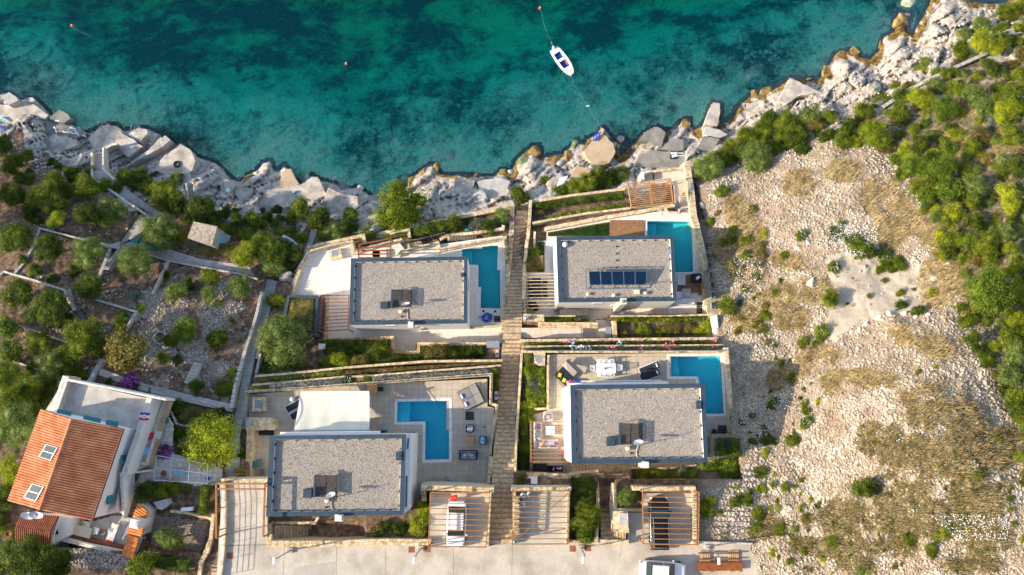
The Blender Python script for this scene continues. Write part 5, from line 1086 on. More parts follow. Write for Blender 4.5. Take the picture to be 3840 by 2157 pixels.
SH = [(930,672,22,'ochre',60,'weed-covered shore boulder left of the tan jetty'),(962,655,16,'weed',60,'low greenish boulder in the shallows left of the tan jetty'),(1024,615,13,'ochre',80,'upright ochre rock at the tip of the shore beside the jetty'),(1068,622,12,'ochre',80,'ochre rock standing just seaward of the tan jetty'),(1036,640,14,'ochre',85,'rust-brown rock wedged against the jetty side'),(1150,672,22,'shore',20,'dark boulder between the jetty and the ladder'),
 (1290,705,24,'shore',-20,'grey fractured boulder in the bay west of the pine'),(1345,712,20,'shore',60,'pointed grey boulder next to the small cove'),(1405,750,26,'shore',30,'large dark boulder beside the hatch landing'),(1425,715,14,'weed',80,'half-sunken green boulder in the small cove'),
 (1545,680,22,'ochre',60,'ochre rock finger just right of the pine'),(1580,655,20,'ochre',70,'taller ochre rock finger right of the pine'),(1632,638,22,'ochre',88,'upright brown rock finger at the cove mouth'),(1500,672,18,'weed',70,'green underwater rock ridge left of the ochre fingers'),(1470,700,20,'weed',60,'broad pale green sunken rock near the pine'),
 (1790,660,18,'ochre',10,'ochre rock at the edge of the white apron'),(1885,652,18,'ochre',30,'brown rock at the right end of the white aprons'),(1915,650,15,'shore',60,'pale rock beside the stair-foot shore'),
 (1962,600,24,'weed',60,'long greenish rock finger left of the ochre spur'),(2005,580,26,'ochre',65,'long ochre rock spur reaching into the green water'),(2085,600,22,'ochre',50,'brown rock mass left of the tan apron'),(2130,580,24,'ochre',65,'ochre boulder touching the tan apron'),(2160,545,22,'weed',70,'mossy rock finger above the tan apron'),(2100,560,14,'weed',60,'small sunken green rock off the ochre boulders'),
 (2330,525,20,'shore',50,'grey rock slab right of the tan apron'),(2385,500,20,'weed',60,'green rock finger left of the dark apron'),(2440,465,16,'weed',75,'upright mossy rock at the tip of the dark apron'),(2540,465,20,'ochre',60,'ochre rock finger between the dark apron and the pier'),(2572,470,22,'ochre',68,'tall ochre rock right of the dark apron'),
 (2620,490,18,'ochre',30,'low ochre rock left of the stone pier'),(2820,360,20,'ochre',40,'ochre boulder near the pale rock face'),(2870,350,22,'ochre',20,'wide ochre boulder by the rusty concrete corner'),(2905,330,16,'ochre',50,'small ochre rock left of the rusty concrete corner'),
 (3040,295,20,'ochre',30,'ochre rock right of the rusty concrete corner'),(3095,265,24,'ochre',50,'big ochre knob above the white rock slope'),(3150,205,20,'ochre',40,'round ochre knob at the shore bend'),(3205,198,22,'ochre',60,'large ochre knob at the shore bend'),(3300,165,22,'ochre',70,'ochre rock column by the dark inlet'),(3365,85,28,'ochre',60,'big tan boulder at the dark inlet'),(3345,35,18,'ochre',40,'flat tan boulder near the top edge'),(3400,40,16,'ochre',50,'small tan boulder near the top edge inlet'),
 (3305,95,18,'weed',60,'lone sunken boulder in green water left of the inlet'),(3260,150,14,'weed',50,'sunken rock close to the ochre knobs'),(3400,10,40,'weed',40,'large pale green sunken rock at the top edge'),(3030,275,14,'weed',20,'small sunken rock above the rusty corner'),(1300,620,20,'weed',60,'sunken green rock off the pale beach'),(1690,590,26,'weed',80,'broad glowing green sunken rock in mid shore'),(1295,550,22,'weed',70,'sunken boulder lit pale in the left shallows'),(2560,352,30,'weed',-10,'large pale flat sunken slab in the right shallows')]
for (x, y, r, k, a, lb) in SH: rock(x, y, r, 'sunk' if k == 'weed' and ('sunken' in lb or 'shallows' in lb) else k, a, lb, el=random.uniform(.9, 1.5), dz=-.18, hz=.8)
WB = [(3505,1045,22,'large smooth white boulder among the dry grass at right'),(3040,1065,24,'angular white boulder at the left edge of the bare patch'),(2990,930,16,'blocky white rock above the bare patch, left one'),(3030,912,14,'blocky white rock above the bare patch, right one'),(3510,820,22,'pale boulder on the grassy slope near the hedge'),(3295,1190,17,'pointed white rock at the lower lip of the bare patch'),(3340,1180,18,'tall white rock crowning the rubble lip'),(3245,1215,15,'white rock low on the rubble lip'),(3225,1240,14,'square white rock at the head of the rubble tongue'),(3190,1250,12,'low white rock left of the rubble tongue'),(3160,1290,13,'pale rock at the west end of the rubble lip'),(3390,1180,15,'white rock right of the tall crowning rock'),(3430,1190,14,'flat pale rock at the east end of the lip'),(3480,1180,13,'small white rock past the lip toward the hedge'),(3585,965,14,'white rock in the straw-coloured grass, upper'),(3555,990,13,'white rock in the straw-coloured grass, lower'),(2635,770,14,'white rock just outside the upper right stone wall'),(2910,740,14,'white rock on the upper rubble field'),(2710,1430,9,'lone white stone beside the lower right villa wall'),(3215,1310,10,'white stone on the open rubble tongue'),(3035,1655,12,'pale stone on the lower rubble field'),(3400,1620,10,'pale stone in the lower dry scrub'),(3125,2100,9,'white stone near the bottom edge scrub')]
for (x, y, r, lb) in WB: rock(x, y, r, 'white', random.uniform(0, 180), lb, hz=.75)
# loose stones: too many to count
def scatter(name, n, region, kind_mat, smin, smax, seed, dens=None, sub=1, flat=.6):
    g = np.random.default_rng(seed); a = np.array(region); lo, hi = a.min(0), a.max(0); q = g.uniform(lo, hi, (int(n*2.2), 2)); q = q[inpoly(q[:, 0], q[:, 1], region)]
    if dens is not None: q = q[g.random(len(q)) < dens(q[:, 0], q[:, 1])]
    q = q[:n]; z = zt(q[:, 0], q[:, 1]); x, y = Pn(q[:, 0], q[:, 1], z); m = len(q)
    base = np.array([(-1,-1,-.6),(1,-1,-.6),(1,1,-.6),(-1,1,-.6),(-.6,-.7,.7),(.7,-.6,.6),(.6,.7,.8),(-.7,.6,.6)]); fc = np.array([(4,5,6,7),(0,1,5,4),(1,2,6,5),(2,3,7,6),(3,0,4,7)])
    s = (smin+(smax-smin)*g.random(m)**4)[:, None, None]; B = base[None]*(1+g.normal(size=(m, 8, 3))*.22)*s*np.array([1, .8, flat])
    an = g.uniform(0, 6.28, m); ca, sa = np.cos(an)[:, None], np.sin(an)[:, None]; X = B[:, :, 0]*ca-B[:, :, 1]*sa+x[:, None]; Y = B[:, :, 0]*sa+B[:, :, 1]*ca+y[:, None]; Zz = B[:, :, 2]+z[:, None]+s[:, :, 0]*.25
    V = np.stack([X, Y, Zz], 2).reshape(-1, 3); F = (fc[None]+np.arange(m)[:, None, None]*8).reshape(-1, 4)
    return tag(link(name, np_mesh(name, V, F, kind_mat)), kind='stuff')
EASTP = [(2650,650),(2900,560),(3100,440),(3330,520),(3500,800),(3680,1100),(3860,1500),(3900,2200),(2880,2200),(2800,2040),(2640,2010),(2640,1850),(2780,1800),(2800,1720),(2770,1500),(2720,1300),(2660,950)]
def east_d(px, py):
    rk, oc, gr, sc, sa, ru, ga = masks(px, py); c = fbm(px/70, py/70, 3, 44); return np.clip((1-.78*gr)*(1-.96*sa)*(.35+.9*c), 0, 1)
scatter('rubble', 58000, EASTP, 'rubble_stone', .025, .15, 5, east_d)
scatter('rubble', 900, EASTP, 'rubble_stone', .08, .24, 6, lambda a, b_: east_d(a, b_)*sstep(.50, .60, fbm(a/90, b_/90, 3, 12)))
scatter('garden_stones', 7000, GARDEN_R, 'rubble_stone', .03, .13, 8, lambda a, b_: masks(a, b_)[6])
scatter('garden_stones', 3500, [(0,820),(560,800),(900,960),(960,1100),(900,1500),(300,1400),(0,1300)], 'rubble_stone', .03, .14, 9, lambda a, b_: sstep(.5, .6, fbm(a/50, b_/50, 3, 21)))
scatter('shore_stones', 7000, [(2600,700),(2700,560),(2960,380),(3240,250),(3500,130),(3700,30),(3840,10),(3700,140),(3500,260),(3300,380),(3050,480),(2850,640),(2700,720)], 'limestone', .03, .15, 10)
scatter('shore_stones', 5000, [(0,480),(200,580),(500,680),(760,660),(960,800),(1200,800),(960,880),(700,760),(460,740),(180,680),(0,560)], 'shore_rock', .03, .16, 11, flat=.5)
scatter('gravel_path_stones', 2500, [(90,1960),(230,2030),(460,2080),(560,2140),(300,2130),(60,2060)], 'grey_wall_stone', .03, .10, 12)
scatter('sea_floor_stones', 12000, [(0,380),(0,200),(900,450),(1500,420),(2000,300),(2600,250),(3300,0),(3340,150),(2900,310),(2450,470),(2180,530),(1950,600),(1500,690),(1250,690),(900,660),(600,470)], 'sea_stone', .06, .34, 13, lambda a, b_: sstep(.48, .62, fbm(a/60, b_/40, 3, 66))*(zt(a, b_) < -.75), flat=.45)
# ------------------------------------------------------------------ retaining walls, stairs and railings
def gz(x, y, d=0): return float(zt(np.array([float(x)]), np.array([float(y)]))[0])+d
def W_(label, pts, w, z=None, h=1.2, dz=.4, **k):
    if z is None: z = [float(rbf(np.array([float(p[0])]), np.array([float(p[1])]))[0])+dz for p in pts]
    return wall(pts, w, z, h, label, **k)
# upper left villa
W_('stone wall bounding the lower planting strip west of the rusty frame',[(1165,928),(1200,917),(1362,883),(1366,905)],13,6.3,2.5)
W_('stone parapet along the north-west terrace edge of the upper left villa',[(1095,1104),(1128,1000),(1156,945),(1235,923),(1318,907),(1325,948),(1400,925),(1468,908),(1502,900)],13,Z1+.45,2.4)
W_('short stone wall behind the rusty steel frame',[(1468,880),(1531,862),(1535,885)],12,6.2,2)
W_('long stone wall between the beach path and the villa shrubs',[(1383,887),(1460,868),(1530,850),(1603,838),(1700,820),(1800,800),(1925,776)],13,[5.2,5.2,5.1,5.0,4.9,4.8,4.9],2)
W_('stepped stone parapet between garden steps and the white terrace',[(1499,952),(1510,944),(1640,912),(1648,938),(1760,915),(1893,893),(1899,966)],16,Z1+.45,2.6)
W_('low stone wall above the lower garden steps',[(1500,938),(1507,930),(1580,915)],8,6.6,1.5)
W_('stone wall on the sea side of the upper garden steps',[(1655,895),(1675,884),(1790,872),(1885,858),(1887,850)],12,6.3,2)
W_('east stone wall of the upper left villa beside the public stairway',[(1921,779),(1919,850),(1912,960),(1907,1000),(1898,1120),(1889,1222)],17,[4.6,5.6,6.8,7.2,7.6,9.3],4)
W_('stone wall closing the south side of the pool court',[(1760,1228),(1880,1222)],7,Z1+.5,1.5)
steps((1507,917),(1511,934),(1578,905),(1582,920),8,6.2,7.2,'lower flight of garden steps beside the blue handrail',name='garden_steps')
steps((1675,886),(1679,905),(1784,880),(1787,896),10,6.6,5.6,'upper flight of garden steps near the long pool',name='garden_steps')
railing([(1504,908),(1569,905),(1669,879)],[6.6,6.7,6.4],'blue-grey handrail along the garden steps above the rusty frame',mat='slate_panel',h=.9)
q=P(1752,864,5.8); b=MB(); b.rbox((q.x,q.y,q.z),(.5,.3,.4),0,.06); tag(b.build('storage_box','green_plastic'),'small green box in the planting behind the upper left pool','box')
W_('stone wall of the south-west patio with the rust-red pergola',[(1228,1110),(1226,1180),(1222,1262)],14,Z1+.6,1.5)
W_('stone wall south of the upper left villa passage, stepping round the paved bay',[(1185,1258),(1190,1276),(1378,1270),(1471,1266),(1474,1324),(1569,1322),(1570,1290),(1700,1291),(1818,1290)],13,[Z1+.5,Z1+.6,8.0,8.6,8.9,9.0,9.0,9.2,9.4],3)
W_('short west end wall of the white terrace above the green roof',[(1093,1104),(1110,1050),(1128,1000)],12,Z1+.5,2.5)
W_('long upper stone wall of the double planting strip below the hedge',[(960,1411),(1088,1401),(1300,1378),(1600,1355),(1880,1352)],9,[12,12,12,12.05,12.1],2.4)
W_('long lower stone wall of the double planting strip below the hedge',[(948,1444),(1100,1432),(1287,1413),(1360,1412),(1600,1392),(1876,1371)],8,12.95,1.8)
W_('north parapet of the lower left terrace with glass railing',[(915,1603),(924,1469),(1150,1455),(1400,1436),(1842,1404),(1840,1512),(1864,1522),(1852,1600),(1840,1700)],11,Z2+.42,1.8)
W_('rough stone wall at the top of the west stairs beside the olive tree',[(961,1340),(977,1290)],12,10.6,2)
W_('grey rendered wall west of the tall hedge',[(960,1400),(975,1330)],9,11,1.5,stone='grey_wall_stone')
W_('east wall of the lower left terrace above the public stairway',[(1842,1720),(1833,1835)],16,[14.6,15.2],2.4)
railing([(918,1600),(926,1472),(1150,1458),(1400,1439),(1840,1408),(1838,1514)],Z2+.42,'glass railing on the parapet of the lower left terrace',glass='balcony_glass',h=.55,rails=(1,),r=.015,post=1.6)
railing([(1862,1524),(1850,1600),(1843,1718)],Z2+.42,'glass railing above the stairway beside the lounge sofa',glass='balcony_glass',h=.55,post=1.6)
railing([(1504,946),(1640,916)],Z1+.45,'glass railing on the stepped parapet by the white terrace',glass='balcony_glass',h=.5); railing([(1650,940),(1890,897),(1895,965)],Z1+.45,'glass railing around the corner of the long pool',glass='balcony_glass',h=.5)
railing([(1120,1010),(1156,950),(1235,928),(1316,911)],Z1+.45,'glass railing on the north-west parapet of the white terrace',glass='balcony_glass',h=.5)
railing([(1328,944),(1400,929),(1465,911)],Z1+.45,'glass railing beneath the rusty steel frame',glass='balcony_glass',h=.5)
# block seats / light wells with grey lids
def well(quad, lid, z, label, h=.5):
    e=empty('lidded_block',P(*quad[0],z-h),label,'stone block'); pts=quad
    MB().prism([P(*p,z)[:2] for p in quad][::-1],z-h,z-.11).build('base','wall_mortar',e)
    for i in range(4):
        a,d=Vector(P(*quad[i],z)[:2]),Vector(P(*quad[(i+1)%4],z)[:2]); ai,di=Vector(P(*lid[i],z)[:2]),Vector(P(*lid[(i+1)%4],z)[:2]); n=3
        for k in range(n): MB().prism([tuple(v) for v in (a.lerp(d,k/n+.008),a.lerp(d,(k+1)/n-.008),ai.lerp(di,(k+1)/n-.008),ai.lerp(di,k/n+.008))][::-1],z-.11,z+random.uniform(0,.015)).build('stone','wall_stone',e)
    MB().prism([P(*p,z)[:2] for p in lid][::-1],z-.10,z-.02).build('grey_lid','slate_panel',e)
well([(1232,943),(1275,929),(1284,968),(1240,976)],[(1243,942),(1269,936),(1271,957),(1247,962)],Z1+.5,'square stone seat with grey lid on the white terrace')
well([(947,1490),(998,1490),(997,1543),(945,1543)],[(956,1501),(987,1501),(985,1531),(955,1531)],Z2+.5,'square stone seat with grey lid in the corner of the lower left terrace')
well([(1999,1320),(2045,1320),(2043,1372),(2018,1371)],[(2003,1331),(2033,1331),(2033,1361),(2003,1361)],Z2+.5,'stone block with grey lid in the planted corner of the lower right terrace')
well([(2003,1416-20),(2036,1396),(2037,1450),(2002,1449)] if False else [(2002,958),(2038,958),(2037,1004),(2002,1004)],[(2007,963),(2028,963),(2027,986),(2006,986)],Z1+.6,'stone block with grey lid beside the small lawn')
quad_block([(1826,1280),(1871,1279),(1873,1303),(1826,1304)],10.1,1.1,'grey flat meter cabinet at the end of the green hedge','slate_panel','meter_cabinet','cabinet')
quad_block([(1195,1289),(1219,1289),(1219,1308),(1195,1308)],9.5,.8,'white ventilated box at the west end of the dark hedge','white_paint','utility_box','utility box')
def ac(px,py,z,label,vert=True):
    p=P(px,py,z); e=empty('air_conditioner',p,label,'air conditioner'); s=(.35,.85) if vert else (.85,.35)
    MB().box((p.x,p.y,z+.32),(s[0],s[1],.64)).build('case','grey_wall_stone',e,bevel=.02); MB().cyl((p.x-.0,p.y),.12,z+.64,z+.655,14).build('fan_grille','dark_metal',e)
    MB().box((p.x-.18 if vert else p.x,p.y if vert else p.y-.18,z+.32),(.02 if vert else .7,.7 if vert else .02,.5)).build('coil','black',e)
ac(1865,1328,9.6,'grey air conditioner at the east end of the hedge strip'); ac(1861,1484,12.2,'grey air conditioner between the corner parapet and the stairway')
quad_block([(1841,1470),(1853,1470),(1851,1512),(1840,1512)],12.9,.7,'black ribbed cabinet next to the corner air conditioner','black','cabinet','cabinet')
ac(1798,1817,Z2,'grey outdoor unit by the garage wall of the lower left terrace',False)
quad_block([(1824,1716),(1834,1716),(1833,1748),(1823,1748)],Z2+.8,.8,'narrow grey unit against the east wall of the lower left terrace','slate_panel','outdoor_unit','unit')
# outdoor fireplace of the lower left terrace
quad_block([(925,1566),(1008,1567),(1032,1573),(1030,1612),(922,1614)],Z2+1.3,1.3,'broad stone outdoor kitchen block on the west side of the lower left terrace','wall_stone','outdoor_kitchen','outdoor kitchen')
e=quad_block([(922,1580),(944,1578),(943,1598),(922,1598)],Z2+1.75,.45,'steel cowl on top of the stone outdoor kitchen','steel','chimney_cowl','cowl')
quad_block([(971,1616),(1022,1616),(1022,1632),(971,1632)],Z2+.5,.5,'black bench tucked below the stone outdoor kitchen','black','bench','bench')
W_('tall stone wall on the west edge of the lower left villa terrace',[(937,1620),(933,1710),(928,1795)],24,Z2+1.0,2.5)
# lower left villa south side
W_('stone wall above the flight south of the lower left villa',[(1012,1968),(1012,2034),(1205,2034)],12,[16.6,18.1,18.1],3)
W_('stone wall along the road below the lower left villa',[(1012,2040),(1205,2040),(1400,2032),(1607,2034)],22,18.0,2.2)
W_('stone ledge over the ground-floor opening of the lower left villa',[(1022,1962),(1180,1962),(1190,1945)],10,16.3,1)
steps((1226,1968),(1226,2022),(1030,1972),(1030,2026),17,14.2,17.0,'wide flight of steps rising westwards south of the lower left villa',name='garden_steps')
slab('villa_passage',[(1226,1945),(1500,1935),(1590,1935),(1560,1975),(1400,1970),(1330,1985),(1330,2025),(1226,2025)],14.0,'step_stone')
steps((1497,1900),(1520,1945),(1572,1878),(1585,1935),6,13.3,14.3,'curved steps between the villa corner and the garage planting',name='garden_steps')
quad_block([(1310,1978),(1378,1978),(1378,2018),(1310,2018)],15.2,1.3,'stone plinth carrying the grey cabinet','wall_stone','stone_plinth','plinth'); quad_block([(1314,1981),(1364,1981),(1364,2012),(1314,2012)],15.5,.28,'grey-topped cabinet on the stone plinth by the shrubs','grey_wall_stone','cabinet','cabinet')
def bin_(q4,z,label,items=True,mat='black'):
    e=empty('open_storage_box',P(*q4[0],z-.8),label,'storage box'); Q=[P(*p,z) for p in q4]; c=sum(Q,Vector())/4; I=[p.lerp(c,.08) for p in Q]
    MB().prism([p[:2] for p in Q][::-1],z-.8,z,holes=[[p[:2] for p in I]]).build('box_wall',mat,e); MB().prism([p.lerp(c,-.001)[:2] for p in I][::-1],z-.78,z-.4).build('box_base',mat,e)
    if items:
        g=random.Random(int(q4[0][0]))
        for k in range(9):
            u,v=g.uniform(.1,.9),g.uniform(.15,.85); p=Q[0].lerp(Q[1],u).lerp(Q[3].lerp(Q[2],u),v); m=MB(); m.rbox((p.x,p.y,z-.28),(g.uniform(.15,.34),g.uniform(.12,.26),.25),g.uniform(0,3),.05); m.build('stored_item',g.choice(['white_plastic','light_grey_fabric','blue_fabric','purple_fabric','white_paint']),e)
bin_([(1243,1984),(1302,1984),(1302,2012),(1238,2012)],15.1,'black open box with white and blue clutter south of the lower left villa')
bin_([(2301,1771),(2361,1771),(2361,1796),(2300,1796)],14.6,'dark open box with purple and white clutter beside the lower right passage')
bin_([(2052,1747),(2111,1748),(2112,1768),(2052,1768)],Z2+.95,'outdoor kitchen counter with bottles south of the orange pergola')
quad_block([(2003,1741),(2051,1741),(2052,1769),(2003,1769)],Z2+.95,.95,'black barbecue cabinet next to the outdoor kitchen counter','black','barbecue','barbecue')
q=P(1305,1973,14.1); tag(MB().lathe(q,[(.01,.0),(.30,.05),(.34,.3),(.2,.42),(.01,.45)],14).build('planter_pot','slate_panel',smooth=True),'dark rounded pot beside the grey cabinet','pot')
# upper right villa
W_('north-west stone wall of the upper right garden beside the stairway',[(1990,755),(1984,850),(1978,905)],12,[5.6,6.6,7.0],3)
W_('long stone retaining wall below the creeping hedge',[(1990,758),(2150,732),(2345,708)],10,[5.2,5.2,5.0],2)
W_('stone wall with lamps above the strip garden of the upper right villa',[(2003,835),(2200,800),(2400,776),(2522,762)],9,[7.0,6.9,6.7,6.4],2)
W_('long cream stone wall north of the lawn',[(2052,857),(2290,812),(2420,790),(2523,770)],15,[7.3,7.2,7.1,6.9],2.2)
W_('east boundary wall of the upper right villa running down to the sea',[(2578,618),(2590,700),(2602,808),(2625,900),(2646,1000),(2660,1120),(2668,1186)],24,[5.6,6.2,7.4,8.0,8.2,8.5,9.8],4)
W_('low stone edge of the landing above the beach',[(2408,660),(2440,644),(2560,630)],9,5.2,1.6)
W_('stone wall west of the small lawn by the stairway',[(1976,905),(1966,1015),(1962,1150),(1972,1182)],13,[7.6,7.8,8.4,9.2],3)
W_('inner stone edging of the narrow lawn bed',[(2006,872),(2002,945),(1998,1005),(1968,1010)],8,Z1+.4,1.2)
W_('curved pale stone planter beside the pool stairs',[(2495,782),(2505,795),(2545,798),(2549,786)],8,Z1+.1,1)
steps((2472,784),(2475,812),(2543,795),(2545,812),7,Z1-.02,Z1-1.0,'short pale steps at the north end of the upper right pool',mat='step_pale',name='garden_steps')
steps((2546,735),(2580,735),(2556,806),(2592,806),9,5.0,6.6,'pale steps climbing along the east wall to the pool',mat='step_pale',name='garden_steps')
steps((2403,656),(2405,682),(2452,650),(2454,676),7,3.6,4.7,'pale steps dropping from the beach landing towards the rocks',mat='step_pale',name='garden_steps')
quad_block([(2402,648),(2414,645),(2416,672),(2404,674)],5.8,1.1,'white gate pillar at the head of the beach steps','white_render','gate_pillar','pillar')
q=[P(x,y,4.85) for x,y in ((2558,730),(2566,722),(2574,728),(2568,736),(2558,732),(2562,724),(2572,726))]; tag(MB().tube(q,.05,6).build('garden_hose','terra_pot'),'coiled brown hose lying at the top of the beach landing','hose')
slab('timber_deck_base',[(2288,826),(2415,826),(2417,884),(2288,886)],Z1+.05,'black',th=.04)
dk=empty('timber_deck',P(2350,855,Z1+.05),'brown timber deck between the lawn and the upper right pool','deck')
for k in range(16):
    y=827+k*3.7; a,b_=P(2288,y,Z1+.1),P(2416,y,Z1+.1); off=worldloc(dk); MB().bar(Vector((a.x,a.y-.04,Z1+.09)),Vector((b_.x,b_.y-.04,Z1+.09)),.098,.05).build('deck_board','deck_wood',dk)
dk2=empty('timber_deck',P(2590,1060,Z1+.05),'red-brown timber deck south of the upper right pool','deck')
for k in range(17):
    y=1032+k*4; a,b_=P(2540,y,Z1+.1),P(2634+(y-1032)*.05,y,Z1+.1); MB().bar(a,b_,.10,.05).build('deck_board','deck_wood',dk2)
slab('lawn_soil',[(2054,872),(2285,832),(2286,886),(2054,886)],Z1+.04,'soil',th=.06); slab('lawn_soil',[(2016,906),(2042,906),(2042,1020),(2010,1020)],Z1+.04,'soil',th=.06)
W_('stone block wall with shiny ball at the west end of the entrance ramp',[(1975,1190),(2028,1192)],26,10.4,2.5)
q=P(1974,1194,10.5); tag(MB().lathe(q,[(.01,0),(.2,.03),(.28,.2),(.2,.38),(.01,.42)],16).build('mirror_ball','steel',smooth=True),'shiny metal ball on the stone block by the entrance ramp','garden ball')
W_('stone wall south of the small clipped planter at the entrance',[(2030,1219),(2150,1219),(2232,1220)],22,[9.9,9.9,9.9],2)
W_('thin stone wall north of the small clipped planter',[(2030,1186),(2156,1185)],6,9.6,1.5)
slab('entrance_ramp',[(1956,1230),(2178,1228),(2180,1266),(1956,1268)],9.55,'step_pale'); steps((2178,1229),(2178,1266),(2232,1229),(2232,1266),7,9.5,8.8,'pale steps in the entrance passage between the right villas',mat='step_pale',name='garden_steps')
slab('entrance_landing',[(2232,1200),(2292,1200),(2292,1266),(2232,1266)],8.75,'step_pale')
steps((2100,1160),(2100,1185),(2210,1158),(2210,1184),9,8.0,7.2,'pale steps behind the upper right villa, west side',mat='step_pale',name='garden_steps'); steps((2498,1158),(2498,1184),(2438,1158),(2438,1183),6,6.9,7.4,'pale steps behind the upper right villa, east side',mat='step_pale',name='garden_steps')
quad_block([(2273,1226),(2294,1226),(2294,1265),(2273,1265)],9.9,1.1,'dark slate gate leaf at the entrance landing','slate_panel','gate','gate')
W_('stone pillar wall at the west end of the big shrub planter',[(2304,1212),(2306,1266)],18,10.2,2)
W_('north stone edge of the big shrub planter behind the upper right villa',[(2296,1186),(2480,1186),(2668,1180)],7,9.7,1.8)
q4=[(2668,1186),(2688,1180),(2697,1262),(2684,1264)]; quad_block(q4,10.6,2,'white sloping end wall of the big shrub planter','white_render','garden_wall','wall')
W_('long stone wall at the north of the double flower strip',[(1958,1278),(2300,1274),(2690,1270)],12,11.5,2)
W_('long stone wall dividing the double flower strip',[(1962,1300),(2300,1297),(2712,1294)],7,12.7,1.8)
W_('north parapet of the lower right terrace with railing',[(1958,1318),(2330,1318),(2716,1317)],9,Z2+.5,2)
W_('east stone wall of the lower right pool terrace',[(2724,1312),(2736,1450),(2746,1632)],17,Z2+.7,3)
W_('west stone wall of the lower right villa along the stairway',[(1957,1325),(1951,1420),(1944,1530),(1936,1640),(1932,1768)],9,[Z2,Z2+.4,Z2+.6,14.4,15.4],3)
W_('stone edge of the tall planting west of the lower right terrace',[(2056,1335),(2055,1440),(2055,1532),(2008,1534)],9,Z2+.4,1.3)
W_('stone edging beside the orange pergola',[(1990,1580),(1990,1660),(1990,1765)],8,Z2+.3,1.3)
railing([(1962,1318),(2330,1319),(2712,1318)],Z2+.5,'railing with spotlights on the north parapet of the lower right terrace',h=.5,post=4.4,mat='wall_mortar',glass='balcony_glass')
for i,x in enumerate((2088,2238,2388,2540,2690)):
    q=P(x,1322,Z2+.6); o=MB().box((q.x,q.y,q.z+.1),(.22,.14,.2)).build('spotlight','grey_wall_stone'); tag(o,'small grey wall spotlight on the parapet, number %s from the left'%('one','two','three','four','five')[i],'spotlight','parapet spotlights')
W_('stone wall around the shaded bush east of the lower right villa',[(2655,1634),(2752,1634),(2757,1652),(2766,1722),(2660,1712)],8,Z2+.5,1.8)
W_('corner stone wall east of the lower right shrub strip',[(2782,1726),(2790,1802)],18,15.1,3)
W_('broad stone wall above the right-hand garages',[(2794,1806),(2500,1806),(2296,1806),(2297,1900),(2304,1985),(2350,1990)],17,[14.9,15.0,15.2,17.0,18.2,18.2],3)
W_('thin stone edge of the narrow shrub strip south of the lower right villa',[(2372,1756),(2520,1757),(2610,1745)],6,14.7,1.5)
slab('villa_passage',[(2130,1742),(2372,1745),(2366,1797),(2120,1797)],Z2+.3,'step_stone')
steps((2130,1742),(2130,1768),(2222,1745),(2222,1772),7,Z2+.02,Z2+.5,'stone steps along the south wall of the lower right villa',name='garden_steps')
slab('villa_passage',[(2246,1795),(2300,1795),(2302,1806),(2246,1806)],Z2+.5,'step_stone')
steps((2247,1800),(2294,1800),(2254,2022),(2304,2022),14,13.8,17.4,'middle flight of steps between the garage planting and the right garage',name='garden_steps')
steps((2304,1986),(2304,2020),(2347,1988),(2347,2020),4,17.4,18.0,'short side steps by the right garage pillar',name='garden_steps')
W_('stone wall closing the middle steps at the road',[(2240,2034),(2350,2034)],18,18.1,1.6)
W_('stone wall beside the middle steps and the big garage bush',[(2238,1775),(2242,1860),(2240,1960),(2236,2030)],13,[15.4,16.6,17.6,18.2],3)
W_('broad stone wall with a vent above the middle garage',[(1984,1784),(2120,1788),(2236,1775)],22,[15.6,15.6,15.4],3)
W_('back wall of the middle garage',[(1924,1834),(2136,1834)],14,18.3,3); W_('west side wall of the middle garage along the stairway',[(1930,1845),(1926,2036)],10,[18.2,18.0],1); W_('east side wall of the middle garage',[(2132,1845),(2128,2034)],10,18.1,1)
W_('back wall of the left garage above the white car',[(1590,1830),(1720,1832),(1843,1838)],20,18.3,5); W_('east side wall of the left garage along the stairway',[(1838,1850),(1828,2046)],10,[18.3,18.0],2.5); W_('short west wall of the left garage beside the yellow-green bush',[(1587,1826),(1590,1870)],20,16.4,3)
W_('back wall of the right garage above the black car',[(2380,1832),(2500,1833),(2602,1832)],16,18.3,2); W_('east wall of the right garage beside the rubble slope',[(2606,1840),(2606,2040)],14,18.2,1.5)
W_('stone wall around the young tree west of the right garage',[(2306,1820),(2307,1912),(2404,1914)],11,18.0,1.5)
quad_block([(2301,1918),(2355,1918),(2355,1985),(2301,1985)],18.5,1.2,'stone plinth with grey cabinet west of the right garage','wall_stone','stone_plinth','plinth'); quad_block([(2323,1925),(2355,1925),(2355,1967),(2323,1967)],18.9,.42,'pale grey cabinet lid on the stone plinth west of the right garage','grey_wall_stone','cabinet','cabinet')
quad_block([(1991,1791),(2015,1791),(2015,1814),(1991,1814)],16.0,.5,'white square vent on the broad wall above the middle garage','white_paint','vent_box','vent')
W_('grey kerb wall at the east end of the road',[(2622,2034),(2700,2036),(2820,2040)],7,ZR+.35,.8,stone='grey_wall_stone')
W_('stone kerb at the bottom of the garage bush bed',[(2140,2030),(2236,2036)],10,ZR+.4,.8)
# west garages and driveway edge
W_('west stone wall of the open driveway with white railing',[(836,1802),(842,1900),(838,2040),(826,2160)],14,ZR+.35,3)
W_('stone wall at the head of the open driveway',[(838,1800),(1000,1800)],8,ZR+.3,3)
railing([(838,1806),(846,1900),(842,2040),(832,2160)],ZR+.35,'white metal railing down the west side of the driveway',mat='white_paint',rails=(1,.75,.5,.25),post=1.3)
W_('stone wall west of the corner stair at the bottom edge',[(800,1935),(790,2020),(776,2070),(752,2110),(745,2180)],14,[16.4,16.8,17,17.2,17.4],3)
steps((800,2040),(826,2040),(792,2170),(816,2170),10,16.0,17.3,'corner stair at the bottom edge beside the driveway wall',name='garden_steps')
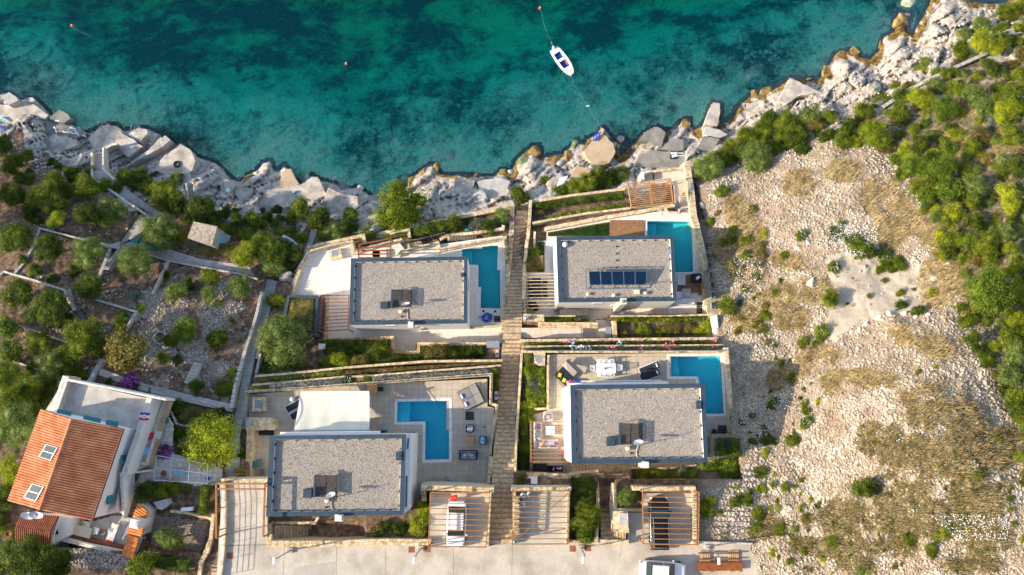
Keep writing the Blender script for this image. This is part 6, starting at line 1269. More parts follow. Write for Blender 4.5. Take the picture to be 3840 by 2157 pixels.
# west public stairs and garden walls
ws=empty('stone_stairway',P(1000,1200,6),'winding grey stone stairs from the beach past the olive tree to the red-roofed house','stairs')
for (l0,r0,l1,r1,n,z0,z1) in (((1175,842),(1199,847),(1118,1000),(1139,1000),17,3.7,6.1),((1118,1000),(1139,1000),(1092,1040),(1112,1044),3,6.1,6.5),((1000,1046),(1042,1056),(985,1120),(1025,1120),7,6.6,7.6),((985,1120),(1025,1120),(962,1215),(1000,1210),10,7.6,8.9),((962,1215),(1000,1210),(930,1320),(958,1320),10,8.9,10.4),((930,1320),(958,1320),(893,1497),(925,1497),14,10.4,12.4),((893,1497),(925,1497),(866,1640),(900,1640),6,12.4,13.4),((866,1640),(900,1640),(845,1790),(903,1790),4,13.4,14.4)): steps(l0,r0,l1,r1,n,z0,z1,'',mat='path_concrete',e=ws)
g_=dict(stone='grey_wall_stone')
W_('grey stone wall on the west side of the winding stairs, lower part',[(978,1100),(965,1165),(948,1225)],11,dz=.9,**g_)
W_('grey stone wall on the west side of the winding stairs, upper part',[(948,1225),(920,1310),(880,1450),(868,1525)],12,dz=.8,**g_)
W_('pale stone wall between the winding stairs and the white terrace',[(1158,925),(1128,990),(1108,1040),(1095,1068)],9,[6.4,6.9,7.1,7.2])
steps((532,797),(592,816),(450,914),(512,888),12,5.0,6.7,'grey flight dropping west of the round tree',mat='path_concrete',name='footpath_steps')
steps((352,575),(380,570),(356,662),(390,660),9,2.0,4.2,'narrow grey steps from the footpath down to the cove apron',mat='path_concrete',name='footpath_steps')
P_=dict(stone='pale_wall_stone')
W_('pale parapet on the west side of the footpath to the cove',[(343,575),(344,655),(348,668),(478,760),(545,803)],8,[3.0,4.6,4.8,5.2,5.8],**P_); W_('pale parapet on the east side of the footpath to the cove',[(386,555),(386,635),(426,672)],7,[3.2,4.5,4.7],**P_)
W_('low white wall beside the pale triangle apron in the cove',[(386,562),(415,545),(436,540)],8,2.6,**P_)
W_('pale edge wall of the curving path above the layered rock',[(697,690),(704,750)],6,3.5,**P_)
W_('pale concrete wall on the south side of the main footpath',[(455,924),(545,950),(624,976),(760,1003),(895,1026),(962,1046)],7,dz=.4,**g_)
W_('grey garden wall below the upper west terrace path',[(148,856),(280,890),(416,922)],7,dz=.4,**g_)
W_('grey garden wall falling away at the west side of the first plot',[(148,856),(120,930),(85,990),(57,1022)],9,dz=.3,**g_)
W_('grey garden wall west of the narrow garden steps',[(416,920),(395,975),(367,1045)],12,dz=.35,**g_); steps((440,935),(462,935),(385,1010),(408,1012),9,8.0,9.2,'narrow grey garden steps between two low walls',mat='path_concrete',name='garden_steps')
W_('grey garden wall east of the narrow garden steps',[(460,930),(432,985),(412,1010)],7,dz=.35,**g_); W_('grey garden wall dividing olive plot from the stony garden',[(628,982),(600,1040),(571,1100)],9,dz=.5,**g_)
W_('grey wall along the north of the lower olive plot',[(0,1030),(13,1018),(31,1024),(130,1052),(241,1088),(246,1110),(275,1160)],8,dz=.4,**g_); W_('grey wall along the dark garden plot behind the agave',[(363,1126),(440,1148),(509,1170),(490,1202),(469,1236)],8,dz=.4,**g_)
W_('low grey wall across the lower olive terrace',[(53,1216),(150,1248),(257,1288)],7,dz=.4,**g_); W_('lowest grey terrace wall at the far left',[(27,1347),(142,1387)],6,dz=.4,**g_)
W_('thick grey wall behind the terrace of the red-roofed house',[(378,1356),(357,1392),(336,1428)],18,dz=.6,**g_); W_('pale edge wall of the garden path above the red-roofed house',[(520,1450),(630,1484),(740,1500),(868,1538)],7,dz=.45,**g_)
steps((728,1358),(758,1362),(690,1436),(722,1444),7,12.2,13.2,'rough grey steps in the stony garden',mat='path_concrete',name='garden_steps')
W_('ring of pale stones around a small bed in the stony garden',[(575,1262),(590,1245),(615,1246),(624,1262),(618,1282),(598,1292),(580,1284)],5,dz=.15,h=.5,closed=True,slen=.3,**g_)
W_('dry stone wall crossing the scrub at the upper right',[(3320,395),(3420,330),(3500,290),(3620,235),(3720,190),(3840,140)],13,dz=.8,slen=.4,**g_); W_('grey dry stone wall remnant at the far right edge',[(3718,602),(3785,574)],8,dz=.3,**g_)
# strips and yards by the red-roofed house
W_('low pale wall above the round gravel yard',[(642,1918),(700,1925),(790,1945),(796,1960)],9,15.8,1); W_('stone wall east of the round gravel yard',[(798,1950),(794,2010),(770,2072)],15,[16,16.2,16.6],1.6)
W_('garden wall west of the yellow-green tree',[(640,1545),(660,1590),(716,1602)],6,13.9,1,**g_)
# ------------------------------------------------------------------ pergolas, frames
pergola([(1614,1847),(1836,1847),(1823,2052),(1607,2050)],ZR+2.7,ZR,11,'orange-brown steel pergola over the garage with the white car','orange_steel')
pergola([(1922,1841),(2136,1841),(2131,2040),(1921,2041)],ZR+2.7,ZR,11,'yellowish-brown steel pergola over the middle garage, crossed by a diagonal brace','brown_steel')
e=pergola([(2410,1843),(2622,1846),(2619,2043),(2412,2040)],ZR+2.7,ZR,11,'rust-orange steel pergola over the black car','orange_steel')
pb=[o for o in scene.objects if o.name.startswith('pergola')][1]
MB().bar(P(1930,2030,ZR+2.66),P(2130,1850,ZR+2.66),.07,.07).build('diagonal_brace','brown_steel',pb)
pergola([(1992,1582),(2131,1582),(2131,1732),(1991,1732)],Z2+2.6,Z2,11,'orange steel pergola over the white corner sofa','orange_steel')
pergola([(1203,1109),(1309,1108),(1306,1236),(1197,1244)],Z1+2.7,Z1,11,'rust-red pergola over the south-west patio of the upper left villa','rust')
pergola([(1974,1028),(2084,1027),(2085,1154),(1966,1156)],Z1+2.7,Z1,11,'pale timber pergola west of the upper right villa over a dark dining table','pale_wood',bw=.07)
e=pergola([(2353,690),(2514,670),(2524,758),(2368,777)],7.6,4.8,13,'orange timber pergola on the slope below the upper right pool','wood',slatw=.06)
for t in (.0,.5,1): a,b_=P(2353,690,7.5).lerp(P(2514,670,7.5),t),P(2368,777,7.5).lerp(P(2524,758,7.5),t); MB().bar(a,b_,.14,.14).build('cross_beam','wood',e)
e=empty('steel_frame',P(1400,930,Z1),'rusty open steel frame north of the upper left villa','steel frame'); off=worldloc(e)
A,B_,C_,D_=[P(*q,9.3) for q in ((1344,918),(1465,895),(1466,966),(1345,967))]
for a,b_ in ((A,B_),(B_,C_),(A,D_),(A.lerp(D_,.25),B_.lerp(C_,.42)),(A.lerp(D_,.46),B_.lerp(C_,.62)),(A.lerp(D_,.75),B_.lerp(C_,.80)),(D_,C_),(A,A.lerp(D_,.45).lerp(C_,.18))): MB().bar(a,b_,.13,.13).build('beam','rust',e)
for q in (A,B_,C_,D_): MB().box((q.x,q.y,(9.3+Z1)/2),(.11,.11,9.3-Z1)).build('post','rust',e)
e=empty('steel_frame',P(811,1813,ZR),'orange-brown steel frame standing over the open driveway','steel frame')
A,B_,C_,D_=[P(*q,ZR+2.8) for q in ((811,1814),(994,1814),(987,2013),(811,2018))]
for a,b_ in ((A,B_),(A,D_),(B_,C_),(P(811,1834,ZR+2.8),P(994,1834,ZR+2.8))): MB().bar(a,b_,.15,.15).build('beam','orange_steel',e)
for x,y in ((811,1909),(811,1990)): MB().bar(P(x,y,ZR+2.8),P(x+34,y-8,ZR+2.2),.1,.1).build('strut','orange_steel',e)
for x,y in ((993,1822),(990,1900)): MB().bar(P(x,y,ZR+2.8),P(x+20,y+2,ZR+2.5),.1,.1).build('strut','orange_steel',e)
for q in (A,D_,B_,C_): MB().box((q.x,q.y,ZR+1.3),(.12,.12,2.9)).build('post','orange_steel',e)
# trellis by the red-roofed house
e=empty('trellis',P(700,1760,14.5),'grey metal trellis frame over the crazy-paved yard','trellis')
T=[P(*q,16.9) for q in ((588,1709),(830,1746),(826,1804),(577,1800))]; T[2]=P(777,1813,16.9); T[1]=P(779,1740,16.9)
for a,b_ in ((T[0],T[1]),(T[1],T[2]),(T[2],T[3]),(T[3],T[0]),(T[0].lerp(T[3],.5),T[1].lerp(T[2],.5)),(T[0].lerp(T[1],.3),T[3].lerp(T[2],.3)),(T[0].lerp(T[1],.65),T[3].lerp(T[2],.65))): MB().bar(a,b_,.07,.07).build('bar','steel',e)
for q in T: MB().box((q.x,q.y,15.6),(.06,.06,2.6)).build('post','steel',e)
# green roof box
q4=[(1077,1107),(1194,1112),(1183,1262),(1050,1240)]; i4=[(1087,1116),(1184,1120),(1176,1250),(1064,1230)]
e=empty('planted_roof',P(1120,1180,7),'green planted roof with blue-grey metal rim beside the olive tree','planted roof')
for k in range(4):
    a,b_,c_,d_=q4[k],q4[(k+1)%4],i4[(k+1)%4],i4[k]; MB().prism([P(*p,10.2)[:2] for p in (a,b_,c_,d_)][::-1],7.2,10.2).build('metal_rim','coping_metal',e)
MB().prism([P(*p,9.9)[:2] for p in i4][::-1],7.2,9.9).build('roof_soil','soil',e)
bed('roof_planting',i4,9.9,.28,'leaf_brown',90,.13,None,None,parent=e); 
# ------------------------------------------------------------------ furniture
def part(e,name,mat,fn,**k): m=MB(); fn(m); o=link(name,m.mesh(name,mat,smooth=k.get('smooth',False)),e); return o
def thing(name,px,py,z,label,cat,rz=0,group=None): return empty(name,P(px,py,z),label,cat,group,R(rz))
def lounger(px,py,z,rz,L,Wd,label,fab='black_fabric',frame='white_plastic',towel=True,back=.62):
    e=thing('sun_lounger',px,py,z,label,'sun lounger',rz)
    part(e,'frame',frame,lambda m:[m.bar((-L/2,s*Wd/2,.28),(L/2,s*Wd/2,.28),.06,.07) for s in (-1,1)]+[m.bar((s*L/2,-Wd/2,.28),(s*L/2,Wd/2,.28),.06,.07) for s in (-1,1)])
    part(e,'mattress',fab,lambda m:m.rbox((-L*.14,0,.33),(L*.70,Wd*.86,.08),0,.03))
    part(e,'backrest',fab,lambda m:m.bar((L*.21,0,.36),(L*.49,0,.60),Wd*.86,.06))
    for sx in (-.42,.42):
        for sy in (-.5,.5): part(e,'leg',frame,lambda m:m.box((sx*L,sy*Wd,.13),(.05,.05,.27)))
    if towel: part(e,'rolled_towel','white_paint',lambda m:m.tube([(L*.40,-Wd*.25,.62),(L*.40,Wd*.25,.62)],.07,8))
    return e
lounger(2432,1382,Z2,22,2.05,.78,'upper of two navy sun loungers with white frame on the lower right terrace'); lounger(2434,1408,Z2,20,2.0,.78,'lower of two navy sun loungers with white frame on the lower right terrace')
lounger(1110,1520,Z2,30,2.0,.75,'dark sun lounger half under the cream awning, upper one',towel=False); lounger(1127,1548,Z2,30,2.0,.75,'dark sun lounger half under the cream awning, lower one',towel=False)
# double daybed on lower left terrace
e=thing('double_daybed',1764,1490,Z2,'grey double sunbed with two rolled white and blue towels near the corner','daybed',27)
for s in (-1,1):
    part(e,'mattress','grey_fabric',lambda m:m.rbox((-.35,s*.52,.30),(1.35,1.0,.14),0,.04)); part(e,'backrest','grey_fabric',lambda m:m.bar((.34,s*.52,.40),(1.1,s*.52,.62),1.0,.10))
    part(e,'rolled_towel','white_paint',lambda m:m.tube([(-.72,s*.45-.2,.44),(-.72,s*.45+.2,.44)],.10,10)); part(e,'towel_band','towel_blue',lambda m:m.box((-.54,s*.45,.40),(.18,.42,.06)))
part(e,'frame','dark_metal',lambda m:[m.bar((-1.05,s*1.05,.18),(1.2,s*1.05,.18),.06,.1) for s in (-1,1)]+[m.bar((1.2,-1.05,.18),(1.2,1.05,.18),.06,.1),m.bar((1.15,-1.0,.7),(1.15,1.0,.7),.05,.05)])
for sx in (-1,1.15):
    for sy in (-1,1): part(e,'leg','dark_metal',lambda m:m.box((sx,sy,.08),(.07,.07,.2)))
# canopy daybed on lower right terrace
e=thing('canopy_daybed',2122,1397,Z2,'black daybed with folded taupe hood and two yellow cushions','daybed',45)
part(e,'mattress','black_fabric',lambda m:m.rbox((-.25,-.1,.34),(1.65,1.5,.2),0,.06)); part(e,'frame','brown_steel',lambda m:[m.bar((-1.25,s*.85,.2),(1,s*.85,.2),.05,.05) for s in (-1,1)]+[m.bar((-1.25,-.85,.2),(-1.25,.85,.2),.05,.05),m.bar((-1.25,-.3,.2),(-1.0,-.3,.2),.05,.05)])
part(e,'hood','taupe_fabric',lambda m:m.add([(.2,-.85,.5),(.2,.85,.5),(1.15,.85,.45),(1.15,-.85,.45),(.75,-.8,1.25),(.75,.8,1.25),(.15,0,1.05)],[(3,2,5,4),(2,1,5),(0,3,4),(4,5,6),(1,6,5),(0,4,6)])); part(e,'hood_stay','dark_metal',lambda m:m.bar((.75,-.8,1.26),(.75,.8,1.26),.05,.05))
for a,b_ in ((-.65,.25),(-.72,-.45)): part(e,'cushion','yellow_fabric',lambda m:m.rbox((a,b_,.50),(.42,.36,.14),.4,.06))
def chair(px,py,z,rz,label,mat='white_plastic',group=None,seat=None,h=.85,s=1.0):
    e=thing('garden_chair',px,py,z,label,'chair',rz,group); w_=.5*s
    part(e,'seat',seat or mat,lambda m:m.rbox((0,0,.43),(w_,w_,.05),0,.02)); part(e,'backrest',mat,lambda m:[m.bar((-w_*.52,-w_*.45+k*w_*.3,.45),(-w_*.62,-w_*.45+k*w_*.3,h),.05,.03) for k in range(4)]+[m.bar((-w_*.62,-w_*.5,h),(-w_*.62,w_*.5,h),.05,.06)])
    for sy in (-1,1): part(e,'armrest',mat,lambda m:[m.bar((-w_*.5,sy*w_*.55,.64),(w_*.45,sy*w_*.55,.64),.05,.03)])
    for sx in (-1,1):
        for sy in (-1,1): part(e,'leg',mat,lambda m:m.box((sx*w_*.44,sy*w_*.5,.21),(.04,.04,.43)))
    return e
def table(px,py,z,rz,L,Wd,label,mat='white_plastic',h=.74,legm=None,slats=0):
    e=thing('garden_table',px,py,z,label,'table',rz)
    if slats:
        for k in range(slats): part(e,'slat',mat,lambda m:m.box((0,-Wd/2+(k+.5)*Wd/slats,h-.02),(L,Wd/slats-.012,.04)))
    else: part(e,'tabletop',mat,lambda m:m.rbox((0,0,h-.025),(L,Wd,.05),0,.02))
    for sx in (-1,1):
        for sy in (-1,1): part(e,'leg',legm or mat,lambda m:m.box((sx*L*.45,sy*Wd*.42,(h-.05)/2),(.06,.06,h-.05)))
    return e
table(2270,1383,Z2,0,2.0,1.02,'white rectangular dining table on the lower right terrace')
for i,(x,y,rz,lb) in enumerate(((2222,1381,180,'white garden chair at the left end of the white dining table'),(2318,1380,0,'white garden chair at the right end of the white dining table'),(2247,1362,90,'white chair on the far side of the dining table, left'),(2268,1361,90,'white chair on the far side of the dining table, middle'),(2290,1361,90,'white chair on the far side of the dining table, right'),(2249,1403,-90,'white chair on the near side of the dining table, left'),(2270,1405,-90,'white chair on the near side of the dining table, middle'),(2291,1404,-90,'white chair on the near side of the dining table, right'))): chair(x,y,Z2,rz+180,lb)
q=P(2270,1382,Z2+.75); e=empty('potted_plant',q,'small dark vase with thin white stems on the dining table','plant'); MB().lathe(q,[(.01,0),(.07,.02),(.09,.12),(.05,.2)],12).build('vase','black',e); m=MB()
for k in range(9): a=k*.7; m.bar(q+Vector((0,0,.18)),q+Vector((math.cos(a)*.22,math.sin(a)*.2,.36)),.03,.01)
m.build('stems','leaf_grey',e)
def sofa(px,py,z,rz,L,D,label,fr='black',cu='blue_fabric',n=2,pil=(),armc=True):
    e=thing('sofa',px,py,z,label,'sofa',rz)
    part(e,'base',fr,lambda m:m.rbox((0,0,.15),(L,D,.26),0,.08)); part(e,'back_frame',fr,lambda m:m.rbox((0,D*.42,.42),(L*.98,.14,.42),0,.05))
    for s in (-1,1): part(e,'armrest',fr,lambda m:m.rbox((s*L*.47,0,.38),(.12,D*.9,.34),0,.05))
    for k in range(n):
        cx=-L*.43+(k+.5)*L*.86/n; part(e,'seat_cushion',cu,lambda m:m.rbox((cx,-D*.07,.34),(L*.85/n,D*.72,.16),0,.06)); part(e,'back_cushion',cu,lambda m:m.rbox((cx,D*.30,.52),(L*.84/n,.20,.36),0,.08))
    for k,(x,y,mt) in enumerate(pil): part(e,'cushion',mt,lambda m:m.rbox((x,y,.52),(.36,.30,.16),.5+k,.06))
    return e
sofa(1757,1706,Z2,180*0,1.85,.95,'blue-grey two-seat lounge sofa with orange and pink cushions',pil=((-.35,0,'pink_fabric'),(-.12,.05,'blue_fabric'),(.08,.1,'orange_fabric'),(.35,0,'light_grey_fabric')))
sofa(1763,1607,Z2,0,.72,.80,'black rounded armchair with two white cushions north of the wooden table',cu='light_grey_fabric',n=1,pil=((-.14,-.05,'white_paint'),(.16,-.02,'white_paint')))
sofa(1812,1652,Z2,-90,.72,.80,'black rounded armchair with light blue cushions right of the wooden table',cu='blue_fabric',n=1,pil=((-.2,-.05,'sky_paint'),(.2,-.05,'sky_paint')))
table(1762,1653,Z2,0,.82,.82,'square slatted wooden table between the blue sofa and black armchairs','wood',h=.42,slats=8)
sofa(2017,1632,Z2,90,2.7,.85,'white sofa section with grey cushions along the left of the orange pergola',fr='white_paint',cu='light_grey_fabric',n=3,pil=((.9,-.1,'purple_fabric'),(-.3,-.1,'pink_fabric')))
sofa(2055,1664,Z2,180,2.0,.9,'white sofa section with grey cushions along the bottom of the orange pergola',fr='white_paint',cu='light_grey_fabric',n=2,pil=((.55,-.1,'orange_fabric'),(.75,.05,'pink_fabric'),(-.8,-.05,'purple_fabric')))
sofa(2055,1565,Z2,0,.9,.9,'white framed armchair with a pink cushion just above the orange pergola',fr='white_paint',cu='light_grey_fabric',n=1,pil=((0,0,'pink_fabric'),))
table(2063,1615,Z2,0,.9,.9,'white square coffee table under the orange pergola',h=.4)
chair(2115,1697,Z2,100,'small bright red chair with a patterned cushion under the orange pergola','magenta',s=.8,h=.6)
def grate(quad,z,n,label,name='floor_grate'):
    e=empty(name,P(*quad[0],z),label,'grate'); Q=[P(*p,z) for p in quad]
    for k in range(n): a,b_=Q[0].lerp(Q[3],(k+.5)/n),Q[1].lerp(Q[2],(k+.5)/n); MB().bar(a+Vector((0,0,.02)),b_+Vector((0,0,.02)),(Q[3]-Q[0]).length/n*.84,.05).build('slat','dark_metal',e)
grate([(1745,1544),(1777,1544),(1777,1576),(1745,1576)],Z2,5,'dark slatted shower tray north of the black armchair'); grate([(2692,1595),(2724,1595),(2724,1626),(2692,1626)],Z2,5,'dark slatted shower tray south of the lower right pool'); grate([(2612,1133),(2646,1133),(2648,1177),(2612,1177)],Z1,6,'dark slatted panel by the big planter east wall')
grate([(1852,1185),(1876,1185),(1876,1208),(1852,1208)],Z1,4,'dark square hatch beside the blue pool hose')
q=P(1815,1600,Z2); tag(MB().lathe(q,[(.01,0),(.14,.02),(.13,.1),(.05,.18),(.01,.2)],14).build('floor_lamp','slate_panel',smooth=True),'small round grey garden lamp near the east parapet','lamp')
q=P(1098,1498,Z2+.2); tag(MB().lathe(q,[(.01,-.2),(.2,-.15),(.28,.05),(.24,.25),(.12,.36),(.01,.4)],18).build('globe_lamp','white_plastic',smooth=True),'white globe lamp left of the cream awning','lamp')
e=thing('pool_net',1640,1802,Z2,'pool net and pole lying north of the garage wall','pool tool',3)
part(e,'pole','steel',lambda m:[m.tube([(-1.0,.12,.05),(.8,.12,.05)],.025,6),m.tube([(-1.1,-.12,.05),(.9,-.12,.05)],.025,6)]); part(e,'net_frame','blue_plastic',lambda m:[m.tube([(.8,.22,.06),(1.15,.26,.06),(1.2,-.05,.06),(.85,-.02,.06),(.8,.22,.06)],.03,5),m.box((1.15,-.22,.06),(.4,.3,.04))])
e=chair(1693,1813,Z2,200,'small black folded chair next to the pool net','black',s=.7,h=.6)
e=chair(2674,1618,Z2,150,'black chair between the lower right villa and the shower tray','black',s=.8)
for x,y,rz,lb in ((981,1735,30,'dark green chair at the west side of the lower left villa, upper left'),(988,1768,200,'dark green chair at the west side of the lower left villa, lower')): chair(x,y,Z2,rz,lb,'teal_paint',seat='grey_fabric')
table(964,1740,Z2,10,.7,.7,'small dark table between green chairs west of the lower left villa','teal_paint')
table(1400,1460,Z2,0,1.05,.95,'wooden planter table on the north edge behind the awning','wood',h=.8); quad_block([(1375,1454),(1384,1454),(1384,1468),(1375,1468)],Z2+.5,.5,'dark stool left of the wooden table by the north parapet','black_fabric','stool','stool'); quad_block([(1418,1452),(1434,1452),(1434,1467),(1418,1467)],Z2+.5,.5,'dark square pot right of the wooden table by the north parapet','black_fabric','square_pot','pot')
e=sofa(1441,1622,Z2,0,.6,.5,'dark green covered grill right of the awning','teal_paint','teal_paint',1)
# awning
e=empty('awning',P(1240,1550,Z2),'large cream sun awning stretched in front of the lower left villa','awning')
A,B_,C_,D_=P(1128,1470,Z2+2.5),P(1384,1468,Z2+2.5),P(1383,1614,ZB-2.6),P(1103,1616,ZB-2.6); N=24; K=12; m=MB(); V=[]
for j in range(K+1):
    for i in range(N+1):
        u,v=i/N,j/K; p=A.lerp(B_,u).lerp(D_.lerp(C_,u),v); V.append(p+Vector((0,0,-.35*math.sin(math.pi*v)*.8-.10*math.sin(u*math.pi)+.035*math.sin(u*24)*v)))
m.add(V,[(j*(N+1)+i,(j+1)*(N+1)+i,(j+1)*(N+1)+i+1,j*(N+1)+i+1) for j in range(K) for i in range(N)]); m.build('awning_cloth','canvas',e,smooth=True)
MB().tube([A,B_],.05,8).build('front_bar','white_paint',e); MB().tube([D_+Vector((-.1,0,.05)),C_+Vector((.15,0,.05))],.08,8).build('roller','steel',e)
for a,b_ in ((A,D_),(B_,C_)): MB().bar(a.lerp(b_,.03)-Vector((0,0,.12)),a.lerp(b_,.97)-Vector((0,0,.12)),.05,.05).build('arm','white_paint',e)
# upper terraces
table(2004+8,1085,Z1,90,2.3,1.0,'long dark dining table under the pale pergola','black_fabric'); 
for i,(x,y) in enumerate(((1990,1060),(1990,1085),(1992,1110),(2042,1062),(2042,1087),(2043,1110))): chair(x,y,Z1,0 if i<3 else 180,'dark dining chair under the pale pergola, %s'%('left side, top','left side, middle','left side, bottom','right side, top','right side, middle','right side, bottom')[i],'black_fabric')
for x,y,r_,lb in ((1997,1146,.5,'black kettle barbecue under the pale pergola, larger one'),(2010,1158,.35,'black kettle barbecue under the pale pergola, smaller one')): q=P(x,y,Z1); tag(MB().lathe(q,[(.01,0),(r_*.5,.1),(r_,.6),(r_*.9,.85),(r_*.3,1.0),(.01,1.02)],18).build('kettle_barbecue','black',smooth=True),lb,'barbecue')
def wchair(px,py,rz,label,w_=1.0,d_=.8): 
    e=thing('slatted_bench',px,py,Z1+.05,label,'bench',rz); n=int(w_/.11)
    for k in range(n): part(e,'slat','white_paint',lambda m:m.box((-w_/2+(k+.5)*w_/n,0,.42),(w_/n*.7,d_,.04)))
    part(e,'frame','white_paint',lambda m:[m.box((0,s*d_*.5,.40),(w_,.07,.08)) for s in (-1,1)]+[m.box((0,d_*.52,.66),(w_,.06,.45))]+[m.box((s*w_*.5,0,.5),(.07,d_,.2)) for s in (-1,1)])
    for sx in (-1,1):
        for sy in (-1,1): part(e,'leg','white_paint',lambda m:m.box((sx*w_*.45,sy*d_*.45,.19),(.07,.07,.38)))
wchair(2553,1053,90,'white slatted armchair on the red-brown deck south of the pool'); wchair(2565,1134,180,'long white slatted bench behind the upper right villa, horizontal',1.9,.8); wchair(2544,1113,90,'short white slatted bench end against the upper right villa',.9,.6)
table(2571,1100,Z1,0,.95,.95,'light grey square table among the white slatted benches','grey_wall_stone',h=.45); q=P(2608,1045,Z1+.1); m=MB(); m.rbox((q.x,q.y,q.z+.35),(1.1,.95,.7),0,.12); tag(m.build('covered_lounger','black_fabric'),'black covered seat in the corner of the red-brown deck','seat')
q=P(2618,1041,Z1+.85); m=MB(); m.rbox((q.x,q.y,q.z),(.5,.3,.1),.5,.04); m.rbox((q.x-.1,q.y-.12,q.z+.05),(.3,.25,.1),-.4,.04); tag(m.build('folded_towel','white_paint'),'crumpled white towel on the black covered seat','towel')
q=P(1418,975-12,Z1); e=table(1415,958,Z1,0,.9,.9,'round cream parasol table partly hidden by the roof edge','white_paving'); e.children[0].data=MB().cyl((0,0),.5,.70,.74,24).mesh('tabletop','white_paving')
m=MB(); g=random.Random(3); c=P(1826,1192,Z1+.05); pts=[c+Vector((math.cos(k*.55)*(.62-.005*k)+.10*math.sin(k*1.3),math.sin(k*.55)*(.52-.004*k)+.1*math.cos(k*.9),.03+.012*(k%9))) for k in range(60)]; pts=[c+Vector((-1.0,.1,.03))]+pts+[c+Vector((-.3,-.6,.03))]; tag(m.tube(pts,.04,6).build('pool_hose','blue_plastic',smooth=True),'tangled blue pool hose south of the long pool','hose')
for x,y in ((1813,1167),(1857,1168)): q=P(x,y,Z1+.03); tag(MB().cyl((q.x,q.y),.13,Z1,Z1+.06,12).build('skimmer_lid','black'),'round black lid at the pool end, %s of the blue hose'%('left' if x<1820 else 'right'),'lid')
m=MB(); 
for k,(mt) in enumerate(('pink_fabric','purple_fabric','red','blue_plastic','blue_plastic')): q=P(2130+k*9,1433-(k%2)*3,Z2+.3); m.rbox((q.x,q.y,q.z),(.38,.3,.5),k,.1,m=mt)
tag(m.build('pool_toys',None),'heap of red, purple and blue pool toys at the villa corner','toys')
BX=((2646,922),(2652,962),(2657,997),(2662,1035),(2667,1072),(2669,1110),(2670,1148))
for i,(x,y) in enumerate(BX):
    z=6.6+.27*i; z=gz(x,y)-.05; e=thing('planter_box',x,y,z,'grey planter box outside the east wall, %s from the top'%('first','second','third','fourth','fifth','sixth','seventh')[i],'planter',group='planter boxes outside the east wall'); part(e,'box','slate_panel',lambda m:m.prism([(-.22,-.38),(.22,-.38),(.22,.38),(-.22,.38)],0,.6,holes=[[(-.17,-.33),(.17,-.33),(.17,.33),(-.17,.33)]]))
    part(e,'soil','soil',lambda m:m.box((0,0,.25),(.34,.66,.5))); link('plant',random.choice(KIND[('mid','brown','fresh')[i%3]+'_small']),e,(0,0,.35),(0,0,i),(.24,.38,.4))
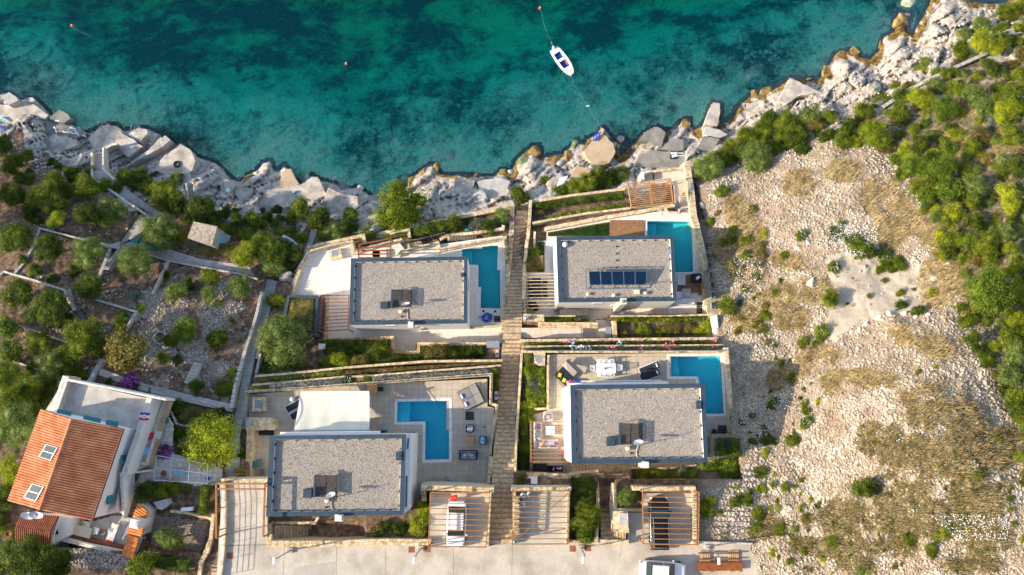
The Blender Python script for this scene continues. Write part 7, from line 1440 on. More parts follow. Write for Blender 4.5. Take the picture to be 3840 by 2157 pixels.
# ------------------------------------------------------------------ vehicles
def car(px,py,z,rz,L,Wd,H,label,paint,cat='car',estate=False,tail=False,plate=False):
    """nose towards +x of the car"""
    e=thing('parked_car',px,py,z,label,cat,rz)
    prof=[(-.50,.30,.50),(-.492,.42,.66),(-.475,.50,.82),(-.43,.50,.93),(-.30,.50,1.0),(0,.50,1.0),(.22,.50,.98),(.34,.50,.94),(.42,.49,.86),(.465,.47,.74),(.49,.42,.58),(.50,.34,.42)]  # x, top height /H, half width
    m=MB(); V=[]; n=len(prof)
    for x,hh,w_ in prof:
        h_=H*(.30+.30*min(1,hh/.5)) if hh<.5 else H*.60; h_=H*hh*1.22; w2=w_*Wd/2
        V+=[(x*L,-w2*.96,.20),(x*L,-w2,H*.30),(x*L,-w2*.985,h_*.93),(x*L,-w2*.86,h_),(x*L,w2*.86,h_),(x*L,w2*.985,h_*.93),(x*L,w2,H*.30),(x*L,w2*.96,.20)]
    F=[(i*8+a,i*8+8+a,i*8+8+(a+1)%8,i*8+(a+1)%8) for i in range(n-1) for a in range(8)]; F+=[tuple(range(7,-1,-1)),tuple((n-1)*8+k for k in range(8))]
    m.add(V,F); o=link('body',m.mesh('body',paint,smooth=True),e); mo=o.modifiers.new('b','BEVEL'); mo.width=.04; mo.segments=2; mo.limit_method='ANGLE'
    xr,xb=(-.47 if estate else -.38),(-.42 if estate else -.26); xf,xw=.10,.26; hb=H*.60; w1,w2=Wd*.45,Wd*.38
    b=[(xr*L,-w1,hb),(xw*L,-w1*.97,hb*.97),(xw*L,w1*.97,hb*.97),(xr*L,w1,hb),(xb*L,-w2,H),(xf*L,-w2,H*.985),(xf*L,w2,H*.985),(xb*L,w2,H)]
    part(e,'roof',paint,lambda m:m.add([(xb*L*1.0,-w2*1.02,H-.03),(xf*L,-w2*1.02,H-.045),(xf*L,w2*1.02,H-.045),(xb*L,w2*1.02,H-.03),(xb*L*.97,-w2*.9,H+.012),(xf*L*.95,-w2*.9,H),(xf*L*.95,w2*.9,H),(xb*L*.97,w2*.9,H+.012)],[(3,2,1,0),(4,5,6,7),(0,1,5,4),(1,2,6,5),(2,3,7,6),(3,0,4,7)]))
    part(e,'windscreen','glass_dark',lambda m:m.add([b[1],b[2],b[6],b[5]],[(0,1,2,3)])); part(e,'rear_window','glass_dark',lambda m:m.add([b[3],b[0],b[4],b[7]],[(0,1,2,3)]))
    for s,(a,c_,d_,f_) in ((1,(0,1,5,4)),(-1,(2,3,7,6))):
        part(e,'side_window','glass_dark',lambda m:m.add([b[a],b[c_],b[d_],b[f_]],[(0,1,2,3)])); part(e,'mirror',paint,lambda m:m.rbox((xw*L*.82,-s*Wd*.54,H*.62),(.16,.22,.13),0,.04))
        part(e,'roof_rail','steel',lambda m:m.tube([(xb*L,-s*w2*.97,H+.04),(xf*L,-s*w2*.97,H+.02)],.022,5)); part(e,'pillar',paint,lambda m:[m.bar((.0,-s*w1*.99,hb),(-.02*L,-s*w2*1.01,H-.02),.08,.05)])
    for s in (-1,1):
        part(e,'headlight','white_plastic',lambda m:m.rbox((.455*L,s*Wd*.34,H*.50),(.26,.32,.12),s*-.35,.05)); part(e,'tail_light','tail_red',lambda m:m.rbox((-.475*L,s*Wd*.38,H*.52),(.20,.22,.20),0,.05))
        for sx in (-.31,.32):
            wq=empty('wheel',(0,0,0),None,None); wq.parent=e; wq.location=(sx*L,s*Wd*.455,.32)
            a=MB(); a.tube([(0,-.11,0),(0,.11,0)],.32,18); link('tyre',a.mesh('tyre','tyre'),wq); a=MB(); a.tube([(0,-.12,0),(0,.12,0)],.20,12); link('rim',a.mesh('rim','steel'),wq)
    if plate: part(e,'number_plate','white_paint',lambda m:m.box((-.505*L,0,H*.45),(.03,.52,.12)))
    part(e,'bumper',paint,lambda m:m.rbox((-.49*L,0,.42),(.18,Wd*.92,.26),0,.07)); return e
car(1713,1962,ZR,-92,4.35,1.86,1.45,'white hatchback parked nose out under the left garage pergola','car_white')
car(2468,1958,ZR,90,4.95,1.9,1.55,'black estate car parked tail out under the right garage pergola','car_black',estate=True,plate=True)
car(2480,2141,ZR,-4,4.25,2.0,1.6,'white off-road car with dark windscreen at the bottom edge of the road','car_white')
q=P(1702,1867,ZR+.9); m=MB(); m.rbox((q.x,q.y,q.z),(.7,.45,.5),.2,.1); tag(m.build('canister','red'),'red canister behind the white hatchback','canister')
# ------------------------------------------------------------------ lamps and road furniture
for i,(b_,h_,lb) in enumerate((((1089,2064),(1028,2096),'street lamp at the left end of the road below the lower left villa'),((1578,2056),(1553,2096),'street lamp between two brown covers left of the white-car garage'),((2178,2054),(2186,2094),'street lamp between two brown covers right of the middle garage'),((2652,2052),(2696,2098),'street lamp above the stack of rusty beams'))):
    a=P(*b_,ZR); e=empty('street_lamp',a,lb,'street lamp','street lamps along the road'); hd=P(*h_,ZR+4.7); tp=Vector((a.x,a.y,ZR+4.2)); MB().tube([a,tp],[.08,.06],10).build('pole','steel',e); MB().tube([tp-Vector((0,0,.05)),tp.lerp(hd,.5)+Vector((0,0,.1)),hd],.045,8).build('arm','steel',e)
    d=(hd-tp); MB().rbox((hd.x,hd.y-.15,hd.z),(.26,.62,.12),0,.05).build('lamp_head','white_plastic',e); MB().box((a.x,a.y,ZR+.1),(.5,.45,.22)).build('base','path_concrete',e)
for x,y,lb in ((1543,2061,'brown metal cover left of the second street lamp'),(1603,2060,'brown metal cover right of the second street lamp'),(2147,2058,'brown metal cover left of the third street lamp'),(2204,2056,'brown metal cover right of the third street lamp'),(863,2084,'dark brown cover in the driveway near the railing')):
    q=P(x,y,ZR); o=MB().box((q.x,q.y,ZR+.012),(.55,.55,.02)).build('drain_cover','terracotta_dark'); tag(o,lb,'drain cover','brown drain covers')
e=empty('beam_stack',P(2700,2110,ZR),'stack of rusty steel beams and loose long beams on wooden pallets','beam stack')
for k in range(6): MB().bar(P(2612+k*2,2113+k*5.2,ZR+.35),P(2784,2113+k*5.2-2,ZR+.35),.12,.16).build('steel_beam','rust',e)
for y in (2075,2098): MB().bar(P(2618,y,ZR+.3),P(2783,y,ZR+.3),.12,.12).build('steel_beam','rust',e)
for x,lb in ((2643,'left wooden pallet under the rusty beams'),(2750,'right wooden pallet under the rusty beams')):
    q=P(x,2105,ZR); f=empty('wooden_pallet',q,lb,'pallet')
    for k in range(6): MB().box((q.x-.42+k*.17,q.y,ZR+.16),(.1,2.0,.03)).build('board','pale_wood',f)
    for k in range(3): MB().box((q.x,q.y-.9+k*.9,ZR+.08),(1.0,.12,.13)).build('bearer','pale_wood',f)
ls=empty('timber_stack',P(1940,1940,ZR),'stack of sawn timber along the left wall inside the middle garage','timber stack')
for k in range(60): g=random.Random(k); q=P(1937+g.uniform(-5,5),1862+k*2.6,ZR); MB().box((q.x,q.y,ZR+.9+g.uniform(-.05,.05)),(g.uniform(.3,.55),.07,.05),g.uniform(-.08,.08)).build('board','pale_wood',ls)
MB().box((P(1937,1940,ZR).x,P(1937,1940,ZR).y,ZR+.43),(.4,3.8,.86)).build('stacked_boards','wood',ls)
for i,(x,y,mt,lb) in enumerate(((1962,1858,'white_plastic','white sack against the back wall of the middle garage'),(1985,1853,'light_grey_fabric','grey-white sack right of the white sack in the middle garage'),(1955,1875,'slate_panel','slate-coloured bag in the middle garage corner'),(1958,1893,'white_plastic','small white sack in front of the other sacks'),(1933,2028,'sky_paint','pale blue bag at the front of the timber stack'))):
    q=P(x,y,ZR+.3); m=MB(); m.rbox((q.x,q.y,q.z),(.6,.5,.6),i,.2); tag(m.build('sack',mt,smooth=True),lb,'sack')
# ------------------------------------------------------------------ the person on the terrace, walking with arms held out
def person(px,py,z,rz,label):
    e=thing('person',px,py,z,label,'person',rz)
    J=dict(pelvis=(0,0,.93,.14),chest=(.03,0,1.30,.15),neck=(.04,0,1.48,.055),head=(.06,0,1.60,.085),crown=(.06,0,1.70,.07),hl=(0,.10,.88,.10),kl=(.16,.11,.50,.065),al=(.05,.11,.09,.04),tl=(.20,.12,.04,.035),hr=(0,-.10,.88,.10),kr=(-.04,-.11,.50,.065),ar=(-.26,-.11,.12,.04),tr=(-.14,-.12,.05,.035),sl=(.02,.19,1.40,.065),el=(.10,.42,1.28,.045),wl=(.30,.56,1.32,.033),ml=(.37,.60,1.33,.035),sr=(.02,-.19,1.40,.065),er=(.0,-.44,1.30,.045),wr=(.12,-.66,1.34,.033),mr=(.17,-.73,1.35,.035))
    E=[('pelvis','chest'),('chest','neck'),('neck','head'),('head','crown'),('pelvis','hl'),('hl','kl'),('kl','al'),('al','tl'),('pelvis','hr'),('hr','kr'),('kr','ar'),('ar','tr'),('chest','sl'),('sl','el'),('el','wl'),('wl','ml'),('chest','sr'),('sr','er'),('er','wr'),('wr','mr')]
    for s in ('l','r'):
        b=Vector(J['m'+s][:3]); d=(b-Vector(J['w'+s][:3])).normalized(); n=Vector((-d.y,d.x,0))
        for k in range(5):
            q=b+d*(.085 if k else .03)+n*((k-2.5)*.022 if k else .06)*(1 if s=='l' else -1)-Vector((0,0,.02)); J['f%s%d'%(s,k)]=(*q,.010); E.append(('m'+s,'f%s%d'%(s,k)))
    K=list(J); me=bpy.data.meshes.new('body'); me.from_pydata([J[k][:3] for k in K],[(K.index(a),K.index(b)) for a,b in E],[]); me.materials.append(M('skin')); o=link('body',me,e)
    s=o.modifiers.new('skin','SKIN'); lay=me.skin_vertices[0] if me.skin_vertices else None
    if lay is None: bpy.context.view_layer.objects.active=o; me.attributes; 
    for i,k in enumerate(K):
        try: me.skin_vertices[0].data[i].radius=(J[k][3],J[k][3]); me.skin_vertices[0].data[i].use_root=(k=='pelvis')
        except Exception: pass
    sb=o.modifiers.new('sub','SUBSURF'); sb.levels=1; sb.render_levels=1
    part(e,'swimwear','white_paint',lambda m:m.lathe((0,0,.80),[(.17,0),(.185,.08),(.165,.2),(.15,.24)],14),smooth=True); part(e,'top','white_paint',lambda m:m.lathe((.02,0,1.20),[(.16,0),(.175,.07),(.16,.15)],14),smooth=True)
    part(e,'hair','bark',lambda m:m.lathe((.045,0,1.60),[(.10,-.06),(.115,.03),(.09,.11),(.03,.14),(.01,.145)],14),smooth=True); part(e,'nose','skin',lambda m:m.rbox((.155,0,1.60),(.03,.025,.04),0,.01))
    for s_ in (-1,1): part(e,'ear','skin',lambda m:m.rbox((.06,s_*.10,1.60),(.04,.02,.06),0,.01)); part(e,'eye','black',lambda m:m.rbox((.142,s_*.035,1.625),(.012,.018,.012),0,.004))
    part(e,'mouth','magenta',lambda m:m.box((.140,0,1.555),(.012,.04,.012))); return e
person(1494,1480,Z2,65,'person in white swimwear walking beside the L-shaped pool with arms out')
# ------------------------------------------------------------------ the white house with the red tiled roof
ZG=14.8
rh=empty('red_roofed_house',P(300,1780,ZG),'white house with a large red-orange tiled gable roof and two roof panels','house')
ZR1,ZE=21.6,19.9
R0,R1=P(270,1571,ZR1),P(150,1912,ZR1); E0,E1=P(461,1607,ZE),P(343,1952,ZE); W0,W1=P(157,1534,ZE),P(32,1879,ZE)
def inset(a,b,c,d,t): m=(a+b+c+d)/4; return [p.lerp(m,t) for p in (a,b,c,d)]
ft=inset(W0,E0,E1,W1,.03); 
MB().prism([p[:2] for p in ft][::-1],ZG-1.5,ZE-.12).build('wall','white_render',rh)
m=MB(); g0,g1=(R0.lerp(R1,.02),R1.lerp(R0,.02)); m.add([ft[0][:2]+(0,) if False else (ft[0].x,ft[0].y,ZE-.13),(ft[1].x,ft[1].y,ZE-.13),(g0.x,g0.y,ZR1-.15),(ft[3].x,ft[3].y,ZE-.13),(ft[2].x,ft[2].y,ZE-.13),(g1.x,g1.y,ZR1-.15)],[(0,1,2)[::-1],(3,4,5)]); m.build('gable','white_render',rh)
def tile_mesh(mat):
    m=MB(); V=[]; n=6
    for x,s in ((0,1),(1,.86)):
        for k in range(n+1): t=k/n; V.append((x,(t-.5)*s,math.sin(math.pi*t)*.34+(.22 if x==0 else 0)))
    m.add(V,[(k,k+1,n+2+k,n+1+k) for k in range(n)]+[(0,n+1,n+1)][:0]+[tuple(range(n,-1,-1))]); return m.mesh('roof_tile',mat)
def tile_slope(parent,a,b,c,d,rows,cols,mat,under,limit=300,name='roof_tile'):
    """a-b ridge, d-c eave; rows run down the slope"""
    n=(b-a).cross(d-a).normalized(); n=n if n.z>0 else -n; MB().add([a-n*.02,b-n*.02,c-n*.02,d-n*.02,a-n*.10,b-n*.10,c-n*.10,d-n*.10],[(0,1,2,3),(7,6,5,4),(0,4,5,1),(1,5,6,2),(2,6,7,3),(3,7,4,0)]).build('roof_deck',under,parent)
    me=tile_mesh(mat); off=worldloc(parent); rest=MB(); k=0
    down=((d-a)/rows); side=(b-a)/cols
    for i in range(rows):
        for j in range(cols):
            u=(j+.5)/cols; p=a.lerp(b,u).lerp(d.lerp(c,u),(i+1.08)/rows)+n*.02; dn=-(d.lerp(c,u)-a.lerp(b,u))/rows; sd=(d.lerp(c,(i+.5)/rows)*0+(b-a)/cols); yv=(sd-dn*(sd.dot(dn)/dn.length_squared)); zv=dn.cross(yv).normalized()*yv.length
            if zv.z<0: zv=-zv; 
            mt=Matrix(((dn.x*1.12,yv.x,zv.x,p.x),(dn.y*1.12,yv.y,zv.y,p.y),(dn.z*1.12,yv.z,zv.z+.0,p.z),(0,0,0,1)))
            if k<limit:
                o=link(name,me,parent); o.matrix_basis=Matrix.Translation(-off)@mt
            else:
                V=[mt@v.co for v in me.vertices]; rest.add(V,[tuple(f.vertices) for f in me.polygons])
            k+=1
    if rest.v: tag(rest.build('roof_tiles',mat,parent),kind='stuff')
tile_slope(rh,R0,R1,E1,E0,22,37,'terracotta','terracotta_dark',160); tile_slope(rh,R1,R0,W0,W1,22,37,'terracotta','terracotta_dark',140)
m=MB()
for k in range(30): a,b_=R0.lerp(R1,k/30),R0.lerp(R1,(k+1)/30+.006); m.tube([a+Vector((0,0,.02)),b_+Vector((0,0,.05))],.12,8,'terracotta')
m.build('ridge_tiles','terracotta',rh)
MB().tube([E0+Vector((.06,0,-.12)),E1+Vector((.06,0,-.12))],.07,8).build('gutter','terracotta_dark',rh)
for q in ([(172,1666),(215,1679),(188,1728),(145,1713)],[(120,1814),(163,1827),(133,1880),(88,1866)]):
    Q=[]; c0=W0.lerp(W1,.5)
    nrm=(W0-R0).cross(R1-R0).normalized(); nrm=nrm if nrm.z>0 else -nrm
    for x,y in q:
        o_=Vector((0,0,CAMZ)); dvec=(P(x,y,10)-o_).normalized(); t=((R0+nrm*.22)-o_).dot(nrm)/dvec.dot(nrm); Q.append(o_+dvec*t)
    f=MB().add(Q+[p-nrm*.08 for p in Q],[(3,2,1,0),(4,5,6,7),(0,1,5,4),(1,2,6,5),(2,3,7,6),(3,0,4,7)]).build('roof_panel','steel',rh); c=sum(Q,Vector())/4
    for s in (0,1):
        h=[Q[0].lerp(Q[3],.5*s),Q[1].lerp(Q[2],.5*s),Q[1].lerp(Q[2],.5*s+.5),Q[0].lerp(Q[3],.5*s+.5)]; cc=sum(h,Vector())/4; MB().add([p.lerp(cc,.10)+nrm*.012 for p in h],[(3,2,1,0)]).build('solar_cell_sheet','solar_grey',f)
MB().tube([P(170,1735,20.7),P(152,1760,20.6),P(140,1790,20.5),P(140,1812,20.4)],.04,6).build('cable','path_concrete',rh)
for i,(x,y) in enumerate(((105,1928),(136,1926))):
    p=P(x,y,19.6); m=MB(); m.lathe((0,0,0),[(.02,0),(.3,.03),(.5,.10),(.62,.18)],20); o=link('satellite_dish',m.mesh('satellite_dish','white_plastic',smooth=True),rh,p-worldloc(rh),(R(52),0,R(10))); MB().tube([p-Vector((0,0,.1)),p+Vector((.05,.35,.1))],.04,6).build('dish_mast','steel',rh)
for x,y,w_ in ((240,1553,1.4),(345,1578,1.7),(420,1592,1.2)):
    p=P(x,y,ZE-1.0); MB().box((p.x,p.y+.1,p.z),(w_,.5,.08),R(-11)).build('shutter','teal_paint',rh)
for t in (.35,.8): p=E0.lerp(E1,t); MB().box((p.x+.0,p.y,ZE-2.2),(.2,.9,1.0),R(18)).build('window','teal_paint',rh)
# terraces
TH=17.2
def tpoly(pts,z): return [P(*p,z)[:2] for p in pts]
slab('house_terrace',[(243,1425),(566,1497),(520,1620),(458,1775),(428,1925),(486,1610),(235,1570),(170,1540)],TH,'path_concrete',th=2.6)
wall([(200,1548),(243,1423)],26,TH+.85,2.2,'broad pale parapet at the north-west side of the house terrace',stone='pale_wall_stone'); wall([(250,1424),(430,1460),(617,1498)],9,TH+.9,2.2,'white parapet along the north edge of the house terrace',stone='pale_wall_stone',mortar='white_render')
wall([(557,1502),(530,1590),(498,1680),(467,1768)],20,TH+.9,2.2,'pale stone parapet on the east side of the house terrace',stone='pale_wall_stone',mortar='white_render')
railing([(255,1422),(340,1440),(430,1458),(630,1500)],TH+.95,'white railing above the north parapet of the house terrace',mat='white_paint',h=.4)
slab('lower_balcony',[(566,1504),(632,1505),(592,1620),(556,1745),(510,1768),(478,1772)],15.9,'tan_concrete',th=1.2)
railing([(630,1508),(592,1616)],15.6,'white railing of the lower balcony east of the house',mat='white_paint',rails=(1,.5))
wall([(470,1776),(540,1768)],8,16.2,2,'white wall closing the lower balcony at the south',stone='pale_wall_stone',mortar='white_render'); wall([(453,1778),(458,1860),(462,1940)],11,[17.9,17.0,15.8],2.5,'white wall beside the east stairs of the house',stone='pale_wall_stone',mortar='white_render')
steps((430,1774),(452,1776),(431,1922),(455,1928),14,TH,14.9,'grey stairs down the east side of the red-roofed house',mat='path_concrete',name='house_stairs')
e=empty('flag',P(540,1560,TH+1.0),'red, white and blue striped flag with a red checkered emblem on the parapet','flag')
a,b_,c_,d_=[P(*q,TH+1.0) for q in ((527,1546),(564,1549),(557,1578),(521,1575))]
for k,mt in enumerate(('flag_blue','flag_white','flag_red')):
    t0,t1=k/3,(k+1)/3; n=8; m=MB(); V=[]
    for i in range(n+1): u=i/n; V+=[a.lerp(d_,t0).lerp(b_.lerp(c_,t0),u)+Vector((0,0,.05*math.sin(u*7+k))),a.lerp(d_,t1).lerp(b_.lerp(c_,t1),u)+Vector((0,0,.05*math.sin(u*7+k+1)))]
    m.add(V,[(2*i,2*i+1,2*i+3,2*i+2) for i in range(n)]); m.build('stripe',mt,e)
m=MB(); c=(a+b_+c_+d_)/4+Vector((0,0,.09)); ux=(b_-a).normalized(); uy=(a-d_).normalized()
for i in range(5):
    for j in range(5): m.bar(c+ux*(.07*(i-2.5))+uy*(.085*(j-2)),c+ux*(.07*(i-1.5))+uy*(.085*(j-2)),.085,.01,'flag_red' if (i+j)%2==0 else 'flag_white')
m.build('emblem',None,e)
for x,y,mt,lb in ((566,1635,'flag_red','red towel hanging over the balcony wall'),(549,1690,'sky_paint','blue towel hanging over the balcony wall')): Q=[P(x-13,y-14,16.1),P(x+13,y-12,16.1),P(x+9,y+16,16.1),P(x-15,y+14,16.1)]; tag(MB().prism([p[:2] for p in Q][::-1],16.02,16.1).build('towel',mt),lb,'towel')
wall([(584,1622),(548,1740),(532,1738)],9,16.1,1.2,'white ledge carrying the two towels',stone='pale_wall_stone',mortar='white_render')
for x,y,lb in ((612,1548,'blue-green box beside the balcony, upper'),(614,1577,'blue-green box beside the balcony, lower')): quad_block([(x-12,y-12),(x+12,y-10),(x+10,y+11),(x-14,y+9)],15.0,.8,lb,'sky_paint' if y<1560 else 'teal_paint','storage_box','box')
# crazy paving yard
sl_=slab('yard_paving',[(600,1530),(645,1590),(640,1700),(800,1740),(835,1760),(830,1810),(770,1830),(640,1800),(560,1810),(530,1860),(500,1830),(560,1700)],14.45,'pale_grout',th=.4)
g=random.Random(5); m=tile=MB(); W=tpoly([(600,1530),(645,1590),(640,1700),(800,1740),(835,1760),(830,1810),(770,1830),(640,1800),(560,1810),(530,1860),(500,1830),(560,1700)],14.45); xs=[p[0] for p in W]; ys=[p[1] for p in W]; cnt=0; y=min(ys)
while y<max(ys):
    x=min(xs)+g.uniform(0,.3)
    while x<max(xs):
        if inpoly(np.array([x]),np.array([y]),W)[0] and cnt<300:
            pl=[(x+math.cos(t+g.uniform(-.25,.25))*.27*g.uniform(.8,1.1),y+math.sin(t+g.uniform(-.2,.2))*.26*g.uniform(.8,1.1)) for t in [k*math.pi/3 for k in range(6)]]; MB().prism(pl,14.44,14.48).build('paving_stone','pale_wall_stone',sl_); cnt+=1
        x+=.56
    y+=.50
# annex
ax=empty('tiled_annex',P(130,1990,ZG),'low white annex with a dark red tiled roof south-west of the big red roof','annex')
z1,z2=17.6,17.0; a0,a1=P(59,1977,z1),P(191,1991,z1); n0,n1=P(80,1926,z2),P(221,1936,z2); s0,s1=P(59,2024,z2),P(186,2049,z2)
tile_slope(ax,a0,a1,n1,n0,5,18,'terracotta_dark','terracotta_dark',60); tile_slope(ax,a1,a0,s0,s1,6,18,'terracotta_dark','terracotta_dark',60)
MB().prism([p[:2] for p in (n0,n1,s1,s0)][::-1],ZG-1,z2-.1).build('wall','white_render',ax); MB().prism(tpoly([(221,1936),(272,1942),(253,2010),(188,2048)],16.6)[::-1],ZG-1,16.6).build('wall','white_render',ax); p=P(205,1990,16.7); MB().box((p.x,p.y,16.62),(.45,.8,.06),R(20)).build('window','black',ax)
# patio
slab('patio',[(272,1942),(345,1955),(432,1930),(500,1945),(470,2068),(255,2010)],15.0,'path_concrete',th=.8)
wall([(220,2020),(340,2050),(456,2072)],14,16.0,1.8,'white garden wall south of the patio',stone='pale_wall_stone',mortar='white_render'); slab('patio_bench',[(262,1945),(276,1948),(264,2000),(470,2050),(465,2062),(250,2012)],15.5,'terracotta_dark',th=.5)
table(315,1988,15.0,-13,2.2,.95,'long beige table on the patio of the red-roofed house','cream_render'); chair(370,1987,15.0,170,'white garden chair at the right end of the beige table'); chair(335,1966,15.0,-100,'white garden chair behind the beige table')
q=P(393,1994,15.0); tag(MB().lathe(q,[(.01,0),(.2,.02),(.3,.4),(.28,.42),(.01,.36)],16).build('fire_bowl','bark'),'round brown fire bowl beside the white lounger','fire bowl')
e=thing('plastic_lounger',428,1996,15.0,'white slatted plastic lounger with a red-striped foot end on the patio','sun lounger',72)
for k in range(16): part(e,'slat','white_paint' if k>1 else 'red',lambda m:m.box((-.9+k*.115,0,.34+(.02*(k-11) if k>11 else 0)),(.075,.6,.03)))
part(e,'frame','white_plastic',lambda m:[m.bar((-.95,s*.32,.30),(.9,s*.32,.32),.06,.07) for s in (-1,1)]+[m.bar((-.1,s*.36,.5),(.3,s*.36,.5),.06,.04) for s in (-1,1)])
for sx in (-.7,.7):
    for sy in (-.3,.3): part(e,'leg','white_plastic',lambda m:m.box((sx,sy,.14),(.07,.07,.28)))
bq=empty('tiled_fireplace',P(500,1990,15),'outdoor fireplace with bright orange tiled roofs and a white chimney','fireplace')
o0,o1,o2,o3=P(514,1888,17.3),P(553,1914,17.3),P(530,2012,17.3),P(473,2002,17.3); k0,k1,k2,k3=P(478,2005,16.9),P(521,2018,16.9),P(500,2096,16.9),P(453,2086,16.9)
for Q in ((o0,o1,o2,o3),(k0,k1,k2,k3)): MB().prism([p.lerp(sum(Q,Vector())/4,.08)[:2] for p in Q][::-1],14.6,Q[0].z-.42).build('wall','pale_wall_stone',bq)
tile_slope(bq,o1,o2,o3+Vector((0,0,-.3)),o0+Vector((0,0,-.3)),4,11,'orange_tile','orange_tile',60); tile_slope(bq,k1,k2,k3+Vector((0,0,-.3)),k0+Vector((0,0,-.3)),5,9,'orange_tile','orange_tile',60)
MB().prism(tpoly([(490,1945),(524,1953),(515,1986),(484,1978)],18.6)[::-1],16,18.6).build('chimney','white_render',bq); MB().prism(tpoly([(508,1955),(518,1957),(514,1978),(505,1976)],18.7)[::-1],18.3,18.68).build('chimney_cap','grey_wall_stone',bq)
for x,y,r_,lb in ((628,1808,.32,'large terracotta pot by the trellis'),(620,1775,.3,'rust-red pot at the left foot of the trellis'),(786,1794,.2,'blue ceramic pot right of the trellis'),(42,2000,.35,'red-brown pot at the left side of the annex'),(552,2038,.32,'terracotta pot by the hedge corner south of the fireplace')): q=P(x,y,gz(x,y)); tag(MB().lathe(q,[(.01,0),(r_*.6,.02),(r_,.35),(r_*.9,.5),(r_*.75,.5),(r_*.7,.38),(.01,.36)],18).build('plant_pot','blue_plastic' if r_==.2 else 'terra_pot',smooth=True),lb,'pot')
table(680,1772,14.45,-8,1.2,.5,'small pale blue bench table under the trellis','sky_paint',h=.5)
quad_block([(576,1885),(625,1872),(635,1890),(608,1912),(590,1908)],15.9,.9,'stone garden oven with dark opening by the gravel yard','grey_wall_stone','garden_oven','oven')
quad_block([(680,1905),(722,1902),(722,1915),(678,1918)],15.9,.4,'white slab of stone lying above the round gravel yard','white_paint','stone_slab','slab')
# stone hut
hb=empty('stone_hut',P(756,880,5.8),'small stone hut with a weathered flat stone roof by the footpath','hut')
MB().prism(tpoly([(726,831),(815,849),(794,924),(702,893)],8.9)[::-1],8.75,8.9).build('roof','hut_stone',hb); MB().prism(tpoly([(730,835),(812,852),(792,920),(706,890)],8.75)[::-1],5,8.75).build('wall','grey_wall_stone',hb)
MB().prism(tpoly([(818,880),(836,886),(828,912),(812,906)],6.9)[::-1],6.2,6.9).build('door_canopy','sky_paint',hb); quad_block([(830,868),(863,884),(852,917),(824,906)],6.4,.25,'white slab step at the door of the stone hut','path_concrete','door_slab','slab')
# ------------------------------------------------------------------ trees and shrubs, each its own
K_={'d':'dark','m':'mid','p':'pine','o':'olive','y':'yellow','b':'brown','g':'grey','f':'fresh'}
ADJ={'dark':'dark green','mid':'green','pine':'bright green','olive':'grey-green','yellow':'yellow-green','brown':'olive-brown','grey':'silver-grey','fresh':'fresh green'}
LM=[(120,470,'the left concrete apron'),(369,610,'the narrow cove steps'),(565,800,'the bend of the footpath'),(756,880,'the stone hut'),(545,915,'the blue-hulled rowing boat'),(664,617,'the old tyre'),(480,985,'the middle garden plot'),(390,990,'the narrow garden steps'),(518,1112,'the big agave'),(130,1052,'the long garden wall at the left'),(285,1145,'the curved garden path'),(600,1268,'the ring of stones'),(722,1400,'the rough garden steps'),(945,1150,'the wall of the winding stairs'),(90,1280,'the low terrace wall at the left'),(491,1435,'the purple bougainvillea'),(230,1470,'the house terrace corner'),(60,1700,'the left slope of the red roof'),(130,2000,'the tiled annex'),(500,2000,'the orange-tiled fireplace'),(640,1990,'the round gravel yard'),(690,1760,'the metal trellis'),(540,1620,'the draped balcony'),(910,1720,'the stone wall west of the lower left villa'),(1090,900,'the beached white dinghy'),(1185,850,'the foot of the west stairs'),(1386,790,'the hatch landing'),(1400,930,'the rusty steel frame'),(1720,880,'the upper garden steps'),(1795,745,'the painted landing stone'),(1130,1180,'the planted roof'),(1320,1270,'the long stone wall of the passage'),(1520,1310,'the paved bay'),(1700,1330,'the clipped hedge'),(1340,1425,'the silvery heather strip'),(1400,2000,'the grey cabinet plinth'),(1650,1880,'the white-car garage'),(1955,880,'the top of the public stairway'),(2210,690,'the hedge above the beach'),(2440,720,'the timber pergola'),(2560,600,'the dark concrete apron'),(2640,700,'the east boundary wall'),(2190,856,'the small lawn'),(2010,1000,'the narrow lawn bed'),(2470,1225,'the big shrub planter'),(2740,1060,'the row of planter boxes'),(2010,1440,'the lavender clump'),(1960,1640,'the orange pergola'),(2200,1900,'the middle flight of steps'),(2350,1900,'the grey cabinet by the black car'),(2500,1775,'the narrow shrub strip'),(2750,1660,'the shaded bush court'),(2700,2080,'the rusty beam stack'),(2960,350,'the rusty concrete corner'),(3300,200,'the white rock slope'),(3580,250,'the dry stone wall'),(3700,80,'the smooth pale rock at the top right'),(3277,508,'the bright pine bush'),(3100,600,'the pale upper rubble'),(3500,960,'the straw-coloured slope'),(3260,1080,'the bare sandy patch'),(3330,1190,'the white rock lip'),(3220,1330,'the rubble tongue'),(3720,1090,'the biggest bright tree'),(3505,1045,'the smooth white boulder'),(3243,1836,'the lone round dark bush'),(2900,1850,'the rubble beside the garages'),(3500,1750,'the brown scrub field'),(3330,2060,'the bottom scrub'),(3700,2100,'the bottom right corner'),(3800,1480,'the right-hand tree belt'),(3780,600,'the far right thicket'),(2900,1450,'the shaded rubble below the villa wall')]
USED={}; PLANTS=[]
def loc_phrase(x,y,n=1):
    s=sorted(LM,key=lambda l:(l[0]-x)**2+(l[1]-y)**2); l=s[n-1]; dx,dy=x-l[0],y-l[1]; d=math.hypot(dx,dy)
    if d<8: return 'at '+l[2]
    far='just ' if d<60 else ('far ' if d>260 else '')
    if abs(dx)>2*abs(dy): w_='right of' if dx>0 else 'left of'
    elif abs(dy)>2*abs(dx): w_='below' if dy>0 else 'above'
    else: w_=('below' if dy>0 else 'above')+' '+('right of' if dx>0 else 'left of')
    return far+w_+' '+l[2]
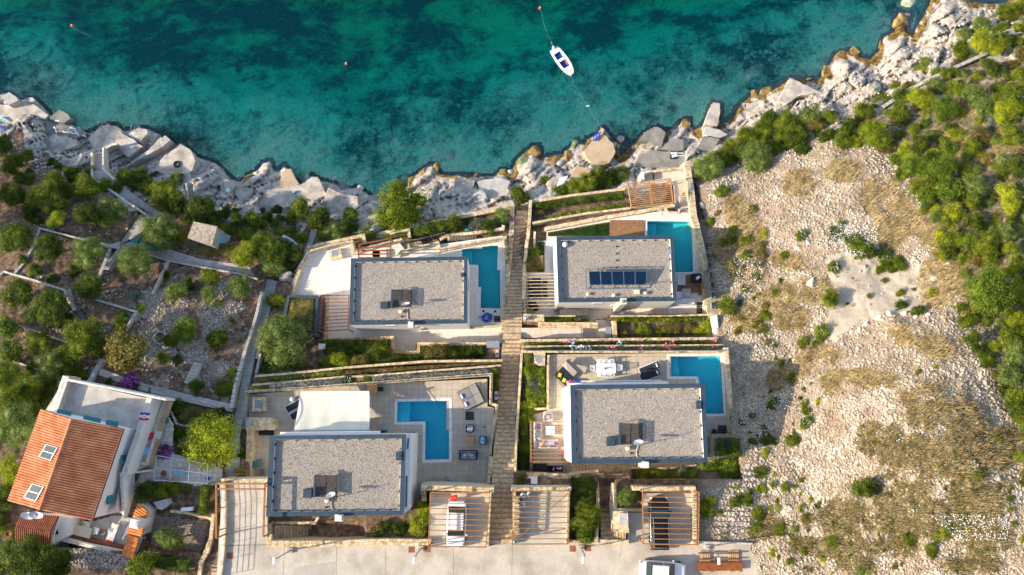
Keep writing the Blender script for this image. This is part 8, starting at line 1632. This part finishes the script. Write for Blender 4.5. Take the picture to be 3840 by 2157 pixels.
def plab(x,y,r,kind,noun):
    size='tiny' if r<13 else 'small' if r<24 else 'medium' if r<42 else 'large' if r<75 else 'very large'
    for n in (1,2,3,4,5):
        t='%s %s %s %s'%(size,ADJ[kind],noun,loc_phrase(x,y,1))+(', towards '+sorted(LM,key=lambda l:(l[0]-x)**2+(l[1]-y)**2)[n-1][2] if n>1 else '')
        if len(t.split())>16: t=t.replace(', towards the',' near').replace(' just ',' ').replace(' far ',' ')
        if t not in USED and len(t.split())<17: USED[t]=1; return t
    return '%s %s %s %s'%(size,ADJ[kind],noun,loc_phrase(x,y,2))
def plant(x,y,r,k,noun=None,flowers=None):
    kind=K_[k]; isT=r>=36; noun=noun or ('tree' if r>=60 else 'bush' if r>=24 else 'shrub'); PLANTS.append((x,y,r))
    if isT: e=tree(x,y,r,kind,plab(x,y,r,kind,noun),name=noun,cat=noun)
    else: e=shrub(x,y,r,kind,plab(x,y,r,kind,noun),cat=noun,name=noun)
    if flowers:
        z=gz(x,y); p=P(x,y,z); rr=r*mpp(x,y,z); n=int(40*rr*rr+25); a=rng.uniform(0,6.28,n); q=rr*np.sqrt(rng.random(n)); C=np.column_stack([q*np.cos(a),q*np.sin(a),rr*.8*np.sqrt(np.maximum(0,1.15-(q/rr)**2))+.05]); V,F=quads(C,rng.normal(size=(n,3))*.4+np.array([0,0,1.]),rng.uniform(.06,.11,n),1)
        if not isT: V=(V-0)/np.array(e.scale)
        o=link('flowers',np_mesh('flowers',V,F,flowers),e); o['kind']='stuff'
    return e
T='''15,540,45,d;53,612,50,d;48,735,58,d;110,790,42,d;160,735,60,m;203,680,48,m;271,648,45,d;319,702,60,m;203,769,52,d;315,798,55,d;380,810,45,m;426,789,62,o;208,818,38,y;508,672,55,d;465,663,36,m;550,700,40,d;624,726,62,m;668,668,30,o;653,760,45,d;580,745,28,o;755,784,62,d;700,818,26,d;800,820,38,d;886,827,38,d;837,852,18,m;944,823,38,m;600,866,82,o;660,880,45,m;48,890,68,f;193,612,20,d;111,648,16,b;220,628,20,d;179,934,62,d;334,953,70,o;508,975,74,o;919,953,55,y;985,920,55,m;1033,943,66,d;1026,1011,42,o;1081,953,52,d;1129,895,24,m;1042,793,27,d;1008,822,26,d;1129,789,44,m;1192,818,46,d;1091,823,30,m;1320,806,30,f;1507,784,108,p;1260,871,48,o;1221,882,34,m;1308,856,42,d;1381,876,33,o;1574,866,38,g;1620,850,34,d;1657,856,28,d;1705,838,36,m;1750,825,28,f;1795,845,40,g;1830,852,36,d;1875,813,36,o;1715,858,13,y;1949,735,40,d;2041,677,18,f;2113,711,38,d;2160,700,40,m;2205,685,42,m;2249,663,50,m;2290,665,40,d;2331,658,44,o;2655,629,60,o;2705,590,48,m;2839,590,62,o;2790,560,45,d;2805,522,55,m;2863,493,50,m;2894,455,42,d;2962,460,55,m;2991,518,48,d;3049,430,46,o;3064,474,38,b;3010,571,28,d;3112,455,34,m;3180,479,38,d;3238,421,42,m;3277,508,60,p;3225,470,30,b;3378,426,46,m;3291,368,30,o;3364,329,27,m;3456,363,50,y;3543,406,54,f;3500,330,35,o;3402,566,36,y;3441,619,54,f;3591,508,30,y;3538,639,58,f;3490,690,45,m;3654,697,48,o;3557,716,52,f;3582,784,40,y;3654,760,38,m;3654,832,44,d;3703,919,56,m;3635,905,38,f;3703,411,48,o;3780,421,56,y;3727,474,34,g;3800,503,48,m;3780,610,48,o;3780,726,48,y;3823,629,42,d;3727,823,21,y;3654,363,48,o;3606,329,36,m;3800,348,44,m;3741,948,20,m;3823,871,30,o;3610,183,42,m;3701,163,56,y;3678,98,44,o;3750,163,42,m;3783,49,46,m;3822,26,42,y;3610,130,28,o;3466,238,26,o;3463,271,30,m;3528,235,22,m;3580,241,18,b;3721,1090,96,f;3605,1161,28,m;3628,1205,33,m;3645,1276,36,d;3676,1320,34,d;3703,1356,34,d;3787,1272,50,m;3800,1329,48,o;3791,1409,56,o;3813,1497,48,m;3835,1420,44,b;3835,1560,40,m;3123,1002,26,m,w;3119,1121,36,m,w;3079,1254,34,m,w;3300,1013,17,m;3316,1050,14,m;3258,1108,14,m;3371,1101,19,m;3424,1086,11,b;3375,1148,27,d;3442,1170,28,d;3207,969,7,m;3176,1139,9,m;3495,1099,20,y,y;3000,885,24,m,w;3130,880,30,d,w;3190,900,34,m,w;3215,930,34,m;3260,945,36,d;3310,965,34,m,w;3370,985,32,m;3150,855,20,m,w;3330,1000,28,d;2924,1365,17,m;2968,1422,20,m;2907,1298,12,m;2902,1511,27,m,w;3066,1506,14,y,y;3017,1519,19,m;3442,1395,14,m;3508,1373,11,m;2907,1099,18,m;2924,1050,14,d;2937,962,20,m;3013,1285,24,m;3057,1294,18,m;3243,1836,46,d;3021,1540,24,m;3021,1586,26,m,w;2975,1654,26,m;2894,1650,18,d;2944,1827,21,m;3005,1804,14,m;3066,1895,18,m;3021,1945,20,b;2921,1990,21,m;2980,1986,14,m;2971,2013,14,m;3121,2027,23,m;3016,2072,19,m;2957,2106,17,m;2898,2068,18,y;3003,1900,12,y;2912,1881,10,m;3280,1663,14,b;3370,1645,16,m,w;3343,1963,13,m;3407,2022,28,m;3484,2063,30,m;3511,2018,19,m;3548,1995,23,m;3625,1995,14,y,y;3616,1950,22,m;3647,1745,19,m,w;3666,1782,20,m;3647,1838,17,m;3602,1791,16,m;3570,1813,14,b;3684,1838,12,m;3738,1650,20,m;3679,1609,13,m;3709,1579,14,y;3784,1870,14,m;3806,1536,40,d;3815,1709,22,y;3357,2127,19,b;3425,1909,13,m,w;3234,2136,22,o;3834,2022,14,y;3080,2098,13,y,y;2751,1881,26,m;2647,1905,35,m;2664,1880,22,y;2796,1872,24,m;2851,1768,25,m;2778,1584,17,d,w;2842,1927,28,m;2833,1981,22,m;2851,1836,19,y;2810,1840,16,m;2699,1918,16,m;2760,1827,13,y;2864,1659,18,m;2823,1659,18,m;2869,1700,18,y;2761,1002,34,b,w;2800,960,24,m;2836,1037,22,m;2730,1148,37,m;2709,721,27,f;2665,832,22,f;2752,861,19,m;2825,784,18,m;2864,885,18,y;2690,800,14,b;1062,1272,100,o;1045,1134,34,m;1270,1356,38,y;1225,1362,26,m;1318,1362,30,m;1358,1360,38,b;1400,1350,30,m;1442,1325,28,m;1509,1360,14,f;1560,1356,22,b;1632,1325,44,b;1690,1330,30,m;1743,1325,14,y;1785,1330,22,d;1305,1425,18,m,w;1375,1425,18,m;2000,948,24,m;2004,990,26,b;2012,847,18,f;2628,1101,19,f;2380,1227,15,f;2340,1250,20,m,r;2411,1245,30,m;2473,1228,14,m;2468,1252,17,m;2517,1236,29,b;2544,1214,20,g;2575,1203,24,b;2592,1236,24,b;2637,1227,30,y;1982,1345,24,g;1975,1395,22,y;2008,1440,34,g;2040,1400,20,m;2037,1480,26,m;1975,1480,20,m;1988,1525,34,y;1968,1575,34,y;1965,1615,24,d;1956,1663,34,f;2442,1777,22,b;2400,1778,18,m;2500,1777,22,g;2556,1775,28,g;2724,1677,26,g;2201,1936,62,m;2192,2004,38,f;1954,1795,24,b;2347,1863,46,o;1414,1990,28,d,r;1450,1974,28,d;1500,1977,32,d;1573,1972,46,y;1590,1910,26,y;904,1772,22,b;912,1700,20,d;795,1668,108,y;672,1623,30,d;668,1532,34,d;745,1559,28,b;826,1545,24,d;690,1710,34,d;700,1592,24,b;545,1845,46,d;608,1845,26,y;650,1830,27,m;704,1836,20,m;636,2027,58,o;522,2118,60,m;113,2122,105,d;36,2068,58,o;218,2113,66,d;277,2045,17,d;45,1772,66,y;27,1863,54,d;68,1590,86,o;136,1545,50,m;36,1527,70,m;27,1409,72,m;102,1457,66,m;190,1369,60,o;195,1470,30,f;53,1506,56,y;248,1387,40,d;310,1270,92,m;250,1330,55,m;360,1300,50,d;487,1325,92,b;146,1289,58,m;40,1311,48,f;22,1227,52,f;190,1148,76,d;66,1103,62,d;120,1180,45,o;332,1077,60,d;283,1015,27,d;128,1015,30,f;199,1046,21,d;88,980,20,d;460,1196,33,d;531,1157,18,y;624,1030,19,d;659,1090,48,o;708,1077,34,d;787,1042,44,m;783,1103,38,o;902,1073,48,o;818,1139,17,y;690,1245,54,f;641,1276,28,m;814,1267,47,d;871,1205,12,m;615,1347,27,m;664,1351,24,d;739,1453,37,d;849,1457,34,m;871,1400,19,y;823,1444,20,g;456,1249,28,m;407,1431,15,d;562,1470,18,d;840,880,34,m'''
FL={'w':'petal_white','y':'petal_yellow','r':'petal_pink'}
for s in T.split(';'):
    a=s.split(','); plant(int(a[0]),int(a[1]),int(a[2]),a[3],flowers=FL.get(a[4]) if len(a)>4 else None)
for (x,y,r,nm) in ((491,1435,34,'purple bougainvillea beside the garden path above the red-roofed house'),(625,1692,30,'dark purple bougainvillea beside the metal trellis'),(1915,828,14,'small pink-flowering bush at the edge of the public stairway')):
    z=gz(x,y); o=shrub(x,y,r,'dark',nm,cat='bougainvillea',name='bougainvillea'); p=P(x,y,z); rr=r*mpp(x,y,z); n=int(260*rr); a=rng.uniform(0,6.28,n); q=rr*1.15*rng.random(n)**.7
    C=np.column_stack([q*np.cos(a)/o.scale[0],q*np.sin(a)/o.scale[1],(.9-.35*(q/rr)**2)+rng.normal(size=n)*.06]); V,F=quads(C,rng.normal(size=(n,3))*.5+np.array([0,0,1.]),rng.uniform(.10,.2,n)/rr,1); f=link('blossom',np_mesh('blossom',V,F,'petal_purple'),o); f['kind']='stuff'
# wild fill in the thickets, each plant its own
g=random.Random(11); n=0
AREAS=[(SCRUB,115,(20,42),'mmoyfobd'),([(0,560),(380,640),(560,830),(500,890),(120,850),(0,840)],8,(24,36),'ddmmo'),([(0,1080),(60,1040),(240,1100),(300,1240),(60,1200)],2,(18,28),'dmo'),([(0,1380),(330,1380),(200,1540),(0,1640)],8,(24,40),'mmod'),([(640,780),(1100,800),(1120,900),(900,900),(700,830)],14,(18,32),'ddmb'),([(840,930),(1100,900),(1080,1000),(960,980)],6,(18,30),'mdb'),([(0,1900),(60,2040),(0,2150)],4,(26,44),'dm'),([(2700,520),(2980,480),(2960,560),(2760,600)],8,(22,36),'mmo'),([(2700,880),(2860,860),(2880,1300),(2760,1250)],22,(11,24),'mmb'),([(2860,1700),(3200,1900),(3600,2150),(2900,2150)],30,(8,16),'mmyb'),([(3500,1550),(3800,1650),(3820,2100),(3500,2000)],26,(8,16),'mmyb'),([(2780,1300),(3080,1330),(3000,1650),(2820,1700)],16,(7,14),'mmbd')]
for poly,cnt,(ra,rb),ks in AREAS:
    xs=[p[0] for p in poly]; ys=[p[1] for p in poly]; k=0; tr=0
    while k<cnt and tr<cnt*40:
        tr+=1; x,y=g.uniform(max(min(xs),-20),min(max(xs),3860)),g.uniform(max(min(ys),-20),min(max(ys),2175)); r=g.uniform(ra,rb)
        if not inpoly(np.array([x]),np.array([y]),poly)[0] or float(dpoly(np.array([x]),np.array([y]),COAST)[0])<70: continue
        if any((x-a)**2+(y-b)**2<((r+c)*.62)**2 for a,b,c in PLANTS): continue
        plant(int(x),int(y),int(r),g.choice(ks)); k+=1
rosette(518,1112,42,26,'big blue-green agave with long pointed leaves in the garden'); rosette(610,1150,19,14,'small agave right of the big one'); rosette(655,1296,14,12,'small dark agave below the ring of stones',mat='leaf_dark')
rosette(606,1348,18,22,'spiky green palm-like plant above the rough garden steps','leaf_mid',name='small_palm',cat='palm',wide=.09); rosette(2191,856,25,34,'cycad palm on the small lawn of the upper right villa','leaf_mid',name='cycad_palm',cat='palm',wide=.08); rosette(2688,1276,20,24,'spiky palm at the east end of the double flower strip','leaf_fresh',name='small_palm',cat='palm',wide=.08); rosette(2147,1795,30,30,'dark yucca in the bed above the middle garage','leaf_dark',name='yucca',cat='yucca',wide=.1); rosette(531,1157,18,18,'bright yellow-green yucca below the big agave','leaf_yellow',name='yucca',cat='yucca',wide=.12); rosette(3300,2020,26,22,'pale spiky agave in the bottom scrub','leaf_grey',wide=.1); rosette(672,1622,28,26,'dark spiky palm left of the yellow-green tree','leaf_dark',name='small_palm',cat='palm',wide=.1); rosette(1150,1186-60,10,14,'small dark agave on the planted roof','leaf_dark',z=9.95); rosette(1179,1156,10,14,'purple-dark agave at the right rim of the planted roof','leaf_dark',z=9.95)
# clipped hedges and flower beds
def B_(poly,z,h,mat,dens,leaf,label,cat='hedge',fl=None,lump=.35,name='hedge',**k):
    z=gz(sum(p[0] for p in poly)/len(poly),sum(p[1] for p in poly)/len(poly))-.05 if z is None else z; return bed(name,poly,z,h,mat,dens,leaf,label,cat,flowers=fl,kind=None,lump=lump,**k)
B_([(1198,1276),(1464,1273),(1466,1332),(1221,1332)],8.7,.75,'leaf_dark',260,.13,'dark creeping hedge south of the passage wall of the upper left villa')
B_([(1476,1328),(1572,1326),(1578,1293),(1818,1293),(1820,1338),(1560,1352),(1476,1350)],8.7,.75,'leaf_dark',260,.13,'dark clipped hedge right of the paved bay')
B_([(970,1417),(1286,1386),(1286,1406),(970,1436)],11.9,.3,'leaf_mid',150,.11,'thin green planting west half of the double strip','planting',[('petal_white',2,.12)],name='planting_strip')
B_([(1292,1386),(1876,1357),(1874,1366),(1292,1406)],11.9,.3,'leaf_brown',150,.11,'thin brownish planting east half of the double strip','planting',[('petal_pink',1,.12)],name='planting_strip')
B_([(1012,1442),(1287,1420),(1288,1440),(1012,1463)],13.12,.75,'heather',260,.15,'silvery heather strip left of the stone block in the parapet bed','heather',lump=.5,name='heather_strip')
B_([(1398,1414),(1836,1384),(1836,1400),(1398,1431)],13.12,.75,'heather',260,.15,'silvery heather strip right of the stone block in the parapet bed','heather',lump=.5,name='heather_strip')
B_([(940,1452),(1008,1446),(1008,1464),(940,1469)],12.85,.5,'leaf_mid',200,.12,'green plants at the west end of the heather strip','planting',name='planting_strip')
B_([(1846,1380),(1875,1378),(1872,1466),(1846,1466)],12.2,.8,'leaf_dark',260,.12,'dark upright hedge between the corner parapet and the stairway')
B_([(1902,930),(1915,930),(1912,992),(1902,992)],7.2,.5,'leaf_dark',260,.12,'narrow dark hedge between the long pool and the stairway')
B_([(1230,925),(1318,905),(1318,915),(1230,934)],6.1,.3,'leaf_mid',140,.11,'thin grass strip along the north-west parapet','grass strip',name='planting_strip'); B_([(1430,885),(1530,865),(1530,880),(1440,900)],6.0,.5,'leaf_fresh',200,.14,'light green broad-leaved plants right of the rusty frame','planting',name='planting_strip')
B_([(1550,852),(1700,830),(1740,850),(1670,876),(1580,892),(1540,895)],5.4,.8,'leaf_dark',200,.15,'dense dark planting above the garden steps','planting',lump=.6,name='planting_strip')
B_([(1998,766),(2340,720),(2347,748),(2004,790)],5.0,.8,'leaf_dark',260,.13,'long creeping hedge below the strip garden of the upper right villa')
B_([(2040,812),(2180,784),(2345,758),(2348,778),(2180,805),(2060,828)],5.8,.5,'leaf_mid',120,.14,'mixed low planting on the stepped strip garden','planting',lump=.7,name='planting_strip'); B_([(2000,792),(2040,788),(2040,805),(2000,812)],5.4,.4,'leaf_brown',150,.12,'brownish plants at the west end of the strip garden','planting',name='planting_strip')
bed('lawn',[(2056,874),(2284,834),(2285,885),(2056,885)],Z1+.04,.07,'lawn',900,.06,None,None,lump=.1); bed('lawn',[(2017,907),(2041,907),(2041,1019),(2013,1019)],Z1+.04,.07,'lawn',900,.06,None,None,lump=.1)
B_([(2036,1190),(2150,1189),(2150,1212),(2036,1214)],9.1,.7,'leaf_mid',260,.12,'small clipped green planter hedge at the entrance'); B_([(2166,1190),(2215,1192),(2216,1204),(2166,1204)],9.1,.5,'leaf_dark',260,.12,'tiny dark hedge right of the clipped planter hedge')
B_([(2296,1190),(2530,1189),(2666,1188),(2666,1207),(2400,1212),(2296,1216)],9.4,.8,'leaf_mid',260,.13,'clipped hedge along the top of the big shrub planter')
B_([(1962,1284),(2110,1282),(2110,1296),(1962,1298)],11.4,.5,'leaf_mid',220,.13,'clipped green start of the upper flower strip','planting',name='planting_strip')
B_([(2112,1282),(2330,1280),(2330,1294),(2112,1296)],11.4,.7,'leaf_dark',220,.13,'white and pink flowering part of the upper flower strip','flower bed',[('petal_white',16,.2),('petal_pink',9,.2)],name='flower_bed'); B_([(2332,1280),(2688,1277),(2690,1290),(2332,1294)],11.4,.6,'leaf_mid',220,.13,'green right part of the upper flower strip with few pink flowers','flower bed',[('petal_pink',7,.19)],name='flower_bed')
B_([(2030,1303),(2120,1302),(2120,1314),(2030,1315)],12.6,.6,'leaf_mid',220,.13,'green left end of the lower flower strip','planting',[('petal_pink',1,.13)],name='planting_strip'); B_([(2122,1302),(2262,1301),(2262,1313),(2122,1314)],12.6,.8,'leaf_mid',220,.13,'white-flowering oleander bed north of the lower right parapet','flower bed',[('petal_white',45,.2)],name='flower_bed'); B_([(2264,1301),(2355,1300),(2355,1312),(2264,1313)],12.6,.7,'leaf_mid',220,.13,'pink-flowering bed left of the small stone block','flower bed',[('petal_pink',28,.2)],name='flower_bed')
B_([(2390,1300),(2530,1299),(2530,1312),(2390,1313)],12.6,.7,'leaf_mid',220,.13,'dense pink-flowering bed right of the small stone block','flower bed',[('petal_pink',45,.2)],name='flower_bed'); B_([(2532,1299),(2705,1298),(2708,1311),(2532,1312)],12.6,.6,'leaf_fresh',220,.13,'green right end of the lower flower strip','planting',[('petal_pink',7,.19)],name='planting_strip')
B_([(1963,1328),(1998,1328),(2000,1370),(2048,1380),(2050,1526),(2005,1530),(1963,1540)],Z2-.3,.6,'leaf_mid',180,.13,'dense mixed planting filling the bed left of the canopy daybed','planting',[('petal_yellow',1,.1)],lump=.6,name='planting_strip')
B_([(1948,1560),(1985,1560),(1985,1766),(1940,1766)],Z2-.1,.6,'leaf_dark',200,.13,'dark planting between the stairway and the orange pergola','planting',lump=.6,name='planting_strip')
B_([(2376,1760),(2612,1760),(2616,1797),(2376,1797)],14.6,.5,'leaf_mid',200,.13,'low green cover of the narrow strip south of the lower right villa','planting',lump=.5,name='planting_strip')
B_([(2614,1722),(2768,1714),(2768,1797),(2700,1797),(2690,1770),(2616,1770)],14.6,.8,'leaf_fresh',200,.14,'tall grassy planting at the east end of the shrub strip','planting',lump=.6,name='planting_strip')
B_([(2660,1640),(2752,1640),(2756,1708),(2662,1708)],13.2,.7,'leaf_dark',220,.13,'dark shaded planting in the court east of the lower right villa','planting',lump=.5,name='planting_strip')
B_([(2142,1792),(2228,1786),(2230,2024),(2143,2026)],15.7,.7,'leaf_dark',160,.15,'dark ground cover in the bed between the middle garage and the steps','planting',lump=.6,name='planting_strip')
B_([(757,1812),(803,1814),(800,1930),(750,1928)],15.2,1.1,'leaf_dark',260,.12,'tall square-cut hedge left of the open driveway'); B_([(520,2066),(740,2085),(735,2150),(560,2115)],16,1.1,'leaf_dark',230,.13,'dark hedge along the bottom of the round gravel yard')
B_([(640,1500),(860,1560),(860,1600),(700,1600),(640,1560)],13.2,.35,'leaf_brown',60,.12,'sparse mixed planting north of the yellow-green tree','planting',lump=.7,name='planting_strip')
for i,(pl,m_,d_,lb) in enumerate((([(700,930),(900,900),(1060,920),(1050,985),(900,975),(760,960)],'leaf_brown',30,0),([(1190,1340),(1860,1342),(1876,1350),(1500,1362),(1190,1385)],'leaf_dark',70,0),([(960,1330),(1060,1340),(1200,1380),(975,1405)],'leaf_dark',50,0))): bed('ground_cover',pl,gz(sum(p[0] for p in pl)/len(pl),sum(p[1] for p in pl)/len(pl)),.3,m_,d_,.13,None,None,lump=.7)
# dry grass
def grass(name,n,mat,seed,sel,hh=.34):
    g_=np.random.default_rng(seed); q=g_.uniform((2640,380),(3870,2175),(n*4,2)); c=sel(q[:,0],q[:,1]); q=q[g_.random(len(q))<c][:n]; z=zt(q[:,0],q[:,1]); x,y=Pn(q[:,0],q[:,1],z); m=len(q); a=g_.normal(size=m)*.9+.3; h=hh*g_.uniform(.5,1.4,m); L=h*g_.uniform(.5,1.2,m); w_=.035
    A=np.column_stack([x-w_*np.sin(a),y+w_*np.cos(a),z-.02]); B=np.column_stack([x+w_*np.sin(a),y-w_*np.cos(a),z-.02]); C=np.column_stack([x+L*np.cos(a),y+L*np.sin(a),z+h])
    V=np.stack([A,B,C],1).reshape(-1,3); return tag(link(name,np_mesh(name,V,np.arange(m*3).reshape(-1,3),mat)),kind='stuff')
def gsel(px,py): return masks(px,py)[2]*(.4+.6*fbm(px/30,py/30,2,5))
grass('dry_grass',56000,'dry_grass',1,lambda a,b:gsel(a,b)*(1-.65*sstep(1380,1650,b)),.40); grass('dry_grass',60000,'dry_grass_dark',2,lambda a,b:np.maximum(masks(a,b)[2]*sstep(1350,1600,b),.25*masks(a,b)[3])*.8,.26); grass('dry_grass',16000,'dry_grass',3,lambda a,b:.12*(1-masks(a,b)[4]),.22); grass('green_weeds',12000,'leaf_mid',4,lambda a,b:sstep(.56,.66,fbm(a/45,b/45,3,9))*.6*(1-masks(a,b)[4]),.16)
for nm,pl,dn in (('white_wildflowers',[(3080,830),(3290,850),(3300,960),(3160,960)],6),('white_wildflowers',[(3480,1930),(3780,1930),(3780,2020),(3600,2030)],2.2),('white_wildflowers',[(2740,940),(2860,960),(2860,1100),(2760,1120)],2),('white_wildflowers',[(2780,1560),(3030,1400),(3040,1500),(2860,1640)],1.6)):
    q=rng.uniform((min(p[0] for p in pl),min(p[1] for p in pl)),(max(p[0] for p in pl),max(p[1] for p in pl)),(int(40*dn*6),2)); q=q[inpoly(q[:,0],q[:,1],pl)]; z=zt(q[:,0],q[:,1])+.5; x,y=Pn(q[:,0],q[:,1],z); V,F=quads(np.column_stack([x,y,z]),rng.normal(size=(len(q),3))*.3+np.array([0,0,1.]),rng.uniform(.07,.12,len(q)),1); tag(link(nm,np_mesh(nm,V,F,'petal_white')),kind='stuff')
def tufts(name,n,mat,seed,sel,k=26,hh=.3):
    g_=np.random.default_rng(seed); q=g_.uniform((2640,380),(3870,2175),(n*6,2)); q=q[g_.random(len(q))<sel(q[:,0],q[:,1])][:n]; z=zt(q[:,0],q[:,1]); x,y=Pn(q[:,0],q[:,1],z); m=len(q); s=g_.uniform(.15,.5,m)
    I=np.repeat(np.arange(m),k); d=g_.normal(size=(len(I),3)); d[:,2]=np.abs(d[:,2]); C=np.column_stack([x[I],y[I],z[I]])+d*s[I][:,None]*np.array([.55,.55,.45]); V,F=quads(C,d+g_.normal(size=d.shape)*.5,g_.uniform(.06,.14,len(I)))
    tag(link(name,np_mesh(name,V,F,mat)),kind='stuff')
low=lambda a,b:masks(a,b)[2]*sstep(1350,1600,b)
tufts('dry_scrub',1500,'leaf_brown',21,lambda a,b:low(a,b)*.8+.05); tufts('green_weeds',700,'leaf_mid',22,lambda a,b:(masks(a,b)[2]*.5+.12)*(1-masks(a,b)[4])); tufts('dry_scrub',900,'dry_grass_dark',23,lambda a,b:masks(a,b)[2])
# tree crowns added out of view past the left edge to shade the gardens
Vw=[]; Fw=[]; k0=0; bm_=KIND['dark_big'][0]; vv=np.array([v.co[:] for v in bm_.vertices]); ff=np.array([f.vertices[:] for f in bm_.polygons if len(f.vertices)==4])
for i,(x,y,H,r) in enumerate(((-230,560,7,3),(-190,720,6,2.6),(-250,860,7,3))):
    p=P(x,y,float(rbf(np.array([float(x)]),np.array([float(y)]))[0])); c_,s_=math.cos(i*1.3),math.sin(i*1.3); V=np.column_stack([(vv[:,0]*c_-vv[:,1]*s_)*r+p.x,(vv[:,0]*s_+vv[:,1]*c_)*r+p.y,vv[:,2]*H*.75+p.z+H*.25]); Vw.append(V); Fw.append(ff+k0); k0+=len(V)
tag(link('added_shade_trees',np_mesh('added_shade_trees',np.vstack(Vw),np.vstack(Fw),'leaf_dark')),kind='stuff')
print('OBJECTS', len(bpy.data.objects), 'tris', sum(len(m.polygons) for m in bpy.data.meshes))
